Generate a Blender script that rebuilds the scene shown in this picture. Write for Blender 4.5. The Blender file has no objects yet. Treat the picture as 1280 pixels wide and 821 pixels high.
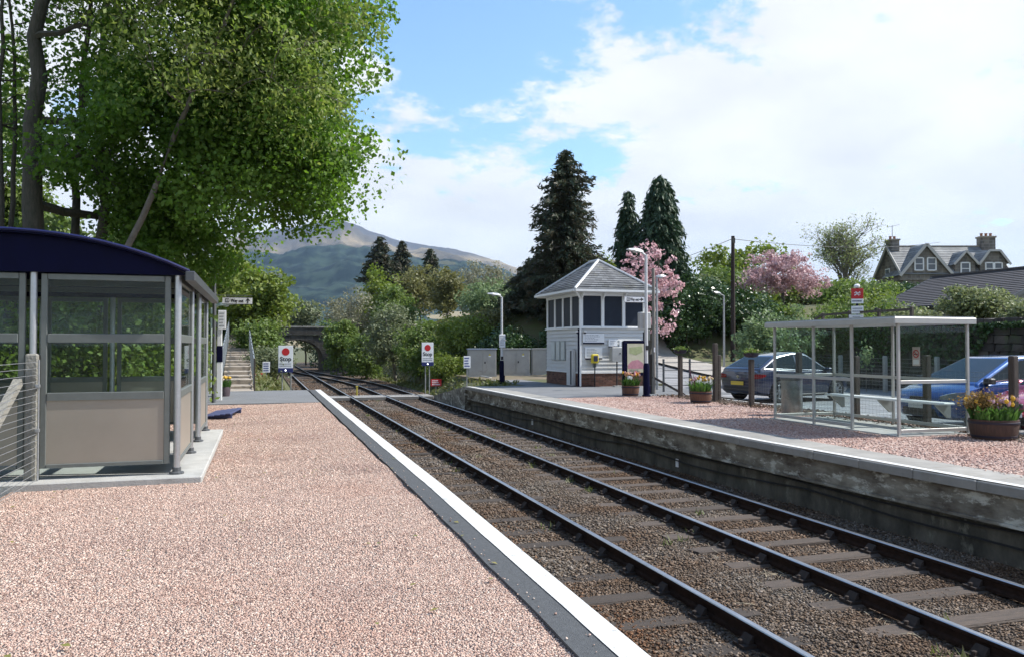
import bpy, bmesh, math, random
import numpy as np
from mathutils import Vector, Matrix, noise as mnoise

random.seed(7)
rng = np.random.default_rng(7)
scn = bpy.context.scene
COL = scn.collection
R_ = math.radians

# ------------------------------------------------------------------ camera
cam = bpy.data.cameras.new('camera')
cam.sensor_width = 36.0
cam.lens = 28.125
cam.clip_start = 0.05
cam.clip_end = 30000
camo = bpy.data.objects.new('camera', cam)
COL.objects.link(camo)
camo.location = (0, 0, 1.42)
camo.rotation_euler = (R_(90 + 1.23), 0, R_(-17.43))
scn.camera = camo

# ------------------------------------------------------------------ light
SUN_AZ = R_(100)      # compass style: clockwise from +Y, so the sun stands over +X
SUN_EL = R_(47)
sd = bpy.data.lights.new('sun', 'SUN')
sd.energy = 5.0
sd.angle = R_(0.53)
sd.color = (1.0, 0.955, 0.89)
so = bpy.data.objects.new('sun', sd)
COL.objects.link(so)
sdir = Vector((math.sin(SUN_AZ) * math.cos(SUN_EL), math.cos(SUN_AZ) * math.cos(SUN_EL), math.sin(SUN_EL)))
so.rotation_euler = (-sdir).to_track_quat('-Z', 'Y').to_euler()
so.location = (30, -10, 60)

world = bpy.data.worlds.new('World')
scn.world = world
world.use_nodes = True


def build_world():
    nt = world.node_tree
    nt.nodes.clear()
    N = nt.nodes.new
    L = nt.links.new
    out = N('ShaderNodeOutputWorld')
    bg = N('ShaderNodeBackground')
    bg.inputs['Strength'].default_value = 0.12
    sky = N('ShaderNodeTexSky')
    sky.sky_type = 'NISHITA'
    sky.sun_disc = False
    sky.sun_elevation = SUN_EL
    sky.sun_rotation = SUN_AZ
    sky.air_density = 1.0
    sky.dust_density = 0.6
    sky.ozone_density = 1.2
    tc = N('ShaderNodeTexCoord')
    sep = N('ShaderNodeSeparateXYZ')
    L(tc.outputs['Generated'], sep.inputs[0])

    def M(op, a, b=None, c=None):
        n = N('ShaderNodeMath')
        n.operation = op
        for i, v in enumerate((a, b, c)):
            if v is None:
                continue
            if isinstance(v, (int, float)):
                n.inputs[i].default_value = v
            else:
                L(v, n.inputs[i])
        return n.outputs[0]
    zc = M('MAXIMUM', sep.outputs[2], 0.0)
    den = M('ADD', zc, 0.22)
    u = M('DIVIDE', sep.outputs[0], den)
    v = M('DIVIDE', sep.outputs[1], den)
    cmb = N('ShaderNodeCombineXYZ')
    L(u, cmb.inputs[0]); L(v, cmb.inputs[1]); cmb.inputs[2].default_value = 3.7

    def noise(scale, det, rough, off, dist=0.0):
        mp = N('ShaderNodeMapping')
        mp.inputs['Location'].default_value = off
        L(cmb.outputs[0], mp.inputs[0])
        n = N('ShaderNodeTexNoise')
        n.inputs['Scale'].default_value = scale
        n.inputs['Detail'].default_value = det
        n.inputs['Roughness'].default_value = rough
        n.inputs['Distortion'].default_value = dist
        L(mp.outputs[0], n.inputs['Vector'])
        return n.outputs['Fac']
    n1 = noise(1.9, 10, 0.55, (2.3, 0.9, 0.0), 0.2)
    n2 = noise(7.5, 10, 0.66, (4.0, 1.0, 0.5), 0.1)
    dens = M('ADD', M('MULTIPLY', n1, 0.68), M('MULTIPLY', n2, 0.32))
    # banks of cloud towards the horizon, thinning out overhead
    thin = N('ShaderNodeMapRange')
    thin.inputs['From Min'].default_value = 0.12
    thin.inputs['From Max'].default_value = 0.75
    thin.inputs['To Min'].default_value = 0.10
    thin.inputs['To Max'].default_value = -0.16
    L(zc, thin.inputs['Value'])
    dens = M('ADD', dens, thin.outputs[0])
    # breaks in the cloud cover: directions in which the clear blue shows
    for d, k, amt in CLEAR:
        dp = N('ShaderNodeVectorMath')
        dp.operation = 'DOT_PRODUCT'
        L(tc.outputs['Generated'], dp.inputs[0])
        dp.inputs[1].default_value = d
        g = M('EXPONENT', M('MULTIPLY', M('SUBTRACT', 1.0, dp.outputs['Value']), -k))
        dens = M('SUBTRACT', dens, M('MULTIPLY', g, amt))
    mr = N('ShaderNodeMapRange')
    mr.interpolation_type = 'SMOOTHSTEP'
    mr.inputs['From Min'].default_value = 0.425
    mr.inputs['From Max'].default_value = 0.505
    L(dens, mr.inputs['Value'])
    shade = N('ShaderNodeMapRange')
    shade.inputs['From Min'].default_value = 0.3
    shade.inputs['From Max'].default_value = 0.7
    shade.inputs['To Min'].default_value = 1.0
    shade.inputs['To Max'].default_value = 0.80
    L(noise(2.6, 6, 0.55, (7.0, 3.0, 0.0)), shade.inputs['Value'])
    cc = N('ShaderNodeCombineColor')
    L(M('MULTIPLY', shade.outputs[0], 6.1), cc.inputs[0])
    L(M('MULTIPLY', shade.outputs[0], 6.2), cc.inputs[1])
    L(M('MULTIPLY', shade.outputs[0], 6.3), cc.inputs[2])
    tint = N('ShaderNodeMix')
    tint.data_type = 'RGBA'
    tint.blend_type = 'MULTIPLY'
    tint.inputs['Factor'].default_value = 1.0
    L(sky.outputs[0], tint.inputs['A'])
    tint.inputs['B'].default_value = SKY_GAIN
    mix = N('ShaderNodeMix')
    mix.data_type = 'RGBA'
    L(mr.outputs[0], mix.inputs['Factor'])
    L(tint.outputs['Result'], mix.inputs['A'])
    L(cc.outputs[0], mix.inputs['B'])
    L(mix.outputs['Result'], bg.inputs['Color'])
    L(bg.outputs[0], out.inputs[0])


SKY_GAIN = (1.12, 1.32, 1.42, 1)
CLEAR = [((0.176, 0.895, 0.411), 190, 0.24), ((0.16, 0.95, 0.26), 420, 0.12), ((0.37, 0.90, 0.22), 420, 0.15), ((0.60, 0.77, 0.19), 900, 0.10)]
build_world()
vs = scn.view_settings
vs.view_transform = 'Standard'
vs.look = 'None'
vs.exposure = 0.65
vs.gamma = 1.0
vs.use_curve_mapping = False
scn.cycles.use_denoising = True
scn.cycles.max_bounces = 8
scn.cycles.transparent_max_bounces = 24
scn.cycles.volume_bounces = 0

# ------------------------------------------------------------------ materials
MATS = {}


def mat(name, col, rough=0.7, metal=0.0, var=0.0, vscale=6.0, bump=0.0, bscale=40.0, col2=None, spec=0.5, stain=None, stretch=None, island=0.0, coat=0.0, detail=5.0):
    """Principled material: base colour, optional noise mix to col2, stains, per-piece variation and bump."""
    if name in MATS:
        return MATS[name]
    m = bpy.data.materials.new(name)
    m.use_nodes = True
    nt = m.node_tree
    N = nt.nodes.new
    L = nt.links.new
    p = nt.nodes['Principled BSDF']
    p.inputs['Roughness'].default_value = rough
    p.inputs['Metallic'].default_value = metal
    p.inputs['Specular IOR Level'].default_value = spec
    p.inputs['Coat Weight'].default_value = coat
    c = tuple(col) + (1,)
    tc = N('ShaderNodeTexCoord')
    geo = N('ShaderNodeNewGeometry')
    vec = geo.outputs['Position']
    if stretch:
        mp = N('ShaderNodeMapping')
        mp.inputs['Scale'].default_value = stretch
        L(vec, mp.inputs[0])
        vec = mp.outputs[0]
    cur = None
    if var > 0 or col2:
        n = N('ShaderNodeTexNoise')
        n.inputs['Scale'].default_value = vscale
        n.inputs['Detail'].default_value = detail
        n.inputs['Roughness'].default_value = 0.62
        L(vec, n.inputs['Vector'])
        mr = N('ShaderNodeMapRange')
        mr.inputs['From Min'].default_value = 0.32
        mr.inputs['From Max'].default_value = 0.68
        L(n.outputs['Fac'], mr.inputs['Value'])
        mx = N('ShaderNodeMix')
        mx.data_type = 'RGBA'
        L(mr.outputs[0], mx.inputs['Factor'])
        c2 = tuple(col2) + (1,) if col2 else tuple(x * (1 - var) for x in col) + (1,)
        mx.inputs['A'].default_value = c
        mx.inputs['B'].default_value = c2
        cur = mx.outputs['Result']
    if stain:
        scol, ssc, lo, hi = stain
        n = N('ShaderNodeTexNoise')
        n.inputs['Scale'].default_value = ssc
        n.inputs['Detail'].default_value = 8
        n.inputs['Roughness'].default_value = 0.7
        L(vec, n.inputs['Vector'])
        mr = N('ShaderNodeMapRange')
        mr.inputs['From Min'].default_value = lo
        mr.inputs['From Max'].default_value = hi
        L(n.outputs['Fac'], mr.inputs['Value'])
        mx = N('ShaderNodeMix')
        mx.data_type = 'RGBA'
        L(mr.outputs[0], mx.inputs['Factor'])
        if cur is None:
            mx.inputs['A'].default_value = c
        else:
            L(cur, mx.inputs['A'])
        mx.inputs['B'].default_value = tuple(scol) + (1,)
        cur = mx.outputs['Result']
    if island > 0:
        hsv = N('ShaderNodeHueSaturation')
        oi = N('ShaderNodeObjectInfo')
        ad = N('ShaderNodeMath'); ad.operation = 'ADD'
        L(geo.outputs['Random Per Island'], ad.inputs[0]); L(oi.outputs['Random'], ad.inputs[1])
        fr = N('ShaderNodeMath'); fr.operation = 'FRACT'
        L(ad.outputs[0], fr.inputs[0])
        mr = N('ShaderNodeMapRange')
        mr.inputs['To Min'].default_value = 1 - island
        mr.inputs['To Max'].default_value = 1 + island
        L(fr.outputs[0], mr.inputs['Value'])
        L(mr.outputs[0], hsv.inputs['Value'])
        if cur is None:
            hsv.inputs['Color'].default_value = c
        else:
            L(cur, hsv.inputs['Color'])
        cur = hsv.outputs[0]
    if cur is None:
        p.inputs['Base Color'].default_value = c
    else:
        L(cur, p.inputs['Base Color'])
    if bump > 0:
        n = N('ShaderNodeTexNoise')
        n.inputs['Scale'].default_value = bscale
        n.inputs['Detail'].default_value = 6
        L(vec, n.inputs['Vector'])
        b = N('ShaderNodeBump')
        b.inputs['Strength'].default_value = bump
        b.inputs['Distance'].default_value = 0.02
        L(n.outputs['Fac'], b.inputs['Height'])
        L(b.outputs[0], p.inputs['Normal'])
    MATS[name] = m
    return m


def gravel_mat(name, ramp, scale, bump, dist, patch=None):
    """Voronoi cells, each cell one stone colour taken from the ramp."""
    m = bpy.data.materials.new(name)
    m.use_nodes = True
    nt = m.node_tree
    N = nt.nodes.new
    L = nt.links.new
    p = nt.nodes['Principled BSDF']
    p.inputs['Roughness'].default_value = 0.85
    p.inputs['Specular IOR Level'].default_value = 0.25
    geo = N('ShaderNodeNewGeometry')
    v = N('ShaderNodeTexVoronoi')
    v.inputs['Scale'].default_value = scale
    L(geo.outputs['Position'], v.inputs['Vector'])
    sep = N('ShaderNodeSeparateColor')
    L(v.outputs['Color'], sep.inputs[0])
    cr = N('ShaderNodeValToRGB')
    el = cr.color_ramp.elements
    el[0].position = 0
    el[0].color = tuple(ramp[0]) + (1,)
    el[1].position = 1
    el[1].color = tuple(ramp[-1]) + (1,)
    for i, c in enumerate(ramp[1:-1]):
        e = el.new((i + 1) / (len(ramp) - 1))
        e.color = tuple(c) + (1,)
    cr.color_ramp.interpolation = 'CONSTANT' if len(ramp) > 5 else 'LINEAR'
    L(sep.outputs[0], cr.inputs[0])
    cur = cr.outputs[0]
    if patch:
        for (pc, psc, lo, hi, k) in patch:
            n = N('ShaderNodeTexNoise')
            n.inputs['Scale'].default_value = psc
            n.inputs['Detail'].default_value = 5
            L(geo.outputs['Position'], n.inputs['Vector'])
            mr = N('ShaderNodeMapRange')
            mr.inputs['From Min'].default_value = lo
            mr.inputs['From Max'].default_value = hi
            mr.inputs['To Max'].default_value = k
            L(n.outputs['Fac'], mr.inputs['Value'])
            mx = N('ShaderNodeMix')
            mx.data_type = 'RGBA'
            mx.blend_type = 'MULTIPLY'
            L(mr.outputs[0], mx.inputs['Factor'])
            L(cur, mx.inputs['A'])
            mx.inputs['B'].default_value = tuple(pc) + (1,)
            cur = mx.outputs['Result']
    L(cur, p.inputs['Base Color'])
    b = N('ShaderNodeBump')
    b.inputs['Strength'].default_value = bump
    b.inputs['Distance'].default_value = dist
    b.invert = True
    L(v.outputs['Distance'], b.inputs['Height'])
    L(b.outputs[0], p.inputs['Normal'])
    return m


def chip_mat(name, ramp, patch=None):
    """Loose stones: one ramp colour per stone."""
    m = bpy.data.materials.new(name)
    m.use_nodes = True
    nt = m.node_tree
    N = nt.nodes.new
    L = nt.links.new
    p = nt.nodes['Principled BSDF']
    p.inputs['Roughness'].default_value = 0.8
    p.inputs['Specular IOR Level'].default_value = 0.3
    geo = N('ShaderNodeNewGeometry')
    cr = N('ShaderNodeValToRGB')
    el = cr.color_ramp.elements
    el[0].position = 0; el[0].color = tuple(ramp[0]) + (1,)
    el[1].position = 1; el[1].color = tuple(ramp[-1]) + (1,)
    for i, c in enumerate(ramp[1:-1]):
        e = el.new((i + 1) / (len(ramp) - 1)); e.color = tuple(c) + (1,)
    L(geo.outputs['Random Per Island'], cr.inputs[0])
    cur = cr.outputs[0]
    for (pc, psc, lo, hi, k) in (patch or []):
        n = N('ShaderNodeTexNoise')
        n.inputs['Scale'].default_value = psc
        n.inputs['Detail'].default_value = 5
        L(geo.outputs['Position'], n.inputs['Vector'])
        mr = N('ShaderNodeMapRange')
        mr.inputs['From Min'].default_value = lo
        mr.inputs['From Max'].default_value = hi
        mr.inputs['To Max'].default_value = k
        L(n.outputs['Fac'], mr.inputs['Value'])
        mx = N('ShaderNodeMix')
        mx.data_type = 'RGBA'; mx.blend_type = 'MULTIPLY'
        L(mr.outputs[0], mx.inputs['Factor'])
        L(cur, mx.inputs['A'])
        mx.inputs['B'].default_value = tuple(pc) + (1,)
        cur = mx.outputs['Result']
    L(cur, p.inputs['Base Color'])
    return m


def leaf_mat(name, c1, c2, trans=0.35, rough=0.55):
    """Leaves: colour differs from leaf to leaf and clump to clump; some light passes through."""
    if name in MATS:
        return MATS[name]
    m = bpy.data.materials.new(name)
    m.use_nodes = True
    nt = m.node_tree
    N = nt.nodes.new
    L = nt.links.new
    nt.nodes.remove(nt.nodes['Principled BSDF'])
    out = nt.nodes['Material Output']
    geo = N('ShaderNodeNewGeometry')
    n = N('ShaderNodeTexNoise')
    n.inputs['Scale'].default_value = 0.9
    n.inputs['Detail'].default_value = 3
    L(geo.outputs['Position'], n.inputs['Vector'])
    ad = N('ShaderNodeMath'); ad.operation = 'MULTIPLY_ADD'
    L(geo.outputs['Random Per Island'], ad.inputs[0]); ad.inputs[1].default_value = 0.7
    sb = N('ShaderNodeMath'); sb.operation = 'SUBTRACT'
    L(n.outputs['Fac'], sb.inputs[0]); sb.inputs[1].default_value = 0.35
    L(sb.outputs[0], ad.inputs[2])
    mx = N('ShaderNodeMix'); mx.data_type = 'RGBA'
    L(ad.outputs[0], mx.inputs['Factor'])
    mx.inputs['A'].default_value = tuple(c1) + (1,)
    mx.inputs['B'].default_value = tuple(c2) + (1,)
    df = N('ShaderNodeBsdfPrincipled')
    df.inputs['Roughness'].default_value = rough
    df.inputs['Specular IOR Level'].default_value = 0.35
    L(mx.outputs['Result'], df.inputs['Base Color'])
    tr = N('ShaderNodeBsdfTranslucent')
    g = N('ShaderNodeHueSaturation')
    g.inputs['Value'].default_value = 1.35
    g.inputs['Saturation'].default_value = 1.1
    L(mx.outputs['Result'], g.inputs['Color'])
    L(g.outputs[0], tr.inputs['Color'])
    ms = N('ShaderNodeMixShader')
    ms.inputs[0].default_value = trans
    L(df.outputs[0], ms.inputs[1]); L(tr.outputs[0], ms.inputs[2])
    L(ms.outputs[0], out.inputs['Surface'])
    MATS[name] = m
    return m


def glass_mat(name, tint=(0.93, 0.97, 0.96), ior=1.27, dirt=0.0):
    if name in MATS:
        return MATS[name]
    m = bpy.data.materials.new(name)
    m.use_nodes = True
    nt = m.node_tree
    N = nt.nodes.new
    L = nt.links.new
    nt.nodes.remove(nt.nodes['Principled BSDF'])
    out = nt.nodes['Material Output']
    t = N('ShaderNodeBsdfTransparent')
    t.inputs[0].default_value = tuple(tint) + (1,)
    g = N('ShaderNodeBsdfGlossy')
    g.inputs['Roughness'].default_value = 0.02
    f = N('ShaderNodeFresnel')
    gb = N('ShaderNodeNewGeometry')
    im = N('ShaderNodeMapRange')
    im.inputs['To Min'].default_value = ior
    im.inputs['To Max'].default_value = 1.0 / ior
    L(gb.outputs['Backfacing'], im.inputs['Value'])
    L(im.outputs[0], f.inputs[0])
    ms = N('ShaderNodeMixShader')
    L(f.outputs[0], ms.inputs[0]); L(t.outputs[0], ms.inputs[1]); L(g.outputs[0], ms.inputs[2])
    d = N('ShaderNodeBsdfDiffuse')
    d.inputs[0].default_value = (0.5, 0.52, 0.5, 1)
    m2 = N('ShaderNodeMixShader')
    m2.inputs[0].default_value = dirt
    L(ms.outputs[0], m2.inputs[1]); L(d.outputs[0], m2.inputs[2])
    L(m2.outputs[0], out.inputs['Surface'])
    MATS[name] = m
    return m


def ashlar(name, c1, c2, mortar, w=.55, h=.26):
    """coursed stone: a brick pattern laid on the wall, rough and blotched"""
    m = mat(name, c1, .92, var=.2, vscale=2, bump=.5, bscale=6)
    nt = m.node_tree
    N, L = nt.nodes.new, nt.links.new
    p = nt.nodes['Principled BSDF']
    tc = N('ShaderNodeTexCoord')
    sp = N('ShaderNodeSeparateXYZ')
    L(tc.outputs['Object'], sp.inputs[0])
    ad = N('ShaderNodeMath'); ad.operation = 'ADD'
    L(sp.outputs[0], ad.inputs[0]); L(sp.outputs[1], ad.inputs[1])
    cb = N('ShaderNodeCombineXYZ')
    L(ad.outputs[0], cb.inputs[0]); L(sp.outputs[2], cb.inputs[1])
    b = N('ShaderNodeTexBrick')
    b.inputs['Color1'].default_value = tuple(c1) + (1,)
    b.inputs['Color2'].default_value = tuple(c2) + (1,)
    b.inputs['Mortar'].default_value = tuple(mortar) + (1,)
    b.inputs['Scale'].default_value = 1.0
    b.inputs['Mortar Size'].default_value = .018
    b.inputs['Brick Width'].default_value = w
    b.inputs['Row Height'].default_value = h
    b.squash = .7
    L(cb.outputs[0], b.inputs['Vector'])
    n = N('ShaderNodeTexNoise'); n.inputs['Scale'].default_value = 1.1; n.inputs['Detail'].default_value = 7
    L(tc.outputs['Object'], n.inputs['Vector'])
    mr = N('ShaderNodeMapRange')
    mr.inputs['From Min'].default_value = .3; mr.inputs['From Max'].default_value = .7
    mr.inputs['To Min'].default_value = .62; mr.inputs['To Max'].default_value = 1.25
    L(n.outputs['Fac'], mr.inputs['Value'])
    hs = N('ShaderNodeHueSaturation')
    L(mr.outputs[0], hs.inputs['Value']); L(b.outputs['Color'], hs.inputs['Color'])
    L(hs.outputs[0], p.inputs['Base Color'])
    return m


# ------------------------------------------------------------------ mesh helpers
class MB:
    """Collects boxes, tubes, prisms ... and links them as ONE mesh object."""

    def __init__(self):
        self.v = []
        self.f = []
        self.mi = []
        self.cur = 0

    def add(self, vs, fs):
        o = len(self.v)
        self.v.extend([tuple(p) for p in vs])
        for f in fs:
            self.f.append(tuple(i + o for i in f))
            self.mi.append(self.cur)
        return self

    def box(self, x0, x1, y0, y1, z0, z1, M=None):
        vs = [Vector(p) for p in ((x0, y0, z0), (x1, y0, z0), (x1, y1, z0), (x0, y1, z0), (x0, y0, z1), (x1, y0, z1), (x1, y1, z1), (x0, y1, z1))]
        if M is not None:
            vs = [M @ p for p in vs]
        return self.add(vs, [(0, 3, 2, 1), (4, 5, 6, 7), (0, 1, 5, 4), (1, 2, 6, 5), (2, 3, 7, 6), (3, 0, 4, 7)])

    def cbox(self, x0, x1, y0, y1, z0, z1, b=0.01):
        """box with chamfered vertical and top edges"""
        b = min(b, (x1 - x0) * .45, (y1 - y0) * .45, (z1 - z0) * .45)
        pts = [(x0 + b, y0), (x1 - b, y0), (x1, y0 + b), (x1, y1 - b), (x1 - b, y1), (x0 + b, y1), (x0, y1 - b), (x0, y0 + b)]
        cx, cy = (x0 + x1) / 2, (y0 + y1) / 2
        sx, sy = 1 - 2 * b / (x1 - x0), 1 - 2 * b / (y1 - y0)
        vs = [(p[0], p[1], z0) for p in pts] + [(p[0], p[1], z1 - b) for p in pts] + [(cx + (p[0] - cx) * sx, cy + (p[1] - cy) * sy, z1) for p in pts]
        fs = [tuple(range(7, -1, -1)), tuple(range(16, 24))]
        for k in range(2):
            for i in range(8):
                j = (i + 1) % 8
                fs.append((k * 8 + i, k * 8 + j, k * 8 + 8 + j, k * 8 + 8 + i))
        return self.add(vs, fs)

    def bar(self, a, b, w, h=None, up=(0, 0, 1)):
        """square-section bar from a to b"""
        h = h or w
        a, b = Vector(a), Vector(b)
        d = (b - a).normalized()
        u = Vector(up)
        if abs(d.dot(u)) > .98:
            u = Vector((0, 1, 0))
        s = d.cross(u).normalized()
        u = s.cross(d)
        vs = []
        for p in (a, b):
            for (i, j) in ((-1, -1), (1, -1), (1, 1), (-1, 1)):
                vs.append(p + s * (i * w / 2) + u * (j * h / 2))
        return self.add(vs, [(3, 2, 1, 0), (4, 5, 6, 7), (0, 1, 5, 4), (1, 2, 6, 5), (2, 3, 7, 6), (3, 0, 4, 7)])

    def tube(self, pts, rad, n=8, cap=True):
        pts = [Vector(p) for p in pts]
        if not hasattr(rad, '__len__'):
            rad = [rad] * len(pts)
        rings = []
        vs = []
        for i, p in enumerate(pts):
            d = (pts[min(i + 1, len(pts) - 1)] - pts[max(i - 1, 0)])
            if d.length < 1e-9:
                d = Vector((0, 0, 1))
            d.normalize()
            u = Vector((0, 0, 1)) if abs(d.z) < .9 else Vector((1, 0, 0))
            s = d.cross(u).normalized()
            t = s.cross(d)
            rings.append(len(vs))
            for k in range(n):
                a = 2 * math.pi * k / n
                vs.append(p + (s * math.cos(a) + t * math.sin(a)) * rad[i])
        fs = []
        for i in range(len(pts) - 1):
            for k in range(n):
                k2 = (k + 1) % n
                fs.append((i * n + k, i * n + k2, (i + 1) * n + k2, (i + 1) * n + k))
        if cap:
            fs.append(tuple(range(n - 1, -1, -1)))
            fs.append(tuple((len(pts) - 1) * n + k for k in range(n)))
        return self.add(vs, fs)

    def lathe(self, c, prof, n=16, axis='z', cap=True):
        """prof: list of (radius, height)"""
        vs = []
        for r, h in prof:
            for k in range(n):
                a = 2 * math.pi * k / n
                p = (r * math.cos(a), r * math.sin(a), h)
                if axis == 'y':
                    p = (p[0], p[2], p[1])
                if axis == 'x':
                    p = (p[2], p[0], p[1])
                vs.append((c[0] + p[0], c[1] + p[1], c[2] + p[2]))
        fs = []
        for i in range(len(prof) - 1):
            for k in range(n):
                k2 = (k + 1) % n
                fs.append((i * n + k, i * n + k2, (i + 1) * n + k2, (i + 1) * n + k))
        if cap:
            fs.append(tuple(range(n - 1, -1, -1)))
            fs.append(tuple((len(prof) - 1) * n + k for k in range(n)))
        return self.add(vs, fs)

    def prism(self, poly, d0, d1, plane='xz'):
        """polygon (2d) extruded along the missing axis from d0 to d1"""
        def P(p, d):
            return {'xz': (p[0], d, p[1]), 'yz': (d, p[0], p[1]), 'xy': (p[0], p[1], d)}[plane]
        n = len(poly)
        vs = [P(p, d0) for p in poly] + [P(p, d1) for p in poly]
        fs = [tuple(range(n)), tuple(range(2 * n - 1, n - 1, -1))]
        for i in range(n):
            j = (i + 1) % n
            fs.append((j, i, n + i, n + j))
        return self.add(vs, fs)

    def mesh(self, name, mats, smooth=False, fix=True):
        me = bpy.data.meshes.new(name)
        me.from_pydata(self.v, [], self.f)
        if not isinstance(mats, (list, tuple)):
            mats = [mats]
        for m in mats:
            me.materials.append(m)
        if len(mats) > 1:
            me.polygons.foreach_set('material_index', self.mi)
        if fix:
            bm = bmesh.new()
            bm.from_mesh(me)
            bmesh.ops.recalc_face_normals(bm, faces=bm.faces)
            bm.to_mesh(me)
            bm.free()
        if smooth:
            me.polygons.foreach_set('use_smooth', [True] * len(me.polygons))
            me.set_sharp_from_angle(angle=R_(40))
        me.update()
        return me

    def build(self, name, mats, parent=None, smooth=False, fix=True):
        o = bpy.data.objects.new(name, self.mesh(name, mats, smooth, fix))
        COL.objects.link(o)
        if parent is not None:
            o.parent = parent
        return o


def tag(o, label=None, cat=None, group=None, kind=None):
    if label: o['label'] = label
    if cat: o['category'] = cat
    if group: o['group'] = group
    if kind: o['kind'] = kind
    return o


def empty(name, loc=(0, 0, 0), rz=0.0, label=None, cat=None, group=None, kind=None):
    o = bpy.data.objects.new(name, None)
    COL.objects.link(o)
    o.location = loc
    o.rotation_euler = (0, 0, rz)
    o.empty_display_size = 0.2
    return tag(o, label, cat, group, kind)


def inst(name, me, parent=None, loc=(0, 0, 0), rot=(0, 0, 0), scale=None):
    o = bpy.data.objects.new(name, me)
    COL.objects.link(o)
    o.location = loc
    o.rotation_euler = rot
    if scale: o.scale = scale
    if parent is not None: o.parent = parent
    return o


KIDS = {}


def copy_tree(o, parent=None):
    c = o.copy()
    COL.objects.link(c)
    if parent is not None:
        c.parent = parent
    for ch in list(o.children):
        copy_tree(ch, c)
    return c


def dup(o, loc, rz=None, label=None, scale=None):
    c = copy_tree(o)
    c.location = loc
    if rz is not None: c.rotation_euler = (0, 0, rz)
    if label: c['label'] = label
    if scale: c.scale = scale
    return c


def text(name, body, size, mat_, parent, loc, rot=(math.pi / 2, 0, 0), depth=0.002, align='CENTER', sx=1.0, bold=0.0):
    cu = bpy.data.curves.new(name, 'FONT')
    cu.body = body
    cu.size = size
    cu.align_x = align
    cu.align_y = 'CENTER'
    cu.extrude = depth
    cu.offset = bold
    cu.resolution_u = 3
    t = bpy.data.objects.new(name + '_tmp', cu)
    COL.objects.link(t)
    bpy.context.view_layer.update()
    me = bpy.data.meshes.new_from_object(t.evaluated_get(bpy.context.evaluated_depsgraph_get()))
    bpy.data.objects.remove(t)
    bpy.data.curves.remove(cu)
    me.name = name
    me.materials.clear()
    me.materials.append(mat_)
    o = inst(name, me, parent, loc, rot, (sx, 1, 1))
    return o


def np_mesh(name, V, F, mat_, parent=None, smooth=False, nper=4):
    """fast mesh from numpy arrays; F is (n, nper)"""
    me = bpy.data.meshes.new(name)
    n = len(F)
    me.vertices.add(len(V))
    me.vertices.foreach_set('co', np.ascontiguousarray(V, dtype=np.float32).ravel())
    me.loops.add(n * nper)
    me.loops.foreach_set('vertex_index', np.ascontiguousarray(F, dtype=np.int32).ravel())
    me.polygons.add(n)
    me.polygons.foreach_set('loop_start', np.arange(0, n * nper, nper, dtype=np.int32))
    me.polygons.foreach_set('loop_total', np.full(n, nper, dtype=np.int32))
    if smooth:
        me.polygons.foreach_set('use_smooth', np.ones(n, dtype=bool))
    me.materials.append(mat_)
    me.update(calc_edges=True)
    o = bpy.data.objects.new(name, me)
    COL.objects.link(o)
    if parent is not None: o.parent = parent
    return o


def ss(a, b, v):
    t = np.clip((np.asarray(v, dtype=float) - a) / (b - a), 0, 1)
    return t * t * (3 - 2 * t)


# ------------------------------------------------------------------ terrain height
ZR = -0.13      # far platform top
ZC = -0.29      # car park
ZB = -1.05      # ballast top
ZH = -0.89      # rail head


def gz(x, y):
    x = np.asarray(x, dtype=float)
    y = np.asarray(y, dtype=float)
    left = -0.14 + 1.0 * ss(-4.8, -12, x)
    path = np.clip((y - 27.0) * 0.083, 0, 2.2)
    bank = ss(1.5, -0.35, x)
    leftfar = -1.12 + bank * (0.92 + path) + 1.2 * ss(-1.9, -9, x)
    L = left * (1 - ss(26.0, 28.0, y)) + leftfar * ss(26.0, 28.0, y)
    right = ZC - 0.03 + 1.35 * ss(29, 48, y) * ss(13.0, 18, x)
    emb = 4.0 * ss(8.4, 17, x) * ss(41.5, 48, y + np.clip(9.9 - x, 0, 2) * 3.0)
    low = ss(36.5, 39, y) * (1 - ss(9.2, 10.2, x))
    right = right * (1 - low) + low * -1.12
    right = np.maximum(right, right + emb - 1.2 * ss(41.5, 48, y) * ss(13, 18, x) * ss(0, 4, emb))
    right = right + 2.22 * ss(23.3, 23.8, x) * (1 - ss(30.0, 36, y)) + 1.6 * ss(30, 55, x) * ss(20, 50, y)
    w = ss(8.5, 9.0, x)
    base = np.where(x < 4.9, L, right * w + -1.12 * (1 - w))
    lw = ss(1.75, 1.2, x)
    base = np.where(x < 4.9, L * lw + -1.12 * (1 - lw), base)
    far = ss(110, 170, np.hypot(x, y))
    return base * (1 - far) + -1.2 * far


def gz1(x, y):
    return float(gz(np.array([x]), np.array([y]))[0])

# ------------------------------------------------------------------ shared materials
GREY_AL = mat('brushed_aluminium', (0.55, 0.56, 0.57), 0.38, 0.85, var=0.12, vscale=30)
FRAME = mat('grey_green_frame', (0.165, 0.178, 0.165), 0.45, 0.35, var=0.15, vscale=9)
NAVY = mat('navy_paint', (0.0025, 0.003, 0.026), 0.55, var=0.25, vscale=5, spec=0.1)
WHITE = mat('white_paint', (0.80, 0.80, 0.79), 0.5, var=0.06, vscale=8, stain=((0.55, 0.54, 0.5), 3.0, 0.62, 0.9))
SIGNW = mat('sign_white', (0.78, 0.79, 0.80), 0.45)
SIGNGREY = mat('sign_backing', (0.45, 0.46, 0.47), 0.5, 0.3)
RED = mat('sign_red', (0.50, 0.012, 0.015), 0.5)
BLACK = mat('black_print', (0.012, 0.012, 0.015), 0.6)
PRINT = mat('dark_print', (0.07, 0.08, 0.12), 0.6)
PRINTL = mat('grey_print', (0.32, 0.33, 0.36), 0.6)
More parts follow.
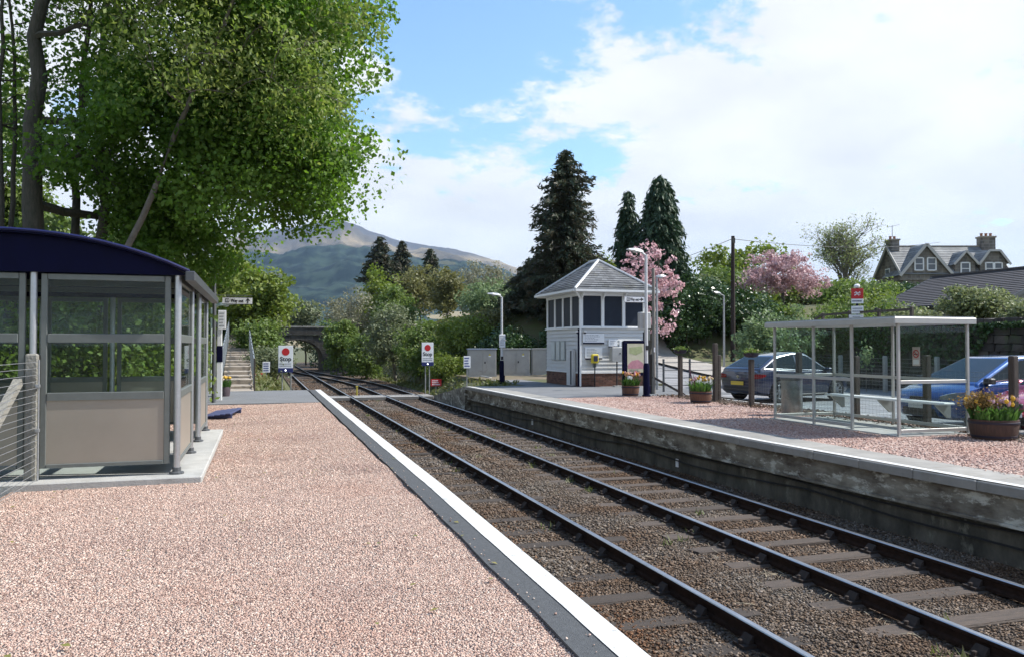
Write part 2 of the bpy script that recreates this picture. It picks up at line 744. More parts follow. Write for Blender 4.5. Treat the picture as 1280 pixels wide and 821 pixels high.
BLUEPRINT = mat('blue_print', (0.015, 0.03, 0.22), 0.5)
TARMAC = mat('grey_tarmac', (0.17, 0.175, 0.18), 0.9, var=0.22, vscale=1.2, bump=0.35, bscale=130, col2=(0.135, 0.138, 0.14))
CARPARK = mat('car_park_tarmac', (0.26, 0.26, 0.265), 0.9, var=0.3, vscale=0.7, bump=0.3, bscale=110, col2=(0.20, 0.20, 0.205), stain=((0.12, 0.12, 0.12), 0.6, 0.6, 0.75))
CONC = mat('pale_concrete', (0.40, 0.395, 0.37), 0.88, var=0.2, vscale=5, bump=0.25, bscale=60, stain=((0.22, 0.21, 0.18), 2.2, 0.55, 0.8))
WOODG = mat('weathered_wood', (0.13, 0.105, 0.085), 0.85, var=0.45, vscale=7, stretch=(6, 6, 0.8), bump=0.5, bscale=30)
WOODD = mat('dark_post_wood', (0.075, 0.06, 0.05), 0.85, var=0.45, vscale=7, stretch=(6, 6, 0.8), bump=0.5, bscale=30)
GRASS = mat('grass_ground', (0.075, 0.10, 0.03), 0.95, var=0.4, vscale=2.5, bump=0.8, bscale=25, col2=(0.09, 0.075, 0.04))
BARK = mat('bark', (0.10, 0.085, 0.065), 0.9, var=0.55, vscale=6, stretch=(4, 4, 1), bump=0.8, bscale=18, col2=(0.05, 0.05, 0.032))
BARKP = mat('pale_bark', (0.27, 0.25, 0.22), 0.85, var=0.5, vscale=8, bump=0.5, bscale=18)
TWIG = mat('twig_bark', (0.19, 0.165, 0.135), 0.9, var=0.3, vscale=8)
GLASS = glass_mat('clear_glass', (0.86, 0.92, 0.91), dirt=0.006)
GALV = mat('galvanised_steel', (0.42, 0.43, 0.44), 0.45, 0.6, var=0.25, vscale=14)
SLATE = mat('slate_roof', (0.15, 0.155, 0.16), 0.75, var=0.3, vscale=1.5, island=0.28, stain=((0.20, 0.19, 0.13), 1.8, 0.56, 0.75))

PINK = [(0.23, 0.14, 0.11), (0.56, 0.395, 0.315), (0.61, 0.455, 0.37), (0.44, 0.29, 0.23), (0.68, 0.57, 0.48), (0.57, 0.39, 0.31), (0.32, 0.205, 0.165), (0.64, 0.50, 0.41)]
PATCH = [((0.80, 0.60, 0.53), 0.35, 0.54, 0.74, 0.6), ((0.66, 0.62, 0.66), 0.6, 0.53, 0.72, 0.6)]
PINKGRAVEL = gravel_mat('pink_gravel', PINK, 85, 1.0, 0.03, PATCH)
PINKCHIP = chip_mat('pink_chips', PINK, PATCH)
BAL = [(0.03, 0.024, 0.02), (0.125, 0.095, 0.068), (0.18, 0.145, 0.11), (0.08, 0.06, 0.044), (0.27, 0.235, 0.20), (0.115, 0.078, 0.05), (0.15, 0.128, 0.105), (0.06, 0.048, 0.037)]
BPATCH = [((0.80, 0.60, 0.44), 0.55, 0.40, 0.62, 0.9), ((0.55, 0.5, 0.45), 1.4, 0.5, 0.75, 0.7)]
BALLAST = gravel_mat('ballast_bed', BAL, 24, 1.0, 0.05, BPATCH)
BALCHIP = chip_mat('ballast_stones', BAL, BPATCH)
RUSTCHIP = chip_mat('rusty_stones', [(c[0] * 1.15, c[1] * .86, c[2] * .66) for c in BAL], BPATCH)

# ------------------------------------------------------------------ ground, hills, haze


def build_ground():
    xs = np.concatenate([[-8000, -4000, -2000, -900, -400, -200, -120, -90, -70, -55, -44, -36], np.arange(-30, 34, 0.7), [36, 39, 42, 46, 50, 55, 60, 66, 74, 84, 100, 130, 200, 400, 900, 2000, 4000, 8000]])
    ys = np.concatenate([[-8000, -4000, -2000, -900, -400, -150, -60, -30, -15], np.arange(-8, 62, 0.8), np.arange(62, 126, 2.0), [130, 140, 155, 175, 210, 300, 500, 900, 2000, 4000, 8000]])
    X, Y = np.meshgrid(xs, ys)
    Z = gz(X, Y)
    V = np.stack([X, Y, Z], -1).reshape(-1, 3)
    nx, ny = len(xs), len(ys)
    i = np.arange(nx * ny).reshape(ny, nx)
    F = np.stack([i[:-1, :-1], i[:-1, 1:], i[1:, 1:], i[1:, :-1]], -1).reshape(-1, 4)
    o = np_mesh('ground', V, F, GRASS, smooth=True)
    tag(o, kind='structure')


build_ground()


def build_mountain():
    prof = [(-1600, 395), (-700, 360), (-200, 335), (100, 315), (250, 302), (300, 296), (345, 287), (380, 280), (408, 277), (425, 274), (440, 279), (458, 288), (475, 294), (500, 302), (530, 306), (560, 310), (585, 316), (605, 322), (640, 334), (700, 352), (900, 385), (1200, 400), (1900, 412), (4000, 418)]
    paz = np.array([math.degrees(math.atan((p - 640) / 1000)) + 17.43 for p, _ in prof])
    pel = np.array([(432 - y) / 1000 * math.cos(math.atan((p - 640) / 1000)) for p, y in prof])
    az = np.concatenate([np.linspace(-44, -12, 40), np.linspace(-11.7, 34, 330), np.linspace(34.7, 80, 60)])
    r = np.concatenate([np.linspace(1500, 5300, 105), np.linspace(5400, 8200, 16)])
    A, Rr = np.meshgrid(az, r)
    el = np.interp(A, paz, pel)
    t = (Rr - 1500) / 3700
    S = np.where(Rr < 5200, np.clip(t, 0, 1) ** 0.92, 1 - 0.45 * ss(5200, 8200, Rr))
    Z = el * 5200 * S
    X = Rr * np.sin(np.radians(A))
    Y = Rr * np.cos(np.radians(A))
    N = np.zeros_like(Z)
    it = np.nditer([X, Y], flags=['multi_index'])
    for x, y in it:
        p = Vector((float(x) / 900, float(y) / 900, 0.3))
        N[it.multi_index] = mnoise.fractal(p, 0.75, 2.1, 7) * 1.0 - abs(mnoise.noise(p * 1.7)) * .5
    w = ss(1500, 2600, Rr) * (1 - 0.78 * np.exp(-((Rr - 5200) / 420.0) ** 2))
    Z = Z + N * 105 * w * np.clip(el / 0.12, 0.25, 1) - 1.4
    V = np.stack([X, Y, Z], -1).reshape(-1, 3)
    na, nr = len(az), len(r)
    i = np.arange(na * nr).reshape(nr, na)
    F = np.stack([i[:-1, :-1], i[:-1, 1:], i[1:, 1:], i[1:, :-1]], -1).reshape(-1, 4)
    m = bpy.data.materials.new('moor_and_forest')
    m.use_nodes = True
    nt = m.node_tree
    Nn, L = nt.nodes.new, nt.links.new
    p = nt.nodes['Principled BSDF']
    p.inputs['Roughness'].default_value = 0.95
    p.inputs['Specular IOR Level'].default_value = 0.1
    geo = Nn('ShaderNodeNewGeometry')
    sep = Nn('ShaderNodeSeparateXYZ')
    L(geo.outputs['Position'], sep.inputs[0])

    def noise(sc, det=6):
        n = Nn('ShaderNodeTexNoise')
        n.inputs['Scale'].default_value = sc
        n.inputs['Detail'].default_value = det
        L(geo.outputs['Position'], n.inputs['Vector'])
        return n.outputs['Fac']

    def math_(op, a, b):
        n = Nn('ShaderNodeMath'); n.operation = op
        for k, v_ in enumerate((a, b)):
            if isinstance(v_, (int, float)): n.inputs[k].default_value = v_
            else: L(v_, n.inputs[k])
        return n.outputs[0]

    def mr(v_, a, b):
        n = Nn('ShaderNodeMapRange'); L(v_, n.inputs['Value'])
        n.inputs['From Min'].default_value = a; n.inputs['From Max'].default_value = b
        return n.outputs[0]

    def mix(f, a, b):
        n = Nn('ShaderNodeMix'); n.data_type = 'RGBA'
        L(f, n.inputs['Factor'])
        for k, v_ in (('A', a), ('B', b)):
            if isinstance(v_, tuple): n.inputs[k].default_value = v_ + (1,)
            else: L(v_, n.inputs[k])
        return n.outputs['Result']
    moor = mix(mr(noise(0.0045, 9), 0.44, 0.57), (0.23, 0.185, 0.12), (0.095, 0.085, 0.068))
    top = mix(mr(math_('ADD', sep.outputs[2], math_('MULTIPLY', math_('SUBTRACT', noise(0.0016), 0.5), 500.0)), 470, 640), moor, (0.075, 0.075, 0.082))
    forest = mix(mr(noise(0.016, 9), 0.44, 0.57), (0.004, 0.012, 0.011), (0.026, 0.044, 0.030))
    felled = mix(mr(noise(0.0026, 5), 0.59, 0.62), forest, (0.06, 0.062, 0.035))
    # planted forest climbs to an irregular upper edge; pale hayfields lie at its foot
    edge = math_('ADD', sep.outputs[2], math_('MULTIPLY', math_('SUBTRACT', noise(0.0011, 7), 0.5), 420.0))
    col = mix(mr(edge, 372, 380), felled, top)
    low = mix(mr(math_('ADD', sep.outputs[2], math_('MULTIPLY', math_('SUBTRACT', noise(0.004, 2), 0.5), 260.0)), 42, 44), (0.24, 0.20, 0.12), col)
    L(low, p.inputs['Base Color'])
    o = np_mesh('mountain', V, F, m, smooth=True)
    tag(o, kind='structure')


build_mountain()


def build_haze():
    o = MB().box(-8600, 8600, -8600, 8600, -2.4, 1200).build('haze', [])
    m = bpy.data.materials.new('haze_air')
    m.use_nodes = True
    nt = m.node_tree
    nt.nodes.remove(nt.nodes['Principled BSDF'])
    pv = nt.nodes.new('ShaderNodeVolumePrincipled')
    pv.inputs['Color'].default_value = (0.48, 0.70, 1.0, 1)
    pv.inputs['Density'].default_value = HAZE
    pv.inputs['Anisotropy'].default_value = 0.1
    nt.links.new(pv.outputs[0], nt.nodes['Material Output'].inputs['Volume'])
    o.data.materials.append(m)
    tag(o, kind='stuff')


HAZE = 0.000062


# ------------------------------------------------------------------ loose stones
def stones(name, P, size, mat_, flat=0.7, parent=None, kind='stuff', sub=None):
    """irregular eight-faced stones at the points P (N,3), one mesh"""
    n = len(P)
    base = np.array([(1, 0, 0), (0, 1, 0), (-1, 0, 0), (0, -1, 0), (0, 0, 1), (0, 0, -1)], dtype=float)
    s = size * (0.6 + 0.8 * rng.random((n, 1, 1)))
    V = base[None] * (0.55 + 0.6 * rng.random((n, 6, 1))) + rng.normal(0, 0.16, (n, 6, 3))
    V = V * (0.6 + 0.6 * rng.random((n, 1, 3)))
    q = rng.normal(size=(n, 4))
    q /= np.linalg.norm(q, axis=1, keepdims=True)
    w, x, y, z = q.T
    Rm = np.stack([1 - 2 * (y * y + z * z), 2 * (x * y - z * w), 2 * (x * z + y * w), 2 * (x * y + z * w), 1 - 2 * (x * x + z * z), 2 * (y * z - x * w), 2 * (x * z - y * w), 2 * (y * z + x * w), 1 - 2 * (x * x + y * y)], -1).reshape(n, 3, 3)
    V = np.einsum('nij,nkj->nki', Rm, V) * s * 0.62
    V[:, :, 2] *= flat
    V = (V + P[:, None, :]).reshape(-1, 3)
    f = np.array([(0, 1, 4), (1, 2, 4), (2, 3, 4), (3, 0, 4), (1, 0, 5), (2, 1, 5), (3, 2, 5), (0, 3, 5)])
    F = (f[None] + (np.arange(n) * 6)[:, None, None]).reshape(-1, 3)
    o = np_mesh(name, V, F, mat_, parent, nper=3)
    if kind: o['kind'] = kind
    return o


def strip(name, pts_a, pts_b, z, mat_, kind='structure', parent=None):
    """sheet between two edge polylines"""
    m = MB()
    n = len(pts_a)
    zz = z if hasattr(z, '__len__') else [z] * n
    vs = []
    for k in range(n):
        vs.append((pts_a[k][0], pts_a[k][1], zz[k]))
        vs.append((pts_b[k][0], pts_b[k][1], zz[k]))
    m.add(vs, [(2 * k, 2 * k + 1, 2 * k + 3, 2 * k + 2) for k in range(n - 1)])
    o = m.build(name, mat_, parent)
    if kind: o['kind'] = kind
    return o


# ------------------------------------------------------------------ near platform
NPX = 1.78          # outer edge of the near platform


def npx(y):
    return float(np.interp(y, [0, 3.3, 8, 26.6], [1.67, 1.70, 1.775, 1.85]))

NPY = 26.6          # its far end


LEAFLITTER = []


def near_platform():
    base = MB().box(-2.35, NPX - 0.03, -6, NPY, -1.118, -0.13).build('platform', mat('platform_wall', (0.16, 0.145, 0.12), 0.9, var=0.5, vscale=3))
    tag(base, kind='structure')
    # gravel top: a grid, very slightly uneven
    ys = np.concatenate([np.linspace(-6, 12, 60), np.linspace(12.4, 20.9, 18)])
    xs = np.linspace(-2.34, 1.44, 26)
    X, Y = np.meshgrid(xs, ys)
    Z = np.zeros_like(X)
    for idx in np.ndindex(X.shape):
        Z[idx] = 0.018 * mnoise.noise(Vector((X[idx] * .8, Y[idx] * .8, 0))) - 0.012
    V = np.stack([X, Y, Z], -1).reshape(-1, 3)
    i = np.arange(X.size).reshape(X.shape)
    F = np.stack([i[:-1, :-1], i[:-1, 1:], i[1:, 1:], i[1:, :-1]], -1).reshape(-1, 4)
    tag(np_mesh('platform_gravel', V, F, PINKGRAVEL, smooth=True), kind='structure')
    MB().box(-2.34, 1.43, 20.75, NPY, -0.128, 0.004).build('platform_tarmac', TARMAC)['kind'] = 'structure'
    # edging: grey band and white line, both with slightly hand-laid borders
    yy = np.concatenate([np.linspace(-5, 12, 86), np.linspace(12.4, NPY, 30)])
    j1 = [0.014 * mnoise.noise(Vector((0, y * 1.3, 5))) + 0.006 * mnoise.noise(Vector((0, y * 7, 5))) for y in yy]
    j2 = [0.008 * mnoise.noise(Vector((9, y * 1.1, 2))) + 0.004 * mnoise.noise(Vector((3, y * 8, 5))) for y in yy]
    m = MB()
    vs = []
    for a, y in zip(j1, yy):
        x = npx(y)
        vs += [(1.395 + (x - 1.70) * .6 + a, y, .008), (x, y, .008), (x, y, -.129), (1.395 + (x - 1.70) * .6 + a, y, -.129)]
    n = len(yy)
    fs = [(4 * k + q, 4 * k + (q + 1) % 4, 4 * k + 4 + (q + 1) % 4, 4 * k + 4 + q) for k in range(n - 1) for q in range(4)]
    fs += [(0, 1, 2, 3), (4 * n - 1, 4 * n - 2, 4 * n - 3, 4 * n - 4)]
    edge = m.add(vs, fs).build('platform_edge', mat('edge_tarmac', (0.085, 0.09, 0.094), 0.9, var=0.3, vscale=40, bump=0.5, bscale=170, stain=((0.2, 0.2, 0.19), 9, 0.68, 0.75)))
    edge['kind'] = 'structure'
    strip('edge_line', [(npx(y) - .142 + (npx(y) - 1.70) * -.2 + a, y) for a, y in zip(j2, yy)], [(npx(y) - 0.004, y) for y in yy], 0.013,
          mat('white_line_paint', (0.60, 0.60, 0.575), 0.75, var=0.08, vscale=30, bump=0.3, bscale=120, stain=((0.24, 0.24, 0.23), 10.0, 0.57, 0.70)))
    # loose chippings, dense close to the camera
    zones = [((-2.3, 1.42), (2.4, 5.2), 0.0125, 5600), ((-2.3, 1.42), (5.2, 9.0), 0.0155, 3000), ((-2.2, 1.42), (9.0, 20.8), 0.021, 900)]
    Ps = []
    for (a, b), (c, d), s, den in zones:
        n = int((b - a) * (d - c) * den)
        x = rng.uniform(a, b, n)
        y = rng.uniform(c, d, n)
        keep = ~((x < -0.56) & (y > 9.0) & (y < 13.9)) & (x > -2.3)
        x, y = x[keep], y[keep]
        z = np.array([0.018 * mnoise.noise(Vector((p * .8, q * .8, 0))) - 0.012 for p, q in zip(x, y)])
        stones('loose_gravel', np.stack([x, y, z + 0.0], -1), s, PINKCHIP, 0.68)
    # a few fallen leaves and bud scales blown over the gravel
    n = 130
    x = rng.uniform(-2.2, 1.6, n); y = rng.uniform(2.6, 18, n)
    k = ~((x < -0.5) & (y > 8.9) & (y < 14))
    P = np.stack([x[k], y[k], np.full(k.sum(), 0.016)], -1)
    LEAFLITTER.append(P)
    # chips that have strayed onto the tarmac edge
    n = 90
    x = 1.40 + np.abs(rng.normal(0, 0.06, n)); y = rng.uniform(2.5, 12, n)
    stones('stray_gravel', np.stack([x, y, np.full(n, 0.014)], -1), 0.013, PINKCHIP)


near_platform()


# ------------------------------------------------------------------ far platform
EY = [-6, 3, 6.5, 11, 16, 24, 29.7]
EX = [8.05, 8.0, 7.9, 7.70, 7.60, 7.52, 7.45]


def ex(y):
    return float(np.interp(y, EY, EX))


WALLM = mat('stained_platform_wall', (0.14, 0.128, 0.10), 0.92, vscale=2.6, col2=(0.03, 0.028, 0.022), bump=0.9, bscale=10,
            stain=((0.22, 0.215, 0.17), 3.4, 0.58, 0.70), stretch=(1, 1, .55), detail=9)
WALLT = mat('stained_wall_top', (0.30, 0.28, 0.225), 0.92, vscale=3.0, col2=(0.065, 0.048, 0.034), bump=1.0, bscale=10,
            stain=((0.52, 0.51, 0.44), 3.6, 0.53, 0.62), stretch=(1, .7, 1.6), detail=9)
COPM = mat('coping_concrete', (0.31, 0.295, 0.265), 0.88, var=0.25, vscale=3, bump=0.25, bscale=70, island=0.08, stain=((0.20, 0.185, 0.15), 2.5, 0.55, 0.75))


def far_platform():
    root = empty('platform', (0, 0, 0), kind='structure')
    ys = list(np.linspace(-6, 29.7, 60))

    def wall(name, dx, z0, z1, m, thick=0.5):
        w = MB()
        vs, fs = [], []
        for y in ys:
            x = ex(y) + dx
            vs += [(x, y, z0), (x, y, z1), (x + thick, y, z1), (x + thick, y, z0)]
        for k in range(len(ys) - 1):
            for q in range(4):
                fs.append((4 * k + q, 4 * k + (q + 1) % 4, 4 * k + 4 + (q + 1) % 4, 4 * k + 4 + q))
        fs += [(0, 1, 2, 3), tuple(4 * (len(ys) - 1) + q for q in (3, 2, 1, 0))]
        w.add(vs, fs)
        return w.build(name, m, root)
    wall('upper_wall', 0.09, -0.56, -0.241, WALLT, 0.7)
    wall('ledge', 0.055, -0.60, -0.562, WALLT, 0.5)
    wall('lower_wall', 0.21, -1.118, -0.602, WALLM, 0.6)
    y = -5.4
    meshes = []
    for k in range(4):
        L_ = 0.895
        m = MB().cbox(0, 0.86 + random.uniform(-.01, .01), 0, L_, -0.24, ZR + 0.002 * k, 0.012)
        meshes.append(m.mesh('coping_slab', COPM))
    k = 0
    while y < 29.2:
        a = math.atan2(ex(y) - ex(y + .9), .9)
        inst('coping_slab', meshes[k % 4], root, (ex(y) + random.uniform(-.004, .004), y, random.uniform(-.004, .004)), (0, 0, a))
        y += 0.902
        k += 1
    yy = list(np.linspace(-5.3, 29.6, 130))
    strip('edge_line', [(ex(q) + 0.035 + 0.006 * mnoise.noise(Vector((0, q * 2, 1))), q) for q in yy],
          [(ex(q) + 0.155 + 0.008 * mnoise.noise(Vector((4, q * 2, 1))), q) for q in yy], ZR + 0.014, MATS['white_line_paint'])
    # gravel and tarmac tops
    gy = list(np.linspace(-6, 22.6, 40))
    strip('platform_gravel', [(ex(q) + 0.85, q) for q in gy], [(12.75, q - 0.0) for q in gy], ZR - 0.004, PINKGRAVEL2)
    ty = list(np.linspace(22.4, 29.7, 10))
    strip('platform_tarmac', [(ex(q) + 0.84, q) for q in ty], [(14.9, q) for q in ty], ZR + 0.001, TARMAC)
    # pieces of made ground beyond: footway past the signal box to the cabinets
    ty = list(np.linspace(29.7, 35.2, 10))
    strip('footway', [(9.95, q) for q in ty], [(11.5, q) for q in ty], ZR - 0.003, TARMAC)
    yard = MB().box(9.9, 16.0, 35.2, 41.6, -0.6, ZR - 0.006).build('yard', mat('trodden_earth', (0.20, 0.15, 0.105), 0.95, var=0.4, vscale=2, bump=0.6, bscale=30, col2=(0.11, 0.10, 0.05)))
    yard['kind'] = 'structure'
    fill = MB().box(9.9, 16.0, 29.7, 35.19, -0.6, ZR - 0.012).build('verge', GRASS)
    fill['kind'] = 'structure'
    fill2 = MB().box(8.6, 12.74, -6, 29.69, -0.6, ZR - 0.02).build('platform_core', CONC)
    fill2['kind'] = 'structure'
    MB().box(12.75, 12.87, -6, 22.4, -0.6, ZR + 0.02).build('kerb', CONC)['kind'] = 'structure'
    # grass slope between the ramp and the yard
    sl = MB()
    sy = [29.7, 31.5, 33.5, 35.2, 36.4, 38.0, 40.0, 42.0]
    vs = []
    for q in sy:
        zr_ = ZR - .02 + (-0.86 + .13) * min(1, (q - 29.7) / 6.6)
        if q > 36.4: zr_ = -1.1
        for t in (0, .5, 1):
            vs.append((8.70 + t * 1.35, q, zr_ + (ZR - .004 - zr_) * t + .04 * math.sin(q * 2 + t * 5) * (t == .5)))
    sl.add(vs, [(3 * k + j, 3 * k + j + 1, 3 * k + j + 4, 3 * k + j + 3) for k in range(len(sy) - 1) for j in (0, 1)])
    sl.build('verge', GRASS)['kind'] = 'structure'
    # ramp down to the crossing
    m = MB()
    m.add([(7.45, 29.7, ZR), (8.72, 29.7, ZR), (8.72, 36.3, -0.86), (7.62, 36.3, -0.86), (7.45, 29.7, -1.118), (8.72, 29.7, -1.118), (8.72, 36.3, -1.118), (7.62, 36.3, -1.118)],
          [(0, 1, 2, 3), (4, 7, 6, 5), (0, 3, 7, 4), (3, 2, 6, 7), (1, 5, 6, 2), (0, 4, 5, 1)])
    m.build('ramp', [WALLT])['kind'] = 'structure'
    strip('ramp_surface', [(7.60, 29.7), (7.78, 36.3)], [(8.72, 29.7), (8.72, 36.3)], [ZR + .004, -0.855], TARMAC)
    strip('edge_line', [(7.46, 29.7), (7.63, 36.3)], [(7.60, 29.7), (7.77, 36.3)], [ZR + .008, -0.851], MATS['white_line_paint'])
    # gravel relief on the far platform
    n = 16000
    yv = rng.uniform(6, 22.4, n); xv = rng.uniform(8.6, 12.7, n)
    kp = rng.random(n) < np.clip(1.4 - yv / 20, 0.3, 1)
    stones('loose_gravel', np.stack([xv[kp], yv[kp], np.full(kp.sum(), ZR + 0.0)], -1), 0.034, PINKCHIP2, 0.7)
    # earth and chippings drifted along the foot of the fence
    n = 2600
    yv = rng.uniform(9, 22.5, n); xv = 12.2 + rng.normal(0, 0.28, n)
    stones('loose_gravel', np.stack([np.clip(xv, 11.4, 12.72), yv, ZR + 0.01 + 0.03 * rng.random(n)], -1), 0.05, BALCHIP, 0.6)
    return root


PINK2 = [tuple(c * k for c, k in zip(q, (0.92, 0.90, 0.93))) for q in PINK]
PINKGRAVEL2 = gravel_mat('far_pink_gravel', PINK2, 34, 0.9, 0.04, PATCH)
PINKCHIP2 = chip_mat('far_pink_chips', PINK2, PATCH)
FARP = far_platform()


# ------------------------------------------------------------------ railway
RUST = mat('rail_rust', (0.036, 0.021, 0.015), 0.92, 0.0, var=0.5, vscale=14, spec=0.15)
STEEL = mat('rail_head', (0.50, 0.51, 0.53), 0.33, 0.9, var=0.25, vscale=3)
SLEEP = mat('sleeper_wood', (0.095, 0.070, 0.053), 0.9, vscale=5, col2=(0.05, 0.04, 0.033), stretch=(1.0, 7, 7), bump=0.7, bscale=14, island=0.2)
CAST = mat('chair_iron', (0.04, 0.027, 0.02), 0.92, 0.0, var=0.4, vscale=20)


def xA(y):
    return 3.17


def xB(y):
    return 6.27 - 3.0 * float(ss(45, 84, y))


def rail(root, fx, off, y0, y1, dy=None):
    zt = ZH
    pr = [(-.033, -.155), (.033, -.155), (.033, -.125), (.011, -.105), (.011, -.05), (.035, -.036), (.035, -.006), (.026, 0), (-.026, 0), (-.035, -.006), (-.035, -.036), (-.011, -.05), (-.011, -.105), (-.033, -.125)]
    ys = [y0]
    while ys[-1] < y1:
        ys.append(min(y1, ys[-1] + (2.0 if ys[-1] > 40 else 20.0)))
    m = MB()
    vs, n = [], len(pr)
    for y in ys:
        x = fx(y) + off
        vs += [(x + p[0], y, zt + p[1]) for p in pr]
    for k in range(len(ys) - 1):
        for q in range(n):
            m.cur = 1 if q in (6, 7, 8) else 0
            base = len(m.v)
            a, b = k * n + q, k * n + (q + 1) % n
            m.f.append((a, b, b + n, a + n)); m.mi.append(m.cur)
    m.v = vs
    m.cur = 0
    m.f.append(tuple(range(n))); m.mi.append(0)
    return m.build('rail', [RUST, STEEL], root)


def track(fx, y0, y1, label):
    root = empty('railway_track', (0, 0, 0), kind='structure')
    for s in (-1, 1):
        rail(root, fx, s * 0.7525, y0, y1)
    var = []
    for k in range(6):
        m = MB().cbox(-1.3, 1.3, -.125, .125, -.12, 0.0, 0.015)
        # split and worn ends, no two sleepers quite alike
        m.v = [(p[0] + random.uniform(-.03, .03) * (abs(p[0]) > 1.2), p[1] + random.uniform(-.008, .008), p[2] + random.uniform(-.006, .004)) for p in m.v]
        var.append(m.mesh('sleeper', label))
    ch = MB()
    ch.box(-.16, .16, -.08, .08, 0.0, .03)
    ch.add([(-.11, -.07, .035), (-.045, -.06, .035), (-.045, -.06, .095), (-.06, -.06, .095), (-.11, .07, .035), (-.045, .06, .035), (-.045, .06, .095), (-.06, .06, .095)], [(0, 1, 2, 3), (7, 6, 5, 4), (0, 3, 7, 4), (3, 2, 6, 7), (2, 1, 5, 6)])
    ch.add([(.045, -.06, .035), (.11, -.07, .035), (.06, -.06, .095), (.045, -.06, .095), (.045, .06, .035), (.11, .07, .035), (.06, .06, .095), (.045, .06, .095)], [(0, 1, 2, 3), (7, 6, 5, 4), (1, 5, 6, 2), (3, 2, 6, 7), (0, 3, 7, 4)])
    for sx in (-.135, .135):
        ch.lathe((sx, 0, .03), [(.022, 0), (.022, .03), (.012, .035)], 6)
    chair = ch.mesh('rail_chair', CAST)
    y = y0 + 0.3
    k = 0
    while y < min(y1, 66):
        s = inst('sleeper', var[(k * 5 + 1) % 6], root, (fx(y) + random.uniform(-.03, .03), y, (-1.050 if label is SLEEPA else -1.040) + random.uniform(-.008, .008)), (0, 0, random.uniform(-.012, .012)))
        if y < 38:
            for q in (-1, 1):
                inst('rail_chair', chair, s, (q * 0.7525 + fx(y) - s.location.x, 0, 0.0))
        y += 0.73 + random.uniform(-.03, .03)
        k += 1
    return root


SLEEPA = mat('dark_sleeper_wood', (0.055, 0.041, 0.031), 0.9, vscale=5, col2=(0.035, 0.028, 0.023), stretch=(1.0, 7, 7), bump=0.7, bscale=14, island=0.25)
TA = track(xA, 1.0, 125, SLEEPA)
TB = track(xB, 1.0, 84, SLEEP)


def ballast():
    xs = np.linspace(1.76, 8.35, 45)
    ys = np.concatenate([np.linspace(-2, 30, 110), np.linspace(31, 126, 50)])
    X, Y = np.meshgrid(xs, ys)
    Z = np.zeros_like(X)
    for idx in np.ndindex(X.shape):
        x, y = X[idx], Y[idx]
        h = 0.03 * mnoise.noise(Vector((x * 1.1, y * .7, 3)))
        six = 0.022 * math.exp(-((x - 4.72) / .35) ** 2)
        Z[idx] = ZB - 0.012 + h + six
    V = np.stack([X, Y, Z], -1).reshape(-1, 3)
    i = np.arange(X.size).reshape(X.shape)
    F = np.stack([i[:-1, :-1], i[:-1, 1:], i[1:, 1:], i[1:, :-1]], -1).reshape(-1, 4)
    tag(np_mesh('ballast', V, F, BALLAST, smooth=True), kind='structure')
    zones = [((3.0, 8), 0.028, 1500), ((8, 15), 0.036, 760), ((15, 34), 0.055, 180), ((34, 62), 0.09, 40)]
    for (c, d), s, den in zones:
        n = int(6.2 * (d - c) * den)
        x = rng.uniform(1.85, 8.05, n)
        y = rng.uniform(c, d, n)
        xb = np.array([xB(q) for q in y]) if d > 40 else np.full(n, 6.27)
        keep = np.ones(n, bool)
        for off in (-.7525, .7525):
            keep &= np.abs(x - 3.17 - off) > .075
            keep &= np.abs(x - xb - off) > .075
        # stones lie thinner on the sleepers
        ph = np.zeros(n)
        for (rt, cx) in ((TA, 3.17), (TB, 6.27)):
            sy = np.array([o.location.y for o in rt.children if o.name.startswith('sleeper')])
            dy = np.abs(y[:, None] - sy[None]).min(1)
            on = (dy < .125) & (np.abs(x - cx) < (1.25 if cx > 4 else 1.18))
            keep &= ~(on & (rng.random(n) < (0.62 if cx < 4 else 0.82)))
        x, y = x[keep], y[keep]
        z = np.array([0.03 * mnoise.noise(Vector((p * 1.1, q * .7, 3))) + 0.022 * math.exp(-((p - 4.72) / .35) ** 2) for p, q in zip(x, y)])
        P = np.stack([x, y, ZB - 0.012 + z + 0.006], -1)
        rusty = (x + 0.25 * np.sin(y * 1.7) + rng.normal(0, .18, len(x)) < 2.95) & (y < 13)
        stones('ballast_stones', P[~rusty], s, BALCHIP, 0.75)
        if rusty.any(): stones('rusty_ballast_stones', P[rusty], s, RUSTCHIP, 0.75)


ballast()


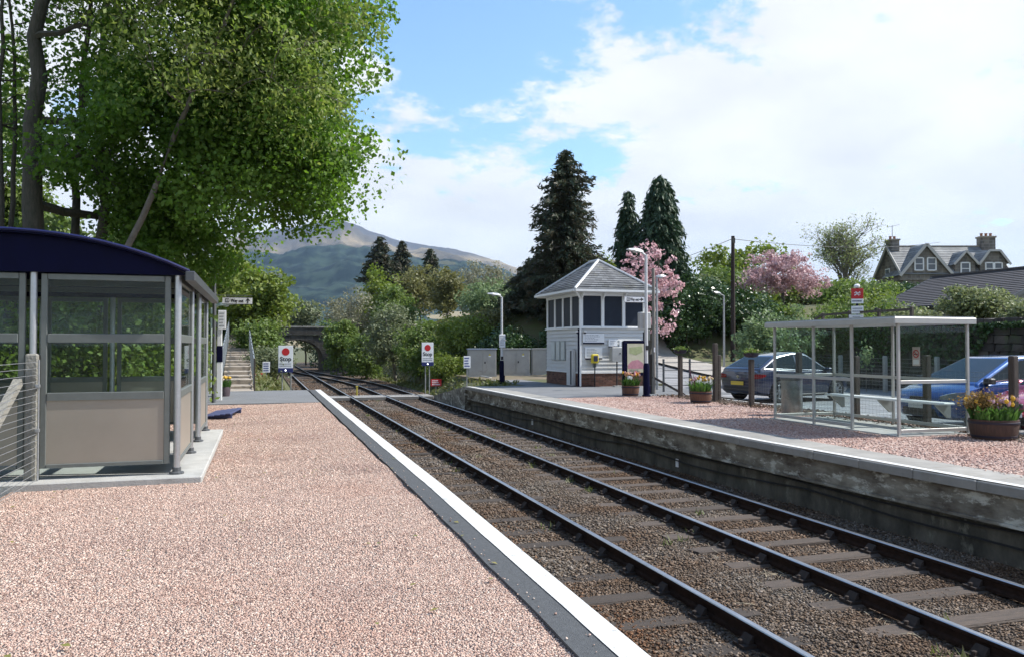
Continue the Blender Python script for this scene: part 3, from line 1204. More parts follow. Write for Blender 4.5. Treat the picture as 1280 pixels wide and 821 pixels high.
def weeds():
    """tufts and pale dead stalks among the ballast"""
    lm = leaf_mat('weed_leaf', (0.10, 0.15, 0.03), (0.16, 0.15, 0.06), 0.3)
    n = 46
    V, F = [], []
    spots = [(random.choice([random.gauss(5.35, .15), random.gauss(6.2, .5), random.gauss(4.7, .3), random.gauss(3.7, .1)]), random.uniform(4.5, 36)) for _ in range(n)]
    for (x, y) in spots:
        for b in range(random.randint(5, 14)):
            a = random.uniform(0, 6.28); h = random.uniform(.03, .11); w = random.uniform(.006, .014); l = random.uniform(.02, .08)
            x0, y0 = x + random.gauss(0, .05), y + random.gauss(0, .05)
            dx, dy = math.cos(a), math.sin(a)
            k = len(V)
            V += [(x0 - dy * w, y0 + dx * w, ZB), (x0 + dy * w, y0 - dx * w, ZB), (x0 + dx * l, y0 + dy * l, ZB + h)]
            F.append((k, k + 1, k + 2))
    o = np_mesh('weeds', np.array(V), np.array(F), lm, nper=3)
    o['kind'] = 'stuff'
    # pale dry stalks
    m = MB()
    for _ in range(70):
        x, y = random.choice([random.gauss(4.8, .35), random.gauss(5.3, .1)]), random.uniform(4, 14)
        a = random.uniform(0, 6.28); l = random.uniform(.06, .2)
        m.tube([(x, y, ZB + .012), (x + math.cos(a) * l / 2, y + math.sin(a) * l / 2, ZB + .03), (x + math.cos(a + .4) * l, y + math.sin(a + .4) * l, ZB + .014)], .0025, 3)
    m.build('dry_stalks', mat('straw', (0.42, 0.36, 0.25), 0.9))['kind'] = 'stuff'


weeds()


def crossing():
    root = empty('barrow_crossing', (0, 0, 0), label='timber crossing with white edges laid across both tracks beyond the platforms', cat='track crossing')
    wd = mat('crossing_boards', (0.24, 0.225, 0.205), 0.85, var=0.4, vscale=4, stretch=(.6, 6, 6), bump=.4, bscale=20)
    spans = [(1.72, 2.33), (2.51, 3.83), (4.01, 5.43), (5.61, 6.93), (7.11, 7.62)]
    for a, b in spans:
        for k in range(5):
            MB().cbox(a, b, 36.35 + k * .262, 36.35 + k * .262 + .25, -1.02, -0.885 + random.uniform(-.004, .004), .008).build('board', wd, root)
        for yv in (36.36, 37.40):
            MB().box(a, b, yv, yv + .13, -0.886, -0.874).build('white_edge_strip', MATS['white_line_paint'], root)


crossing()


def bridge():
    root = empty('railway_bridge', (3.4, 80, -1.1), label='dark stone arch bridge carrying a road over the railway', cat='bridge')
    st = ashlar('bridge_stone', (0.075, 0.068, 0.058), (0.035, 0.033, 0.029), (0.10, 0.095, 0.085), .8, .4)
    hw, cz, top = 2.35, 1.35, 3.25
    arch = [(hw * math.cos(t), cz + 1.75 * math.sin(t)) for t in np.linspace(0, math.pi, 15)]
    poly = [(-9, -.3), (-hw, -.3)] + [(p[0], p[1]) for p in reversed(arch)] + [(hw, -.3), (13, -.3), (13, top + .3), (-9, top + .3)]
    # the wall with its opening, extruded through the full depth of the bridge
    MB().prism(poly, 0, 6.0, 'xz').build('arch_wall', st, root)
    MB().box(-9, 13, -.12, .25, top + .32, top + .44).build('string_course', st, root)
    MB().box(-9, 13, -.02, .4, top + .442, top + 1.02).build('parapet', st, root)
    cp = mat('bridge_coping', (0.30, 0.29, 0.26), 0.9, var=0.4, vscale=3)
    x = -9.0
    while x < 12.8:
        w = random.uniform(.75, 1.0)
        MB().cbox(x, min(13, x + w), -.07, .45, top + 1.022, top + 1.15, .02).build('coping_stone', cp, root)
        x += w + .012
    # ring of voussoirs, standing a little proud of the face
    for k in range(17):
        t0, t1 = math.pi * k / 17 + .01, math.pi * (k + 1) / 17 - .01
        q = [((hw + r) * math.cos(t), cz + (1.75 + r) * math.sin(t)) for t, r in ((t0, 0), (t1, 0), (t1, .42), (t0, .42))]
        MB().prism(q, -.06, .2, 'xz').build('voussoir', st, root)


bridge()

# ------------------------------------------------------------------ vegetation


def leaves(name, P, size, m, parent=None, elong=1.5, up=0.45, out=None, hang=0.0):
    """leaf-sized folded rhombs at points P; directions random with an upward bias"""
    n = len(P)
    nrm = rng.normal(size=(n, 3))
    nrm /= np.linalg.norm(nrm, axis=1, keepdims=True)
    nrm[:, 2] += up
    if out is not None:
        nrm += out * 0.6
    nrm /= np.linalg.norm(nrm, axis=1, keepdims=True)
    t = rng.normal(size=(n, 3))
    t[:, 2] -= hang
    t -= (t * nrm).sum(1, keepdims=True) * nrm
    t /= np.linalg.norm(t, axis=1, keepdims=True) + 1e-9
    b = np.cross(nrm, t)
    s = size * (0.6 + 0.8 * rng.random((n, 1)))
    a0 = P - t * s * elong * .5
    a1 = P + b * s * .5 + nrm * s * .12
    a2 = P + t * s * elong * .5
    a3 = P - b * s * .5 + nrm * s * .12
    V = np.stack([a0, a1, a2, a3], 1).reshape(-1, 3)
    F = np.arange(4 * n).reshape(n, 4)
    return np_mesh(name, V, F, m, parent)


def crown_points(ells, n, clumps, cr, shell=0.42, flat=0.75):
    """points gathered in clumps spread through the ellipsoids (cx,cy,cz,rx,ry,rz[,weight])"""
    ws = np.array([(e[6] if len(e) > 6 else 1.0) * (e[3] * e[4] * e[5]) ** .8 for e in ells])
    ws /= ws.sum()
    cs, outs = [], []
    for e, w in zip(ells, ws):
        k = max(3, int(clumps * w))
        d = rng.normal(size=(k, 3))
        d /= np.linalg.norm(d, axis=1, keepdims=True)
        r = rng.random((k, 1)) ** shell * (0.86 + 0.28 * rng.random((k, 1)))
        cs.append(np.array(e[:3]) + d * r * np.array(e[3:6]))
        outs.append(d)
    cs = np.concatenate(cs)
    outs = np.concatenate(outs)
    wt = 0.35 + rng.random(len(cs)) ** 1.5
    idx = rng.choice(len(cs), n, p=wt / wt.sum())
    rad = cr * (0.55 + 0.9 * rng.random(len(cs)))
    g = rng.normal(size=(n, 3))
    g *= (rng.random((n, 1)) ** .33) / (np.linalg.norm(g, axis=1, keepdims=True) + 1e-9)
    g[:, 2] *= flat
    P = cs[idx] + g * rad[idx][:, None] * 1.5
    return P, cs, outs[idx]


def limb(m, a, b, r0, r1, sag=0.15, n=5, seg=5):
    a, b = Vector(a), Vector(b)
    L_ = (b - a).length
    pts = []
    off = Vector((random.uniform(-1, 1), random.uniform(-1, 1), random.uniform(-.3, .6))) * L_ * sag
    for k in range(seg + 1):
        t = k / seg
        j = Vector((random.gauss(0, 1), random.gauss(0, 1), random.gauss(0, 1))) * L_ * (.012 if seg < 9 else .004) * (0 < k < seg)
        pts.append(a.lerp(b, t) + off * math.sin(math.pi * t) + j)
    m.tube(pts, [r0 + (r1 - r0) * k / seg for k in range(seg + 1)], n, cap=False)
    return pts


def twig_fan(m, p, d, L_, r, depth, n=4):
    """recursive bare branching"""
    p, d = Vector(p), Vector(d).normalized()
    q = p + d * L_
    mid = p + d * L_ * .5 + Vector((random.gauss(0, 1), random.gauss(0, 1), random.gauss(0, .5))) * L_ * .06
    m.tube([p, mid, q], [r, r * .8, r * .6], max(3, n), cap=False)
    tips = [q]
    if depth > 0:
        for k in range(random.randint(2, 4)):
            a = Vector((random.gauss(0, 1), random.gauss(0, 1), random.gauss(.25, .6))).normalized()
            nd = (d * 1.0 + a * .75).normalized()
            st = p + d * L_ * random.uniform(.55, 1.0)
            tips += twig_fan(m, st, nd, L_ * random.uniform(.55, .8), r * .55, depth - 1, n - 1)
    return tips


def make_tree(name, label, cat, x, y, ells, nleaf, size, lm, bark=None, tr=0.12, clumps=60, cr=0.5, group=None, limbs=14, elong=1.5, trunk_top=None, zb=None, shell=0.42, stems=1, hang=0.0, twigs=0, up=.45, lean=None):
    zb = gz1(x, y) - .05 if zb is None else zb
    root = empty(name, (x, y, zb), label=label, cat=cat, group=group)
    P, cs, out = crown_points(ells, nleaf, clumps, cr, shell)
    low = P[:, 2] > 0.03
    leaves('crown', P[low], size, lm, root, elong, up, out[low], hang)
    m = MB()
    zt = trunk_top if trunk_top else max(e[2] for e in ells)
    cx = sum(e[0] for e in ells) / len(ells)
    cy = sum(e[1] for e in ells) / len(ells)
    for s in range(stems):
        ox, oy = (random.gauss(0, .22), random.gauss(0, .22)) if stems > 1 else (0, 0)
        tx, ty = cx + random.gauss(0, .3) + (random.gauss(0, .6) if stems > 1 else 0), cy + random.gauss(0, .3)
        if lean: tx, ty = lean
        pts = limb(m, (ox, oy, -.1), (tx, ty, zt), tr, tr * .25, .03 if lean else .05, 10, 14)
        sel = list(range(s, len(cs), stems))
        random.shuffle(sel)
        # each limb forks from the nearest wood already grown, so boughs divide and taper outwards
        wood = [(pts[q], tr * (1 - .75 * q / (len(pts) - 1)), 0.0) for q in range(2, len(pts))]
        for i in sorted(sel[:max(2, limbs // stems)], key=lambda q: (Vector(cs[q]) - pts[len(pts) // 2]).length):
            c = Vector(cs[i])
            p, rp, lv = min(wood, key=lambda w: (c - w[0]).length * (1.0 + .8 * max(0, (w[0].z - c.z) / ((c - w[0]).length + .1))) - w[1] * 1.5)
            r0 = max(.009, rp * .58)
            L_ = (c - p).length
            lp = limb(m, p, c, r0, max(.006, r0 * .4), .14, 5, 5)
            wood += [(lp[q], r0 * (1 - .6 * q / 5), lv + 1) for q in (2, 3, 4, 5)]
            for t in range(twigs):
                b0 = lp[random.randint(2, 5)]
                twig_fan(m, b0, (c - p).normalized() + Vector((random.gauss(0, .6), random.gauss(0, .6), random.gauss(-.1, .4))), min(.9, max(.25, L_ * .3)), max(.004, r0 * .25), 1, 3)
    m.build('trunk', bark or BARK, root, smooth=True, fix=False)
    return root


LM_SYC = leaf_mat('sycamore_leaf', (0.085, 0.175, 0.022), (0.150, 0.245, 0.045), 0.48)
LM_BIRCH = leaf_mat('birch_leaf', (0.14, 0.225, 0.04), (0.25, 0.29, 0.085), 0.42)
LM_BRIGHT = leaf_mat('spring_leaf', (0.12, 0.185, 0.025), (0.19, 0.225, 0.05), 0.35)
LM_MID = leaf_mat('mid_green_leaf', (0.095, 0.160, 0.034), (0.165, 0.21, 0.060), 0.38)
LM_DARK = leaf_mat('laurel_leaf', (0.030, 0.066, 0.020), (0.066, 0.112, 0.036), 0.18, 0.35)
LM_BROWN = leaf_mat('bronze_leaf', (0.14, 0.145, 0.05), (0.19, 0.185, 0.075), 0.33)
LM_GREY = leaf_mat('grey_green_leaf', (0.125, 0.155, 0.075), (0.18, 0.20, 0.11), 0.3)
LM_BUD = leaf_mat('pale_bud', (0.17, 0.175, 0.10), (0.24, 0.23, 0.15), 0.28)
LM_PINK = leaf_mat('cherry_blossom', (0.50, 0.30, 0.32), (0.68, 0.50, 0.52), 0.3)
LM_PINK2 = leaf_mat('cherry_blossom_dusty', (0.34, 0.21, 0.22), (0.62, 0.45, 0.47), 0.3)
LM_SPRUCE = leaf_mat('spruce_needles', (0.032, 0.064, 0.036), (0.078, 0.058, 0.032), 0.15)
LM_CYP = leaf_mat('cypress_foliage', (0.024, 0.056, 0.028), (0.055, 0.092, 0.04), 0.12)
LM_SILVER = leaf_mat('silvery_leaf', (0.15, 0.21, 0.085), (0.20, 0.27, 0.14), 0.3)
LM_WALL = leaf_mat('wall_shrub_leaf', (0.13, 0.17, 0.06), (0.27, 0.29, 0.15), 0.3)


def left_trees():
    # the great sycamore whose crown reaches out over the platform
    x, y = -4.32, 18.1
    z = gz1(x, y)
    W = [(0.40, 17.26, 7.8, 1.75, 2.2, 2.0, 1.3), (0.18, 17.3, 5.45, 1.75, 2.0, 1.55, 1.6), (-1.6, 18.3, 5.3, 2.3, 2.4, 2.1), (-1.5, 18.9, 8.2, 2.1, 2.4, 2.5),
         (-.2, 17.4, 10.4, 2.3, 2.6, 2.2), (-2.6, 18.9, 11.4, 3.0, 3.0, 2.2), (-4.6, 21.4, 7.6, 2.0, 1.2, 2.4, .12), (-1.9, 19.3, 4.0, 1.5, 1.8, 1.2)]
    ells = [(e[0] - x, e[1] - y, e[2] - z) + tuple(e[3:]) for e in W]
    make_tree('sycamore_tree', 'huge sycamore behind the blue roofed shelter, its dark green crown reaching over the platform', 'tree', x, y, ells, 165000, .078, LM_SYC, BARK, .26, 430, .52, limbs=60, elong=1.25, trunk_top=12.0 - z, twigs=2, lean=(.35, .1))
    # paler birch in front of it, with hanging catkins
    x, y = -4.0, 17.2
    z = gz1(x, y)
    W = [(-0.85, 15.2, 6.95, 1.9, 1.1, 1.35), (0.75, 15.0, 6.15, 0.95, .8, 1.0), (-2.6, 15.6, 8.2, 1.4, 1.0, .9), (1.25, 15.35, 7.9, .75, .7, .9), (-1.3, 15.4, 8.9, 2.2, 1.2, 1.1)]
    ells = [(e[0] - x, e[1] - y, e[2] - z) + tuple(e[3:]) for e in W]
    make_tree('birch_tree', 'pale leaning birch with drooping yellow green twigs in front of the dark sycamore', 'tree', x, y, ells, 15000, .046, LM_BIRCH, TWIG, .085, 260, .36, limbs=60, elong=2.0, trunk_top=9.2 - z, twigs=4, hang=1.2)
    # slim bare-stemmed neighbours at the left edge
    spots = [(-4.85, 19.2, .085, 'thin grey trunk'), (-5.35, 19.9, .075, 'second slim trunk'), (-3.45, 18.9, .15, 'slender trunk'), (-3.75, 19.4, .12, 'mossy trunk')]
    labs = ['slim dark stemmed tree with few leaves at the left edge beside the great sycamore',
            'leftmost thin tree trunk with sky showing between its branches',
            'slender tree standing behind the birch, its stem forking above the shelter roof',
            'second mossy stem close behind the great sycamore trunk']
    for (tx, ty, r, _), lb in zip(spots, labs):
        ells = [(random.uniform(-.6, .6), random.uniform(.2, 1.2), h, 1.3, 1.0, .8) for h in (6.2, 7.6, 9.0, 10.2)]
        make_tree('woodland_tree', lb, 'tree', tx, ty, ells, 1500, .08, LM_SYC, BARK, r, 90, .5, group='slim trees behind the shelter', limbs=34, trunk_top=11, twigs=4, lean=(random.uniform(-.2, .5), random.uniform(-.2, .4)))
    # shrubs and young trees behind the shelter and along the fence
    sh = [(-7.2, 25.0, 9.5, 1.9), (-9.6, 25.5, 8.2, 2.2), (-2.9, 16.6, 2.9, 1.3), (-4.9, 15.6, 2.7, 1.5), (-7.0, 15.0, 3.2, 1.9), (-2.7, 20.4, 3.6, 1.2), (-5.2, 22.0, 4.6, 2.0), (-9.0, 19.0, 5.0, 2.4), (-6.2, 11.2, 2.3, 1.3), (-7.6, 27.0, 6.5, 2.6), (-3.4, 25.2, 4.6, 1.4), (-5.3, 8.4, 1.7, 1.0)]
    labs = ['tall young tree filling the gaps between the slim trunks at the left', 'second tall young tree in the gaps at the far left edge',
            'leafy green bush seen through the rear window of the blue roofed shelter', 'wide bush behind the shelter, left of the one in its rear window', 'tall dark bush at the far left beyond the shelter',
            'bush in the shade under the sycamore, right behind the shelter end', 'dense bush beneath the slim trees', 'tall thicket bush at the left edge of the wood', 'low bush left of the shelter behind the wire fence',
            'tall woodland bush far back on the left bank', 'green bush beside the foot of the sloping path, left of the tall lamp', 'small bush behind the near wire fence']
    for (tx, ty, h, r), lb in zip(sh, labs):
        ells = [(0, 0, h * .5, r, r, h * .5), (r * .4, -.3, h * .3, r * .8, r * .8, h * .32), (-r * .4, .2, h * .65, r * .7, r * .7, h * .33)]
        make_tree('woodland_bush', lb, 'bush', tx, ty, ells, int((6500 if ty < 18 else 3800) + 1100 * h), .062 if ty < 18 else (.085 if ty < 22 else .12), LM_BRIGHT if ty < 18 else LM_MID, BARK, .05, 80, .4, group='bushes behind the shelter', limbs=14, stems=3)


left_trees()

# label, name, x, y, top z, width, leaf mat, leaves, leaf size, clump r, bark, style
BANK = [
    ('bright yellow green tree beside the sloping path, left of the arch bridge', 'young_tree', 0.05, 50.3, 6.1, 4.4, LM_BRIGHT, 9000, .15, .5, BARK),
    ('tall yellow green tree behind the lamp at the top of the sloping path', 'young_tree', -2.6, 59.4, 8.2, 5.6, LM_BRIGHT, 8000, .18, .55, BARK),
    ('green tree high on the left bank beyond the path', 'young_tree', -7.5, 52.0, 8.5, 6.5, LM_MID, 8000, .18, .6, BARK),
    ('dark thicket at the top of the sloping path', 'young_tree', -2.3, 54.0, 3.6, 2.6, LM_DARK, 4000, .15, .45, BARK),
    ('low grey green scrub below the left Stop sign', 'bush', 0.35, 37.2, 1.35, 2.3, LM_GREY, 6000, .07, .25, TWIG),
    ('green lower bush between the path railing and the left Stop sign', 'bush', 0.0, 42.6, 2.6, 2.6, LM_MID, 6000, .10, .35, TWIG),
    ('dark green tree against the right side of the arch bridge', 'bank_tree', 6.7, 68.2, 3.4, 3.4, LM_MID, 6000, .15, .5, BARK),
    ('pale leafless birch to the right of the bridge', 'bank_tree', 7.9, 71.0, 6.6, 4.9, LM_BUD, 3600, .12, .5, BARKP),
    ('grey green willow bush right of the bridge at the foot of the bank', 'bank_tree', 8.9, 55.2, 4.1, 4.4, LM_GREY, 6500, .12, .45, BARKP),
    ('fresh bright green tree below the dark conifers', 'bank_tree', 10.7, 75.3, 9.0, 4.6, LM_BRIGHT, 6500, .18, .55, BARK),
    ('rounded mid green tree right below the bright green one', 'bank_tree', 11.3, 69.9, 6.7, 4.0, LM_MID, 6500, .16, .5, BARK),
    ('olive brown tree in the middle of the right bank', 'bank_tree', 15.2, 79.1, 9.2, 5.4, LM_BROWN, 6500, .18, .55, BARK),
    ('bronze birch with a pale stem above the hedge', 'bank_tree', 15.5, 68.5, 8.0, 3.8, LM_BROWN, 6500, .15, .45, BARKP),
    ('leafless grey tree rising behind the bronze birch', 'bank_tree', 23.9, 92.1, 11.6, 5.4, LM_BUD, 3600, .15, .55, BARKP),
    ('bare twiggy tree left of the distant chimney', 'bank_tree', 24.6, 86.7, 10.8, 5.0, LM_BUD, 3600, .15, .55, TWIG),
    ('bare brownish tree between the distant chimney and the spruce', 'bank_tree', 28.5, 84.0, 10.6, 6.0, LM_BUD, 4200, .15, .55, TWIG),
    ('dark hedge bush behind the right Stop sign', 'bank_bush', 9.6, 49.5, 3.0, 3.8, LM_MID, 8000, .11, .4, BARK),
    ('yellow green gorse hedge on the bank above the right Stop sign', 'bank_bush', 11.6, 46.5, 3.15, 3.6, LM_BRIGHT, 8000, .10, .38, BARK),
    ('reddish brown end of the hedge beside the yellow green gorse', 'bank_bush', 13.3, 47.6, 3.5, 3.0, LM_BROWN, 6500, .10, .38, BARK),
    ('tangled green thicket at the foot of the bank near the bridge', 'bank_bush', 7.4, 60.5, 2.2, 3.4, LM_MID, 6500, .12, .4, BARK),
    ('leafy tree with silvery branches left of the chimney house', 'bank_tree', 14.6, 50.8, 5.5, 4.6, LM_SILVER, 8500, .11, .45, BARK),
    ('green tree directly behind the white lamp post by the cabinets', 'bank_tree', 16.9, 52.5, 5.6, 3.6, LM_MID, 8000, .11, .45, BARK),
    ('low laurel bush right behind the grey cabinets', 'bank_bush', 13.4, 43.6, 2.3, 3.4, LM_DARK, 7000, .10, .35, BARK),
    ('ivy covered bush between the cabinets and the signal box', 'bank_bush', 16.4, 42.6, 2.6, 3.2, LM_DARK, 7000, .10, .35, BARK),
    ('low grassy bush left of the grey cabinets', 'bank_bush', 9.9, 43.4, 0.9, 2.4, LM_BRIGHT, 5000, .07, .3, BARK),
    ('small light green tree peeping over the signal box roof', 'bank_tree', 19.3, 44.5, 7.0, 2.6, LM_BRIGHT, 4500, .10, .35, BARK),
    ('glossy dark laurel hedge bush beside the street lamp', 'laurel_bush', 25.6, 43.4, 5.3, 5.2, LM_DARK, 11000, .13, .45, BARK),
    ('second laurel bush right of the telegraph pole', 'laurel_bush', 29.0, 43.6, 4.9, 4.6, LM_DARK, 9000, .13, .45, BARK),
    ('dense dark laurel bush between the pink cherry and the street lamp', 'laurel_bush', 23.9, 42.6, 4.9, 3.8, LM_DARK, 9000, .12, .4, BARK),
    ('low laurel bush under the cypress at the bend of the road', 'laurel_bush', 22.4, 44.0, 3.3, 3.4, LM_DARK, 8000, .12, .4, BARK),
    ('greyish shrub below the distant gable', 'laurel_bush', 31.0, 53.1, 6.5, 4.4, LM_GREY, 6000, .14, .5, BARK),
    ('round yellow green tree behind the telegraph pole', 'garden_tree', 43.4, 64.8, 11.2, 9.2, LM_BRIGHT, 9000, .22, .7, BARK),
    ('green tree filling in below the round yellow green one', 'garden_tree', 38.4, 60.0, 7.8, 5.6, LM_MID, 7000, .18, .6, BARK),
    ('silvery buddleia bush behind the left end of the open shelter', 'garden_bush', 20.0, 28.6, 2.75, 2.6, LM_SILVER, 9000, .085, .3, TWIG),
    ('taller light green buddleia bush behind the open shelter', 'garden_bush', 22.2, 29.4, 3.0, 2.4, LM_SILVER, 8000, .085, .3, TWIG),
    ('green garden hedge below the pink cherry', 'garden_bush', 31.5, 45.5, 3.9, 4.8, LM_MID, 7000, .12, .45, BARK),
    ('green bush on top of the stone wall behind the post and rail fence', 'wall_bush', 27.5, 33.0, 3.3, 3.4, LM_MID, 6500, .10, .35, TWIG),
    ('low pale bush on the wall below the station sign', 'wall_bush', 26.2, 27.0, 2.9, 2.4, LM_WALL, 6000, .08, .28, TWIG),
    ('large pale flowering bush on the wall in front of the bungalow roof', 'wall_bush', 27.0, 24.8, 3.75, 2.5, LM_WALL, 9000, .085, .3, TWIG),
    ('small pale bush on the wall below the end of the bungalow roof', 'wall_bush', 27.2, 22.6, 3.1, 1.8, LM_WALL, 5000, .08, .28, TWIG),
    ('green trees on the rise left of the stone house', 'garden_tree', 50.7, 60.5, 7.0, 6.0, LM_BRIGHT, 6000, .18, .6, BARK),
    ('rounded garden bush left of the station sign, behind the rail fence', 'garden_bush', 33.5, 39.5, 4.6, 5.0, LM_MID, 7000, .12, .45, BARK),
    ('yellow green garden bush directly behind the station sign', 'garden_bush', 37.5, 42.5, 5.0, 5.4, LM_BRIGHT, 7000, .13, .45, BARK),
    ('tall green bush below the thinly leaved tree', 'garden_bush', 45.0, 52.0, 6.2, 7.0, LM_MID, 8000, .16, .6, BARK),
    ('dark green bush between the villa and the thinly leaved tree', 'garden_bush', 49.5, 53.5, 6.0, 6.0, LM_DARK, 8000, .16, .6, BARK),
    ('green bush at the corner of the bungalow roof', 'garden_bush', 33.2, 35.6, 3.9, 3.4, LM_MID, 6000, .11, .4, BARK),
    ('far pale tree seen over the laurel hedge, right of the distant gable', 'garden_tree', 54.8, 87.6, 10.2, 9.0, LM_GREY, 6000, .24, .8, TWIG),
    ('far green tree behind the telegraph pole', 'garden_tree', 60.5, 85.8, 9.4, 9.0, LM_MID, 6000, .24, .8, BARK),
    ('far bronze tree behind the pink cherry', 'garden_tree', 66.0, 84.0, 9.2, 9.0, LM_BROWN, 6000, .24, .8, BARK),
    ('far green tree left of the villa gable', 'garden_tree', 72.0, 82.5, 8.2, 9.0, LM_BRIGHT, 6000, .24, .8, BARK),
    ('woodland tree far beyond the arch bridge', 'bank_tree', 5.6, 106, 7.0, 5.5, LM_GREY, 5000, .25, .8, BARK),
    ('dark woodland tree seen through the bridge arch', 'bank_tree', 7.6, 94, 4.2, 4.0, LM_DARK, 5000, .18, .6, BARK),
    ('pale tree above the right end of the bridge parapet', 'bank_tree', 9.8, 98, 7.6, 6.0, LM_BUD, 4500, .2, .7, TWIG),
]


def bank():
    for (lb, nm, x, y, zt, w, lm, n, s, cr, bk) in BANK:
        zb = gz1(x, y) - .05
        h = zt - zb
        r = w / 2
        bushy = 'bush' in nm
        lo = .5 if bushy else .6
        ells = [(0, 0, h * lo, r * .92, r * .92, h * (1 - lo) * .97)]
        for k in range(4):
            a = random.uniform(0, 6.28)
            hh = random.uniform(.28, .72)
            ells.append((math.cos(a) * r * .45, math.sin(a) * r * .45, h * hh, r * random.uniform(.5, .7), r * random.uniform(.5, .7), h * random.uniform(.2, .28)))
        ells.append((random.uniform(-.3, .3) * r, 0, h * .85, r * .45, r * .45, h * .14))
        sparse = lm is LM_BUD
        grp = {'bank_tree': 'trees on the right bank', 'bank_bush': 'bushes on the right bank', 'laurel_bush': 'shrubs along the road', 'garden_tree': 'garden trees behind the car park', 'wall_bush': 'bushes on the stone wall',
               'garden_bush': 'bushes behind the car park', 'young_tree': 'trees beside the sloping path', 'bush': 'bushes below the left Stop sign'}[nm]
        make_tree(nm, lb, 'bush' if bushy else 'tree', x, y, ells, n, s, lm, bk, .05 if bushy else (.10 if sparse else .13), 110, cr, group=grp, limbs=40 if sparse else 14,
                  stems=3 if (bushy or sparse) else 1, twigs=5 if sparse else 1, elong=1.6, trunk_top=h * .86, zb=zb)


bank()


def conifer(name, label, x, y, zt, w, lm, n_wh, per, group=None, droop=.35, blade=.22, spiky=True, zb=None, cone=0.8, jag=.3):
    zb = gz1(x, y) - .05 if zb is None else zb
    H = zt - zb
    root = empty(name, (x, y, zb), label=label, cat='conifer tree', group=group)
    m = MB()
    m.tube([(0, 0, -.1), (0, 0, H * .5), (0, 0, H * .99)], [.03 * H * .6, .018 * H * .6, .01], 7)
    P, T = [], []
    R = w / 2
    for k in range(n_wh):
        t = (k + random.random() * .6) / n_wh
        z = H * (0.05 + .93 * t)
        rr = R * (1 - t) ** cone * random.uniform(1 - jag, 1.08)
        nb = max(4, int(per * (0.5 + (1 - t) * .7)))
        for b in range(nb):
            a = random.uniform(0, 2 * math.pi)
            lump = 1 + jag * 1.1 * mnoise.noise(Vector((math.cos(a) * 1.3 + x, math.sin(a) * 1.3, z * .42 + y)))
            L_ = rr * random.uniform(1 - jag * 1.1, 1.1) * lump + .12
            d = np.array([math.cos(a), math.sin(a), 0])
            if spiky and k % 2 == 0:
                m.tube([(0, 0, z), (d[0] * L_ * .8, d[1] * L_ * .8, z - droop * L_ * .5)], [.025, .008], 3, cap=False)
            ns = max(3, int(L_ / (blade * .42)))
            for q in range(ns):
                f = (q + .5) / ns
                c = d * L_ * f + np.array([0, 0, z - droop * L_ * f * f + (.12 * L_ * f if spiky else 0)])
                for e in range(5):
                    P.append(c + np.random.normal(0, .07 + .05 * (1 - t), 3))
                    v = d * .8 + np.random.normal(0, .5, 3) + np.array([0, 0, (-.35 if spiky else -1.1)])
                    T.append(v)
    P = np.array(P)
    T = np.array(T)
    T /= np.linalg.norm(T, axis=1, keepdims=True)
    n = len(P)
    s = blade * (.6 + .8 * rng.random((n, 1)))
    q = rng.normal(size=(n, 3))
    B = np.cross(T, q)
    B /= np.linalg.norm(B, axis=1, keepdims=True)
    Nn = np.cross(T, B)
    V = np.stack([P - T * s * .5, P + B * s * .16 + Nn * s * .05, P + T * s * .6, P - B * s * .16 + Nn * s * .05], 1).reshape(-1, 3)
    np_mesh('crown', V, np.arange(4 * n).reshape(n, 4), lm, root)
    m.build('trunk', BARK, root, fix=False)
    return root


def conifers():
    conifer('spruce_tree', 'big dark spruce with rusty dead needles behind the signal box', 17.4, 44.8, 13.3, 7.6, LM_SPRUCE, 64, 15, droop=.22, blade=.30, cone=.58, jag=.5)
    conifer('cypress_tree', 'shorter narrow cypress between the spruce and the tall cypress', 22.9, 47.6, 11.6, 3.2, LM_CYP, 52, 12, 'dark cypresses behind the signal box', droop=.5, blade=.30, spiky=False, cone=.62, jag=.25)
    conifer('cypress_tree', 'tall dense cypress right of the pink cherry by the signal box', 24.2, 45.6, 12.3, 4.3, LM_CYP, 70, 19, 'dark cypresses behind the signal box', droop=.5, blade=.32, spiky=False, cone=.42, jag=.2)
    for (x, y, zt, w), lb in zip([(15.6, 110.4, 16.5, 6.5), (19.4, 114.5, 16.5, 5.0), (22.2, 108.3, 14.9, 4.2)],
                                 ['broad dark conifer standing above the bright green tree on the skyline', 'thin dark conifer in the middle of the three on the skyline', 'smallest dark conifer on the skyline, rightmost of the three']):
        conifer('fir_tree', lb, x, y, zt, w * .95, LM_SPRUCE, 24, 12, 'dark conifers on the skyline', droop=.12, blade=.5, cone=.6, zb=zt - 7.0)
    conifer('spruce_tree', 'low dark spreading conifer branches left of the signal box roof', 16.2, 47.3, 6.8, 5.4, LM_SPRUCE, 30, 13, droop=.35, blade=.34, cone=.6, jag=.4)


conifers()


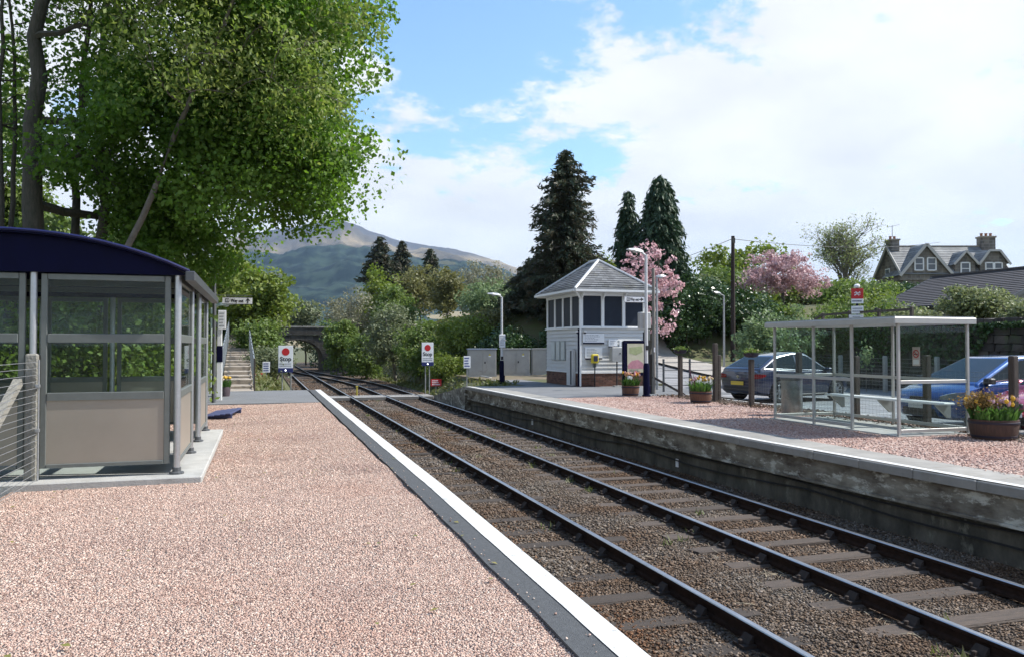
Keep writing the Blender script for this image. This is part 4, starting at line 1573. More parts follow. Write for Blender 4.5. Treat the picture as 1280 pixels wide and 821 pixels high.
def cherries():
    x, y = 19.45, 38.2
    h = 7.0 - gz1(x, y)
    ells = [(0, 0, h * .72, 1.7, 1.6, 1.6), (-.9, .2, h * .55, 1.1, 1.1, 1.0), (.9, -.2, h * .6, 1.2, 1.2, 1.3), (.6, 0, h * .36, 1.1, 1.0, .9), (0, 0, h * .93, .9, .9, .5)]
    make_tree('cherry_tree', 'pale pink blossoming cherry tree behind the signal box', 'tree', x, y, ells, 3300, .115, LM_PINK, BARK, .10, 170, .17, group='pink cherry trees', limbs=40, twigs=2)
    x, y = 36.2, 49.6
    h = 7.9 - gz1(x, y)
    ells = [(0, 0, h * .7, 3.0, 2.4, 1.6), (-1.5, 0, h * .55, 1.9, 1.8, 1.0), (1.7, 0, h * .5, 1.9, 1.8, 1.0), (.3, 0, h * .9, 1.6, 1.5, .7)]
    make_tree('cherry_tree', 'wide dusky pink cherry tree right of the telegraph pole', 'tree', x, y, ells, 8500, .125, LM_PINK2, BARK, .16, 260, .27, group='pink cherry trees', limbs=30, twigs=2)


cherries()


def sparse_tree():
    x, y = 55.9, 66.4
    zb = gz1(x, y)
    root = empty('sparse_tree', (x, y, zb), label='thinly leaved spreading tree against the sky, left of the stone house', cat='tree')
    m = MB()
    m.tube([(0, 0, -.2), (.1, 0, 2.2), (0, .1, 4.0)], [.34, .26, .2], 8, cap=False)
    tips = []
    for k in range(16):
        a = 2 * math.pi * k / 8 + random.uniform(-.3, .3)
        st = (0, .05, .8 + 3.1 * (k / 15))
        tips += twig_fan(m, st, (math.cos(a) * random.uniform(.2, .8), math.sin(a) * random.uniform(.2, .8), random.uniform(.7, 1.5)), random.uniform(1.7, 2.5), .11, 4, 5)
    m.build('trunk', TWIG, root, fix=False)
    tp = np.array([tuple(t) for t in tips])
    P = tp[rng.integers(0, len(tp), 7000)] + rng.normal(0, .28, (7000, 3))
    leaves('crown', P, .12, leaf_mat('young_sparse_leaf', (0.20, 0.24, 0.09), (0.28, 0.31, 0.15), .4), root)


sparse_tree()


leaves('fallen_leaves', LEAFLITTER[0], .028, leaf_mat('dry_leaf', (0.24, 0.20, 0.06), (0.14, 0.16, 0.04), .1), None, 1.5, 6.0)['kind'] = 'stuff'


def ground_cover():
    """rough grass and low growth on the banks and verges: nobody could count it"""
    n = 80000
    x = rng.uniform(-12, 30, n)
    y = rng.uniform(26, 75, n)
    k = ((x > 8.3) & (y > 41.8)) | ((x > 8.3) & (x < 9.1) & (y > 37.5)) | ((x < 1.3) & (y > 27.5) & ~((x > -2.15) & (x < -0.3) & (y < 52)))
    k |= (x > 8.75) & (x < 9.9) & (y > 30.6) & (y < 42)
    k &= ~((x > 15) & (y < 47))
    k &= ~((y > 79) & (y < 87))
    x, y = x[k], y[k]
    zg = gz(x, y)
    onv = (x > 8.7) & (x < 10.05) & (y > 29.7) & (y < 42)
    zlow = np.where(y > 36.4, -1.1, ZR - .73 * np.clip((y - 29.7) / 6.6, 0, 1))
    zg = np.where(onv, zlow + (ZR - zlow) * np.clip((x - 8.7) / 1.35, 0, 1), zg)
    P = np.stack([x, y, zg + .05 + .1 * rng.random(len(x))], -1)
    o = leaves('bank_grass', P, .085, leaf_mat('grass_blade', (0.09, 0.125, 0.03), (0.16, 0.15, 0.06), .3), None, 2.6, .1, None, -1.2)
    o['kind'] = 'stuff'
    # grass strip on the wall terrace
    n = 6000
    x = rng.uniform(23.75, 27.0, n); y = rng.uniform(10, 32, n)
    P = np.stack([x, y, gz(x, y) + .06 + .12 * rng.random(n)], -1)
    o = leaves('terrace_grass', P, .12, MATS['grass_blade'], None, 2.6, .1, None, -1.2)
    o['kind'] = 'stuff'


ground_cover()

# ------------------------------------------------------------------ signal box
BOARD = mat('painted_weatherboard', (0.58, 0.585, 0.58), 0.6, var=0.10, vscale=3, island=0.04, bump=0.15, bscale=40, stretch=(.5, .5, 5), stain=((0.42, 0.42, 0.39), 2.4, 0.6, 0.85))
BRICK = mat('old_brick', (0.17, 0.075, 0.05), 0.9, var=0.4, vscale=6, bump=0.6, bscale=30, island=0.3, col2=(0.10, 0.055, 0.04))
MORTAR = mat('mortar', (0.13, 0.11, 0.09), 0.95)
DARKPANE = mat('dark_window_board', (0.022, 0.028, 0.042), 0.6, var=0.3, vscale=2)


def lines(name, parent, x0, x1, z0, z1, n, y, m, ragged=.35, h=.4):
    """rows of print too small to read, as flat strokes on a plate"""
    b = MB()
    for k in range(n):
        z = z1 - (z1 - z0) * (k + .5) / n
        hh = (z1 - z0) / n * h / 2
        xe = x1 - (x1 - x0) * random.uniform(0, ragged)
        x = x0
        while x < xe:
            w = (x1 - x0) * random.uniform(.05, .14)
            b.box(x, min(xe, x + w), y - .0015, y, z - hh, z + hh)
            x += w + (x1 - x0) * .022
    return b.build(name, m, parent)


def signal_box():
    W, D = 2.78, 3.75
    root = empty('signal_box', (11.59, 28.27, ZR), label='small white weatherboarded signal box with a grey slate hipped roof on the far platform', cat='signal box')
    # core and brick base built of brick courses
    MB().box(.06, W - .06, .06, D - .06, 0, 2.2).build('wall', BOARD, root)
    bb = MB().box(.02, W - .02, .02, D - .02, 0, .50)
    base = bb.build('brick_base', MORTAR, root)
    for c in range(6):
        z0 = .005 + c * .083
        off = .115 * (c % 2)
        m = MB()
        x = -.0 - off
        while x < W:
            a, b = max(0, x), min(W, x + .22)
            if b - a > .03: m.box(a, b, -.0, .03, z0, z0 + .072)
            x += .232
        y = .04 - off
        while y < D:
            a, b = max(.035, y), min(D, y + .22)
            if b - a > .03: m.box(-.0, .03, a, b, z0, z0 + .072)
            y += .232
        m.build('brick_course', BRICK, base)
    MB().box(-.02, W + .02, -.02, D + .02, .503, .545).build('plinth_board', WHITE, root)
    # overlapping weatherboards, front, left and right
    nb = 11
    h = (2.20 - .55) / nb
    for k in range(nb):
        z = .55 + k * h
        m = MB().add([(0, 0, z), (W, 0, z), (W, .034, z + h + .012), (0, .034, z + h + .012), (0, .06, z), (W, .06, z), (W, .06, z + h + .012), (0, .06, z + h + .012)],
                     [(0, 1, 2, 3), (0, 4, 5, 1), (3, 2, 6, 7), (0, 3, 7, 4), (1, 5, 6, 2)])
        m.build('weatherboard', BOARD, root)
        m = MB().add([(0, .001, z), (0, D, z), (.034, D, z + h + .012), (.034, .001, z + h + .012), (.06, .001, z), (.06, D, z), (.06, D, z + h + .012), (.06, .001, z + h + .012)],
                     [(1, 0, 3, 2), (0, 1, 5, 4), (3, 7, 6, 2), (0, 4, 7, 3), (1, 2, 6, 5)])
        m.build('weatherboard', BOARD, root)
        m = MB().box(W - .06, W + .004 * (k % 2), .002, D, z, z + h - .002)
        m.build('weatherboard', BOARD, root)
    MB().box(-.05, W + .05, -.05, D + .05, 2.205, 2.26).build('sill', WHITE, root)
    # glazed upper storey
    MB().box(.09, W - .09, .09, D - .09, 2.26, 3.5).build('upper_core', DARKPANE, root)
    MB().box(-.01, W + .01, -.01, D + .01, 3.45, 3.62).build('head_beam', WHITE, root)
    for k in range(4):
        x = -.0 + (W - .13) * k / 3
        MB().cbox(x, x + .13, 0, .12, 2.26, 3.45, .01).build('mullion', WHITE, root)
    for k in range(1, 5):
        y = (D - .12) * k / 4
        MB().cbox(0, .12, y, y + .12, 2.26, 3.45, .01).build('mullion', WHITE, root)
    pane = mat('blue_grey_pane', (0.022, 0.029, 0.045), 0.5, var=0.3, vscale=1.5, spec=0.2)
    for k in range(3):
        x0 = (W - .13) * k / 3 + .13
        x1 = (W - .13) * (k + 1) / 3
        w = MB().box(x0, x1, .045, .085, 2.262, 3.448).build('window', pane, root)
        MB().box(x0, x1, .03, .08, 2.262, 2.30).build('window_rail', WHITE, w)
    for k in range(4):
        y0 = (D - .12) * k / 4 + .12
        y1 = (D - .12) * (k + 1) / 4
        w = MB().box(.045, .085, y0, y1, 2.262, 3.448).build('window', pane, root)
        MB().box(.03, .08, y0, y1, 2.262, 2.30).build('window_rail', WHITE, w)
    # hipped roof: courses of slate stepped one over the other, slightly bell-cast at the eaves
    ov = .34
    ex0, ex1, ey0, ey1, ez = -ov, W + ov, -ov, D + ov, 3.64
    ap = [(W / 2, D / 2 - .45, 4.95), (W / 2, D / 2 + .45, 4.95)]
    roof = MB().add([(ex0, ey0, ez), (ex1, ey0, ez), (ex1, ey1, ez), (ex0, ey1, ez), ap[0], ap[1]], [(0, 1, 4), (1, 2, 5, 4), (2, 3, 5), (3, 0, 4, 5), (3, 2, 1, 0)]).build('roof', SLATE, root)
    corners = [Vector((ex0, ey0, ez)), Vector((ex1, ey0, ez)), Vector((ex1, ey1, ez)), Vector((ex0, ey1, ez))]
    tops = [Vector(ap[0]), Vector(ap[0]), Vector(ap[1]), Vector(ap[1])]
    nc = 13
    for s in range(4):
        a, b, ta, tb = corners[s], corners[(s + 1) % 4], tops[s], tops[(s + 1) % 4]
        nrm = (b - a).cross(ta - a).normalized()
        if nrm.z < 0: nrm = -nrm
        for c in range(nc):
            f0, f1 = c / nc, (c + 1.15) / nc
            f1 = min(f1, 1)
            bell = .06 * (1 - c / nc) ** 4
            p0, p1 = a.lerp(ta, f0), b.lerp(tb, f0)
            q0, q1 = a.lerp(ta, f1), b.lerp(tb, f1)
            L_ = (p1 - p0).length
            n = max(1, int(L_ / .26))
            m = MB()
            for i in range(n):
                t0, t1 = i / n, (i + .965) / n
                lift = .022 + random.uniform(0, .006)
                m.add([p0.lerp(p1, t0) + nrm * lift + Vector((0, 0, bell)), p0.lerp(p1, t1) + nrm * lift + Vector((0, 0, bell)), q0.lerp(q1, t1) + nrm * .007, q0.lerp(q1, t0) + nrm * .007,
                       p0.lerp(p1, t0) + nrm * .004, p0.lerp(p1, t1) + nrm * .004], [(0, 1, 2, 3), (4, 5, 1, 0), (4, 0, 3), (5, 2, 1)])
            o = m.build('slate_course', SLATE, roof, fix=False)
    lead = mat('painted_lead', (0.62, 0.63, 0.64), 0.6, var=.15)
    for a, t in zip(corners, tops):
        MB().tube([a + Vector((0, 0, .05)), a.lerp(t, .5) + Vector((0, 0, .045)), t + Vector((0, 0, .04))], .055, 6).build('hip_flashing', lead, roof)
    MB().tube([tops[0] + Vector((0, 0, .04)), tops[2] + Vector((0, 0, .04))], .06, 6).build('ridge_flashing', lead, roof)
    MB().box(ex0 + .02, ex1 - .02, ey0 + .02, ey1 - .02, 3.56, 3.635).build('soffit', WHITE, root)
    g = MB()
    for a, b in ((0, 1), (1, 2), (2, 3), (3, 0)):
        p, q = corners[a], corners[b]
        o = (Vector((W / 2, D / 2, 0)) - (p + q) / 2); o.z = 0; o.normalize()
        g.bar(p - o * .05 - Vector((0, 0, .01)), q - o * .05 - Vector((0, 0, .01)), .09, .085)
    g.build('gutter', WHITE, root)
    # brackets under the eaves, downpipe, dark corner boards
    for k in range(4):
        x = (W - .13) * k / 3 + .065
        MB().prism([(-.02, 3.55), (-.28, 3.55), (-.02, 3.30)], x - .025, x + .025, 'yz').build('eaves_bracket', WHITE, root)
    MB().tube([(-.28, -.30, 3.58), (-.12, -.16, 3.42), (-.02, -.075, 3.32), (-.02, -.075, .02)], .035, 8).build('downpipe', WHITE, root, smooth=True)
    MB().cbox(-.055, -.004, -.06 + .09, .12, .03, 2.20, .01).build('corner_board', NAVY, root)
    MB().cbox(W - .02, W + .03, -.03, .06, .03, 2.20, .01).build('corner_board', NAVY, root)
    # notice plates on the front
    for (x0, x1, z0, z1, n) in ((.10, .98, 1.62, 2.02, 5), (.19, .90, 1.03, 1.50, 6), (1.16, 1.53, 1.48, 1.80, 3), (1.62, 2.20, 1.42, 1.74, 3)):
        p = MB().cbox(x0, x1, -.045, -.012, z0, z1, .006).build('notice_plate', SIGNW, root)
        MB().box(x0, x1, -.049, -.046, z0, z0 + .055).build('notice_band', NAVY, p)
        lines('notice_print', p, x0 + .07, x1 - .05, z0 + .09, z1 - .04, n, -.046, PRINTL, .45, .38)
    # three framed posters and a pale cupboard on the track side
    for k in range(3):
        y = 1.55 + k * .55
        p = MB().cbox(-.04, -.008, y, y + .44, .98, 1.74, .01).build('poster_frame', mat('grey_frame', (0.42, 0.45, 0.44), .5), root)
        MB().box(-.043, -.041, y + .03, y + .41, 1.02, 1.70).build('poster', mat('faded_poster', (0.60, 0.63, 0.61), .6, var=.2, vscale=5), p)
    d = MB().cbox(-.16, -.01, .42, 1.02, .03, 1.42, .015).build('meter_cupboard', BOARD, root)
    MB().box(-.166, -.161, .48, .62, .06, 1.36).build('cupboard_slot', mat('dark_gap', (0.03, 0.03, 0.035), .7), d)
    for (x, y, dx) in ((-.06, .12, -1), (.18, -.06, 0)):
        c = MB().lathe((x, y, 2.06), [(.055, 0), (.06, .02), (.06, .06), (.03, .075)], 10).build('camera_dome', WHITE, root)
        MB().lathe((x, y, 2.0), [(.02, 0), (.045, .03), (.045, .06)], 8).build('camera_lens', BLACK, c)


signal_box()


def front_things():
    # yellow help telephone on a post
    r = empty('help_phone', (12.10, 28.05, ZR), label='yellow help telephone on a thin black post in front of the signal box', cat='telephone')
    MB().tube([(0, 0, 0), (0, 0, .95)], .022, 6).build('post', BLACK, r)
    MB().cbox(-.14, .14, -.07, .07, .90, 1.24, .03).build('hood', mat('yellow_paint', (0.62, 0.48, 0.02), .5), r)
    MB().cbox(-.08, .09, -.10, -.072, .97, 1.18, .015).build('handset_panel', mat('dark_blue_panel', (0.02, 0.025, 0.06), .4), r)
    MB().box(-.06, .06, .0, .06, .74, .9).build('junction_box', FRAME, r)
    # grey cabinet on a pole
    r = empty('pole_cabinet', (12.97, 27.95, ZR), label='grey metal control box on a black post beside the signal box notices', cat='control box')
    MB().tube([(0, 0, 0), (0, 0, .98)], .024, 6).build('post', BLACK, r)
    MB().cbox(-.27, .27, -.16, .14, .96, 1.50, .02).build('box', mat('box_grey', (0.42, 0.42, 0.41), .5, .2, var=.15), r)
    for dx in (.06, .19):
        MB().lathe((dx, -.165, 1.26), [(.03, -.004), (.03, .004)], 8, 'y').build('lock', BLACK, r)
    MB().box(-.14, .2, -.12, .1, -.0, .04).build('foot_plate', CONC, r)
    # white round-headed sign on its own stand
    r = empty('round_sign', (13.15, 27.2, ZR), label='white round headed sign on a white stand, partly behind the navy map board', cat='sign')
    MB().cbox(-.10, .10, -.02, .03, 0, .96, .01).build('stand', WHITE, r)
    d = MB().lathe((0, 0, 1.2), [(.27, -.025), (.28, -.015), (.28, .015), (.27, .025)], 20, 'y').build('disc', SIGNW, r)
    MB().lathe((.05, -.028, 1.2), [(.16, -.003), (.16, 0)], 16, 'y').build('emblem', PRINTL, d)
    MB().lathe((.05, -.033, 1.2), [(.10, -.003), (.10, 0)], 16, 'y').build('emblem', SIGNW, d)
    # navy map board beside the lamp post
    r = empty('map_board', (11.22, 22.9, ZR), label='navy framed map board on posts beside the tall white lamp post', cat='notice board')
    for x in (-.37, .36):
        MB().cbox(x - .035, x + .035, -.04, .04, 0, 1.98 if x > 0 else 1.70, .01).build('post', NAVY, r)
    MB().cbox(-.40, .40, -.075, -.041, .62, 1.72, .01).build('frame', NAVY, r)
    s = MB().box(-.27, .30, -.079, -.076, .72, 1.62).build('map_sheet', mat('map_paper', (0.62, 0.58, 0.46), .35, var=.2, vscale=6, col2=(0.50, 0.52, 0.36)), r)
    MB().prism([(-.25, .84), (.28, .84), (.28, 1.0), (.1, 1.12), (-.12, 1.08), (-.25, .96)], -.082, -.080, 'xz').build('map_pink_area', mat('map_pink', (0.60, 0.30, 0.36), .4, var=.3, vscale=12), s)
    MB().prism([(-.2, 1.5), (.22, 1.54), (.26, 1.36), (.02, 1.26), (-.2, 1.32)], -.082, -.080, 'xz').build('map_green_area', mat('map_green', (0.42, 0.48, 0.26), .4, var=.3, vscale=12), s)
    lines('map_print', s, -.2, .25, .74, .82, 2, -.080, PRINT)


front_things()

# ------------------------------------------------------------------ lamp posts
LAMPW = mat('lamp_white', (0.62, 0.63, 0.64), 0.4, 0.1, var=.08)
LAMPD = mat('lamp_dark', (0.10, 0.105, 0.11), 0.5, 0.3)
LENS = mat('lamp_lens', (0.5, 0.52, 0.5), 0.2)


def lamp_post(name, label, x, y, top, armdir, arm, zb=ZR, m=LAMPW, base=True, rad=.05, zbase=1.0, tilt=.06, hl=.5):
    r = empty(name, (x, y, zb), label=label, cat='lamp post', group=None)
    H = top - zb
    MB().tube([(0, 0, 0), (0, 0, H * .5), (0, 0, H)], [rad, rad * .92, rad * .8], 10).build('pole', m, r, smooth=True)
    if base:
        b = MB().lathe((0, 0, 0), [(.13, 0), (.13, .04), (.10, .05), (.095, zbase - .1), (.075, zbase)], 12).build('base', NAVY, r, smooth=True)
        MB().cbox(.07, .13, -.05, .05, .1, .34, .02).build('hatch', NAVY, b)
    d = Vector((math.cos(armdir), math.sin(armdir), 0))
    s = Vector((-d.y, d.x, 0))
    MB().tube([(0, 0, H - .03), d * arm * .5 + Vector((0, 0, H + .02)), d * arm + Vector((0, 0, H + tilt))], rad * .6, 8).build('arm', m, r, smooth=True)
    h = MB()
    pr = [(-.05, .045, .05), (.08, .10, .085), (hl * .6, .13, .08), (hl, .08, .04)]
    vs, fs = [], []
    for (t, w, th) in pr:
        c = d * (arm + t) + Vector((0, 0, H + tilt + t * .12))
        vs += [c + s * w, c + s * w * .7 + Vector((0, 0, th)), c - s * w * .7 + Vector((0, 0, th)), c - s * w]
    for k in range(3):
        for q in range(4):
            fs.append((4 * k + q, 4 * k + (q + 1) % 4, 4 * k + 4 + (q + 1) % 4, 4 * k + 4 + q))
    fs += [(3, 2, 1, 0), (12, 13, 14, 15)]
    hd = h.add(vs, fs).build('lamp_head', m, r)
    c = d * (arm + hl * .45) + Vector((0, 0, H + tilt + hl * .05 - .03))
    MB().lathe(tuple(c), [(.05, -.02), (.085, 0), (.085, .03)], 10).build('lens', LENS, hd)
    return r


L1 = lamp_post('lamp_post', 'white lamp post with a blue base in front of the grey cabinets', 9.49, 31.64, 3.42, math.pi - .1, .1, zbase=.95)
b = MB().cbox(-.13, .13, -.09, -.055, 1.48, 2.02, .01).build('notice', SIGNW, L1)
lines('notice_print', b, -.1, .1, 1.55, 1.98, 5, -.0905, PRINTL)
MB().box(-.05, .05, -.062, -.05, .98, 1.12).build('number_plate', BLACK, L1)
L2 = lamp_post('lamp_post', 'tall white lamp post with blue base carrying the far platform Way out sign', 11.33, 22.28, 4.22, math.pi + .12, .16, rad=.055, zbase=1.02)
MB().cbox(-.2, .20, .06, .2, 2.08, 2.58, .02).build('junction_box', mat('box_grey', (0.42, 0.42, 0.41)), L2)
MB().cbox(.0, .17, .06, .16, 1.72, 2.05, .02).build('meter_box', FRAME, L2)
MB().box(-.05, .05, -.068, -.05, 1.42, 1.56).build('number_plate', BLACK, L2)
lamp_post('lamp_post', 'grey lamp post with a short boxy head, right behind the tall white one', 13.44, 25.6, 3.78, .25, .02, m=GALV, base=False, rad=.045, hl=.36)
lamp_post('lamp_post', 'tall dark grey lamp post behind the blue roofed shelter', -1.12, 21.35, 4.22, -.25, .5, zb=0.0, m=LAMPD, base=False, rad=.048, hl=.42)
lamp_post('lamp_post', 'shorter lamp post with a pale green head by the sloping path', -1.42, 25.6, 2.55, -.2, .2, zb=gz1(-1.42, 25.6), m=mat('pale_green_paint', (0.42, 0.48, 0.44), .45), base=False, rad=.04, hl=.5)
lamp_post('street_lamp', 'street lamp with a yellowed lower post by the bend of the road', 23.2, 36.74, 4.05, math.pi + .4, .35, zb=gz1(23.2, 36.74), m=GALV, base=False, rad=.06, hl=.55)


def way_out(parent, x0, x1, z0, z1, y, arrow):
    """white sign with pictogram, the words Way out and an arrow"""
    p = MB().cbox(x0, x1, y - .03, y, z0, z1, .004).build('way_out_sign', SIGNW, parent)
    h = z1 - z0
    yy = y - .031
    MB().box(x0, x1, yy - .002, yy, z0, z0 + h * .08).build('sign_edge', BLACK, p)
    MB().box(x0, x1, yy - .002, yy, z1 - h * .08, z1).build('sign_edge', BLACK, p)
    cx = x0 + h * .62
    MB().box(cx - h * .26, cx + h * .26, yy - .002, yy, z0 + h * .24, z0 + h * .76).build('pictogram', BLACK, p)
    MB().box(cx - h * .16, cx + h * .16, yy - .004, yy - .0025, z0 + h * .34, z0 + h * .66).build('pictogram_figure', SIGNW, p)
    MB().box(cx - h * .05, cx + h * .05, yy - .006, yy - .0045, z0 + h * .36, z0 + h * .64).build('pictogram_figure', BLACK, p)
    text('sign_text', 'Way out', h * .62, BLACK, p, ((x0 + x1) / 2 - h * .02, yy, (z0 + z1) / 2 - h * .02), sx=(x1 - x0) / h / 5.2, bold=.004)
    ax, az = x1 - h * .55, (z0 + z1) / 2
    m = MB()
    if arrow == 'right':
        m.box(ax - h * .34, ax + h * .1, yy - .003, yy, az - h * .07, az + h * .07)
        m.prism([(ax + .02 * h, az + h * .26), (ax + h * .36, az), (ax + .02 * h, az - h * .26), (ax - .08 * h, az - h * .2), (ax + .1 * h, az), (ax - .08 * h, az + h * .2)], yy - .0035, yy - .0005, 'xz')
    else:
        m.box(ax - h * .07, ax + h * .07, yy - .003, yy, az - h * .34, az + h * .2)
        m.prism([(ax - .28 * h, az + h * .02), (ax, az + h * .36), (ax + .28 * h, az + h * .02), (ax + .2 * h, az - h * .06), (ax, az + h * .14), (ax - .2 * h, az - h * .06)], yy - .0035, yy - .0005, 'xz')
    m.build('arrow', BLACK, p)
    return p


way_out(L2, -.74, -.07, 2.86, 3.06, -.0, 'right')
r = empty('way_out_stand', (-1.02, 21.6, 0), label='Way out sign with an upward arrow hung from a thin pole by the shelter end', cat='sign')
MB().tube([(-.08, .03, 0), (-.08, .03, 2.78)], .02, 6).build('pole', LAMPD, r)
MB().bar((-.08, .03, 2.70), (.80, .03, 2.70), .02).build('bracket', LAMPD, r)
way_out(r, .08, .80, 2.47, 2.66, .04, 'up')

# slim grey pole between the two lamp posts
r = empty('timber_pole', (12.16, 23.4, ZR), label='bare grey timber pole just right of the tall white lamp post', cat='pole')
MB().tube([(0, 0, 0), (0.01, 0, 2), (0, 0, 4.05)], [.065, .06, .05], 8).build('shaft', mat('silver_grey_wood', (0.27, 0.25, 0.22), .85, var=.4, vscale=8, stretch=(5, 5, .6)), r, smooth=True)
MB().box(-.02, .02, -.07, -.055, 1.35, 1.5).build('number_plate', SIGNW, r)


# ------------------------------------------------------------------ cabinets
def cabinets():
    cm = mat('cabinet_grey', (0.40, 0.395, 0.38), 0.5, 0.3, var=.2, vscale=2, stain=((0.2, 0.16, 0.13), 2.5, .6, .8))
    labs = ['left grey equipment cabinet with a blue tinted lid at the far platform end', 'middle grey equipment cabinet directly behind the white lamp post', 'right grey equipment cabinet half hidden by the signal box']
    for (x, y, w, lb) in ((10.0, 39.2, 1.42, labs[0]), (12.05, 40.2, 1.5, labs[1]), (13.9, 40.6, 1.5, labs[2])):
        r = empty('equipment_cabinet', (x, y, ZR - .006), label=lb, cat='cabinet', group='grey equipment cabinets')
        r.rotation_euler = (0, 0, -.16)
        MB().box(-.02, w + .02, -.02, .6, 0, .10).build('plinth', CONC, r)
        MB().cbox(0, w, 0, .58, .10, 1.36, .01).build('body', cm, r)
        MB().cbox(-.04, w + .04, -.05, .62, 1.362, 1.42, .01).build('lid', mat('cabinet_lid', (0.28, 0.33, 0.40), .5, .2) if x < 11 else cm, r)
        for k in range(2):
            d = MB().cbox(.03 + k * w / 2, w / 2 - .02 + k * w / 2 - .01 * k, -.022, -.002, .16, 1.32, .006).build('door', cm, r)
            if k:
                MB().box(w / 2 + .10, w / 2 + .16, -.04, -.023, .66, .76).build('handle', BLACK, d)
                MB().prism([(w * .72, 1.06), (w * .72 + .12, 1.06), (w * .72 + .06, 1.18)], -.026, -.023, 'xz').build('warning_plate', mat('yellow_paint', (0.62, 0.48, 0.02)), d)
                MB().box(w * .72, w * .72 + .12, -.0255, -.023, 1.0, 1.055).build('warning_text_plate', SIGNW, d)
    # a loose paving slab leaning in the earth before them
    MB().cbox(-.1, .1, -.35, .35, 0, .05, .01, ).build('paving_slab', CONC)


cabinets()
sl = [o for o in COL.objects if o.name.startswith('paving_slab')][0]
sl.location = (10.55, 37.9, -.12); sl.rotation_euler = (0.1, .12, .5)
tag(sl, 'narrow concrete slab lying in front of the left grey cabinet', 'slab')


# ------------------------------------------------------------------ blue-roofed shelter on the near platform
def near_shelter():
    xr, xl, y0, y1, zs = -.85, -4.35, 9.27, 13.85, 0.055
    root = empty('platform_shelter', (0, 0, 0), label='blue barrel roofed glass and metal waiting shelter on the near platform', cat='shelter')
    sl = MB().cbox(xl - .2, xr + .27, y0 - .25, y1 + .15, -.13, zs, .012).build('floor_slab', CONC, root)
    panelm = mat('beige_panel', (0.36, 0.32, 0.265), .38, .4, var=.12, vscale=1.5)
    # barrel roof with end fascias
    xc, hw = (xl + xr) / 2, (xr - xl) / 2 + .12
    rise = .38
    zt = 2.17
    arc = []
    for k in range(19):
        t = -1 + 2 * k / 18
        arc.append((xc + hw * t, zt + .03 + rise * (1 - abs(t) ** 2.3)))
    vs, fs = [], []
    n = len(arc)
    for y in (y0 - .13, y1 + .13):
        for (x, z) in arc: vs.append((x, y, z + .02))
        for (x, z) in arc: vs.append((x, y, z - .02))
    for k in range(n - 1):
        fs += [(k, k + 1, 2 * n + k + 1, 2 * n + k), (n + k + 1, n + k, 3 * n + k, 3 * n + k + 1), (k + 1, k, n + k, n + k + 1), (2 * n + k, 2 * n + k + 1, 3 * n + k + 1, 3 * n + k)]
    fs += [(0, 2 * n, 3 * n, n), (n - 1, 2 * n - 1, 4 * n - 1, 3 * n - 1)]
    rf = MB().add(vs, fs).build('roof', NAVY, root, smooth=True)
    for y in (y0 - .06, y1 + .02):
        MB().prism([(arc[0][0] + .02, zt)] + [(a, b - .022) for a, b in arc[1:-1]] + [(arc[-1][0] - .02, zt)], y, y + .05, 'xz').build('end_fascia', NAVY, rf)
    MB().tube([(a, y0 - .135, b + .012) for a, b in arc], .018, 6).build('roof_trim', mat('navy_trim', (0.01, 0.012, 0.07), .4), rf)
    gm = mat('gutter_grey', (0.09, 0.095, 0.10), .4, .5)
    for x in (xl - .13, xr + .13):
        MB().cbox(x - .05, x + .05, y0 - .16, y1 + .16, zt - .06, zt + .04, .01).build('gutter', gm, rf)
    # posts
    for x in (xr, xl):
        for y in (y0, y0 + 1.72, y0 + 3.02, y1):
            p = MB().tube([(x, y, zs + .04), (x, y, zt)], .036, 12).build('post', GREY_AL, root, smooth=True)
            MB().lathe((x, y, zs), [(.075, 0), (.075, .02), (.045, .03), (.045, .07)], 10).build('foot', LAMPD, p)
    for x in (-2.22, -3.2):
        for y in (y0, y1):
            p = MB().tube([(x, y, zs + .04), (x, y, zt)], .036, 12).build('post', GREY_AL, root, smooth=True)
            MB().lathe((x, y, zs), [(.07, 0), (.07, .02), (.045, .03), (.045, .05)], 10).build('foot', LAMPD, p)

    def bay(axis, a, b, c, solid=True):
        """frame between a and b along the axis at coordinate c: solid foot panel and two glass lights"""
        def B(u0, u1, w0, w1, d=.022):
            m = MB()
            if axis == 'x':
                m.cbox(u0, u1, c - d, c + d, w0, w1, .006)
            else:
                m.cbox(c - d, c + d, u0, u1, w0, w1, .006)
            return m
        fr = B(a, a + .06, .17, zt - .01).build('frame', FRAME, root)
        B(b - .06, b, .17, zt - .01).build('stile', FRAME, fr)
        for (w0, w1) in ((.17, .21), (.86, .94), (1.455, 1.545), (2.10, zt - .01)):
            B(a + .061, b - .061, w0, w1, .026).build('rail', FRAME, fr)
        if solid:
            B(a + .05, b - .05, .205, .868, .010).build('panel', panelm, root)
        B(a + .05, b - .05, .93, 1.46, .004).build('pane', GLASS, root)
        B(a + .05, b - .05, 1.54, 2.105, .004).build('pane', GLASS, root)
    for y in (y0, y1):
        bay('x', -2.15, -.92, y)
        bay('x', -3.13, -2.29, y)
        bay('x', -4.28, -3.27, y)
    bay('y', y0 + .07, y0 + 1.65, xr)
    bay('y', y0 + 3.09, y1 - .07, xr)
    for k in range(3):
        a = y0 + .07 + k * 1.52
        bay('y', a, a + 1.45, xl)
    # tie beams under the roof and a bench along the back
    for y in (y0 + 1.72, y0 + 3.02):
        MB().box(xl, xr, y - .03, y + .03, zt - .02, zt + .05).build('tie_beam', FRAME, root)
    bm_ = MB()
    MB().cbox(xl + .1, xl + .5, y0 + .3, y1 - .3, .47, .51, .01).build('bench', GALV, root)
    for y in (y0 + .8, y1 - .8):
        MB().box(xl + .25, xl + .31, y - .03, y + .03, zs, .468).build('bench_leg', GALV, root)


near_shelter()


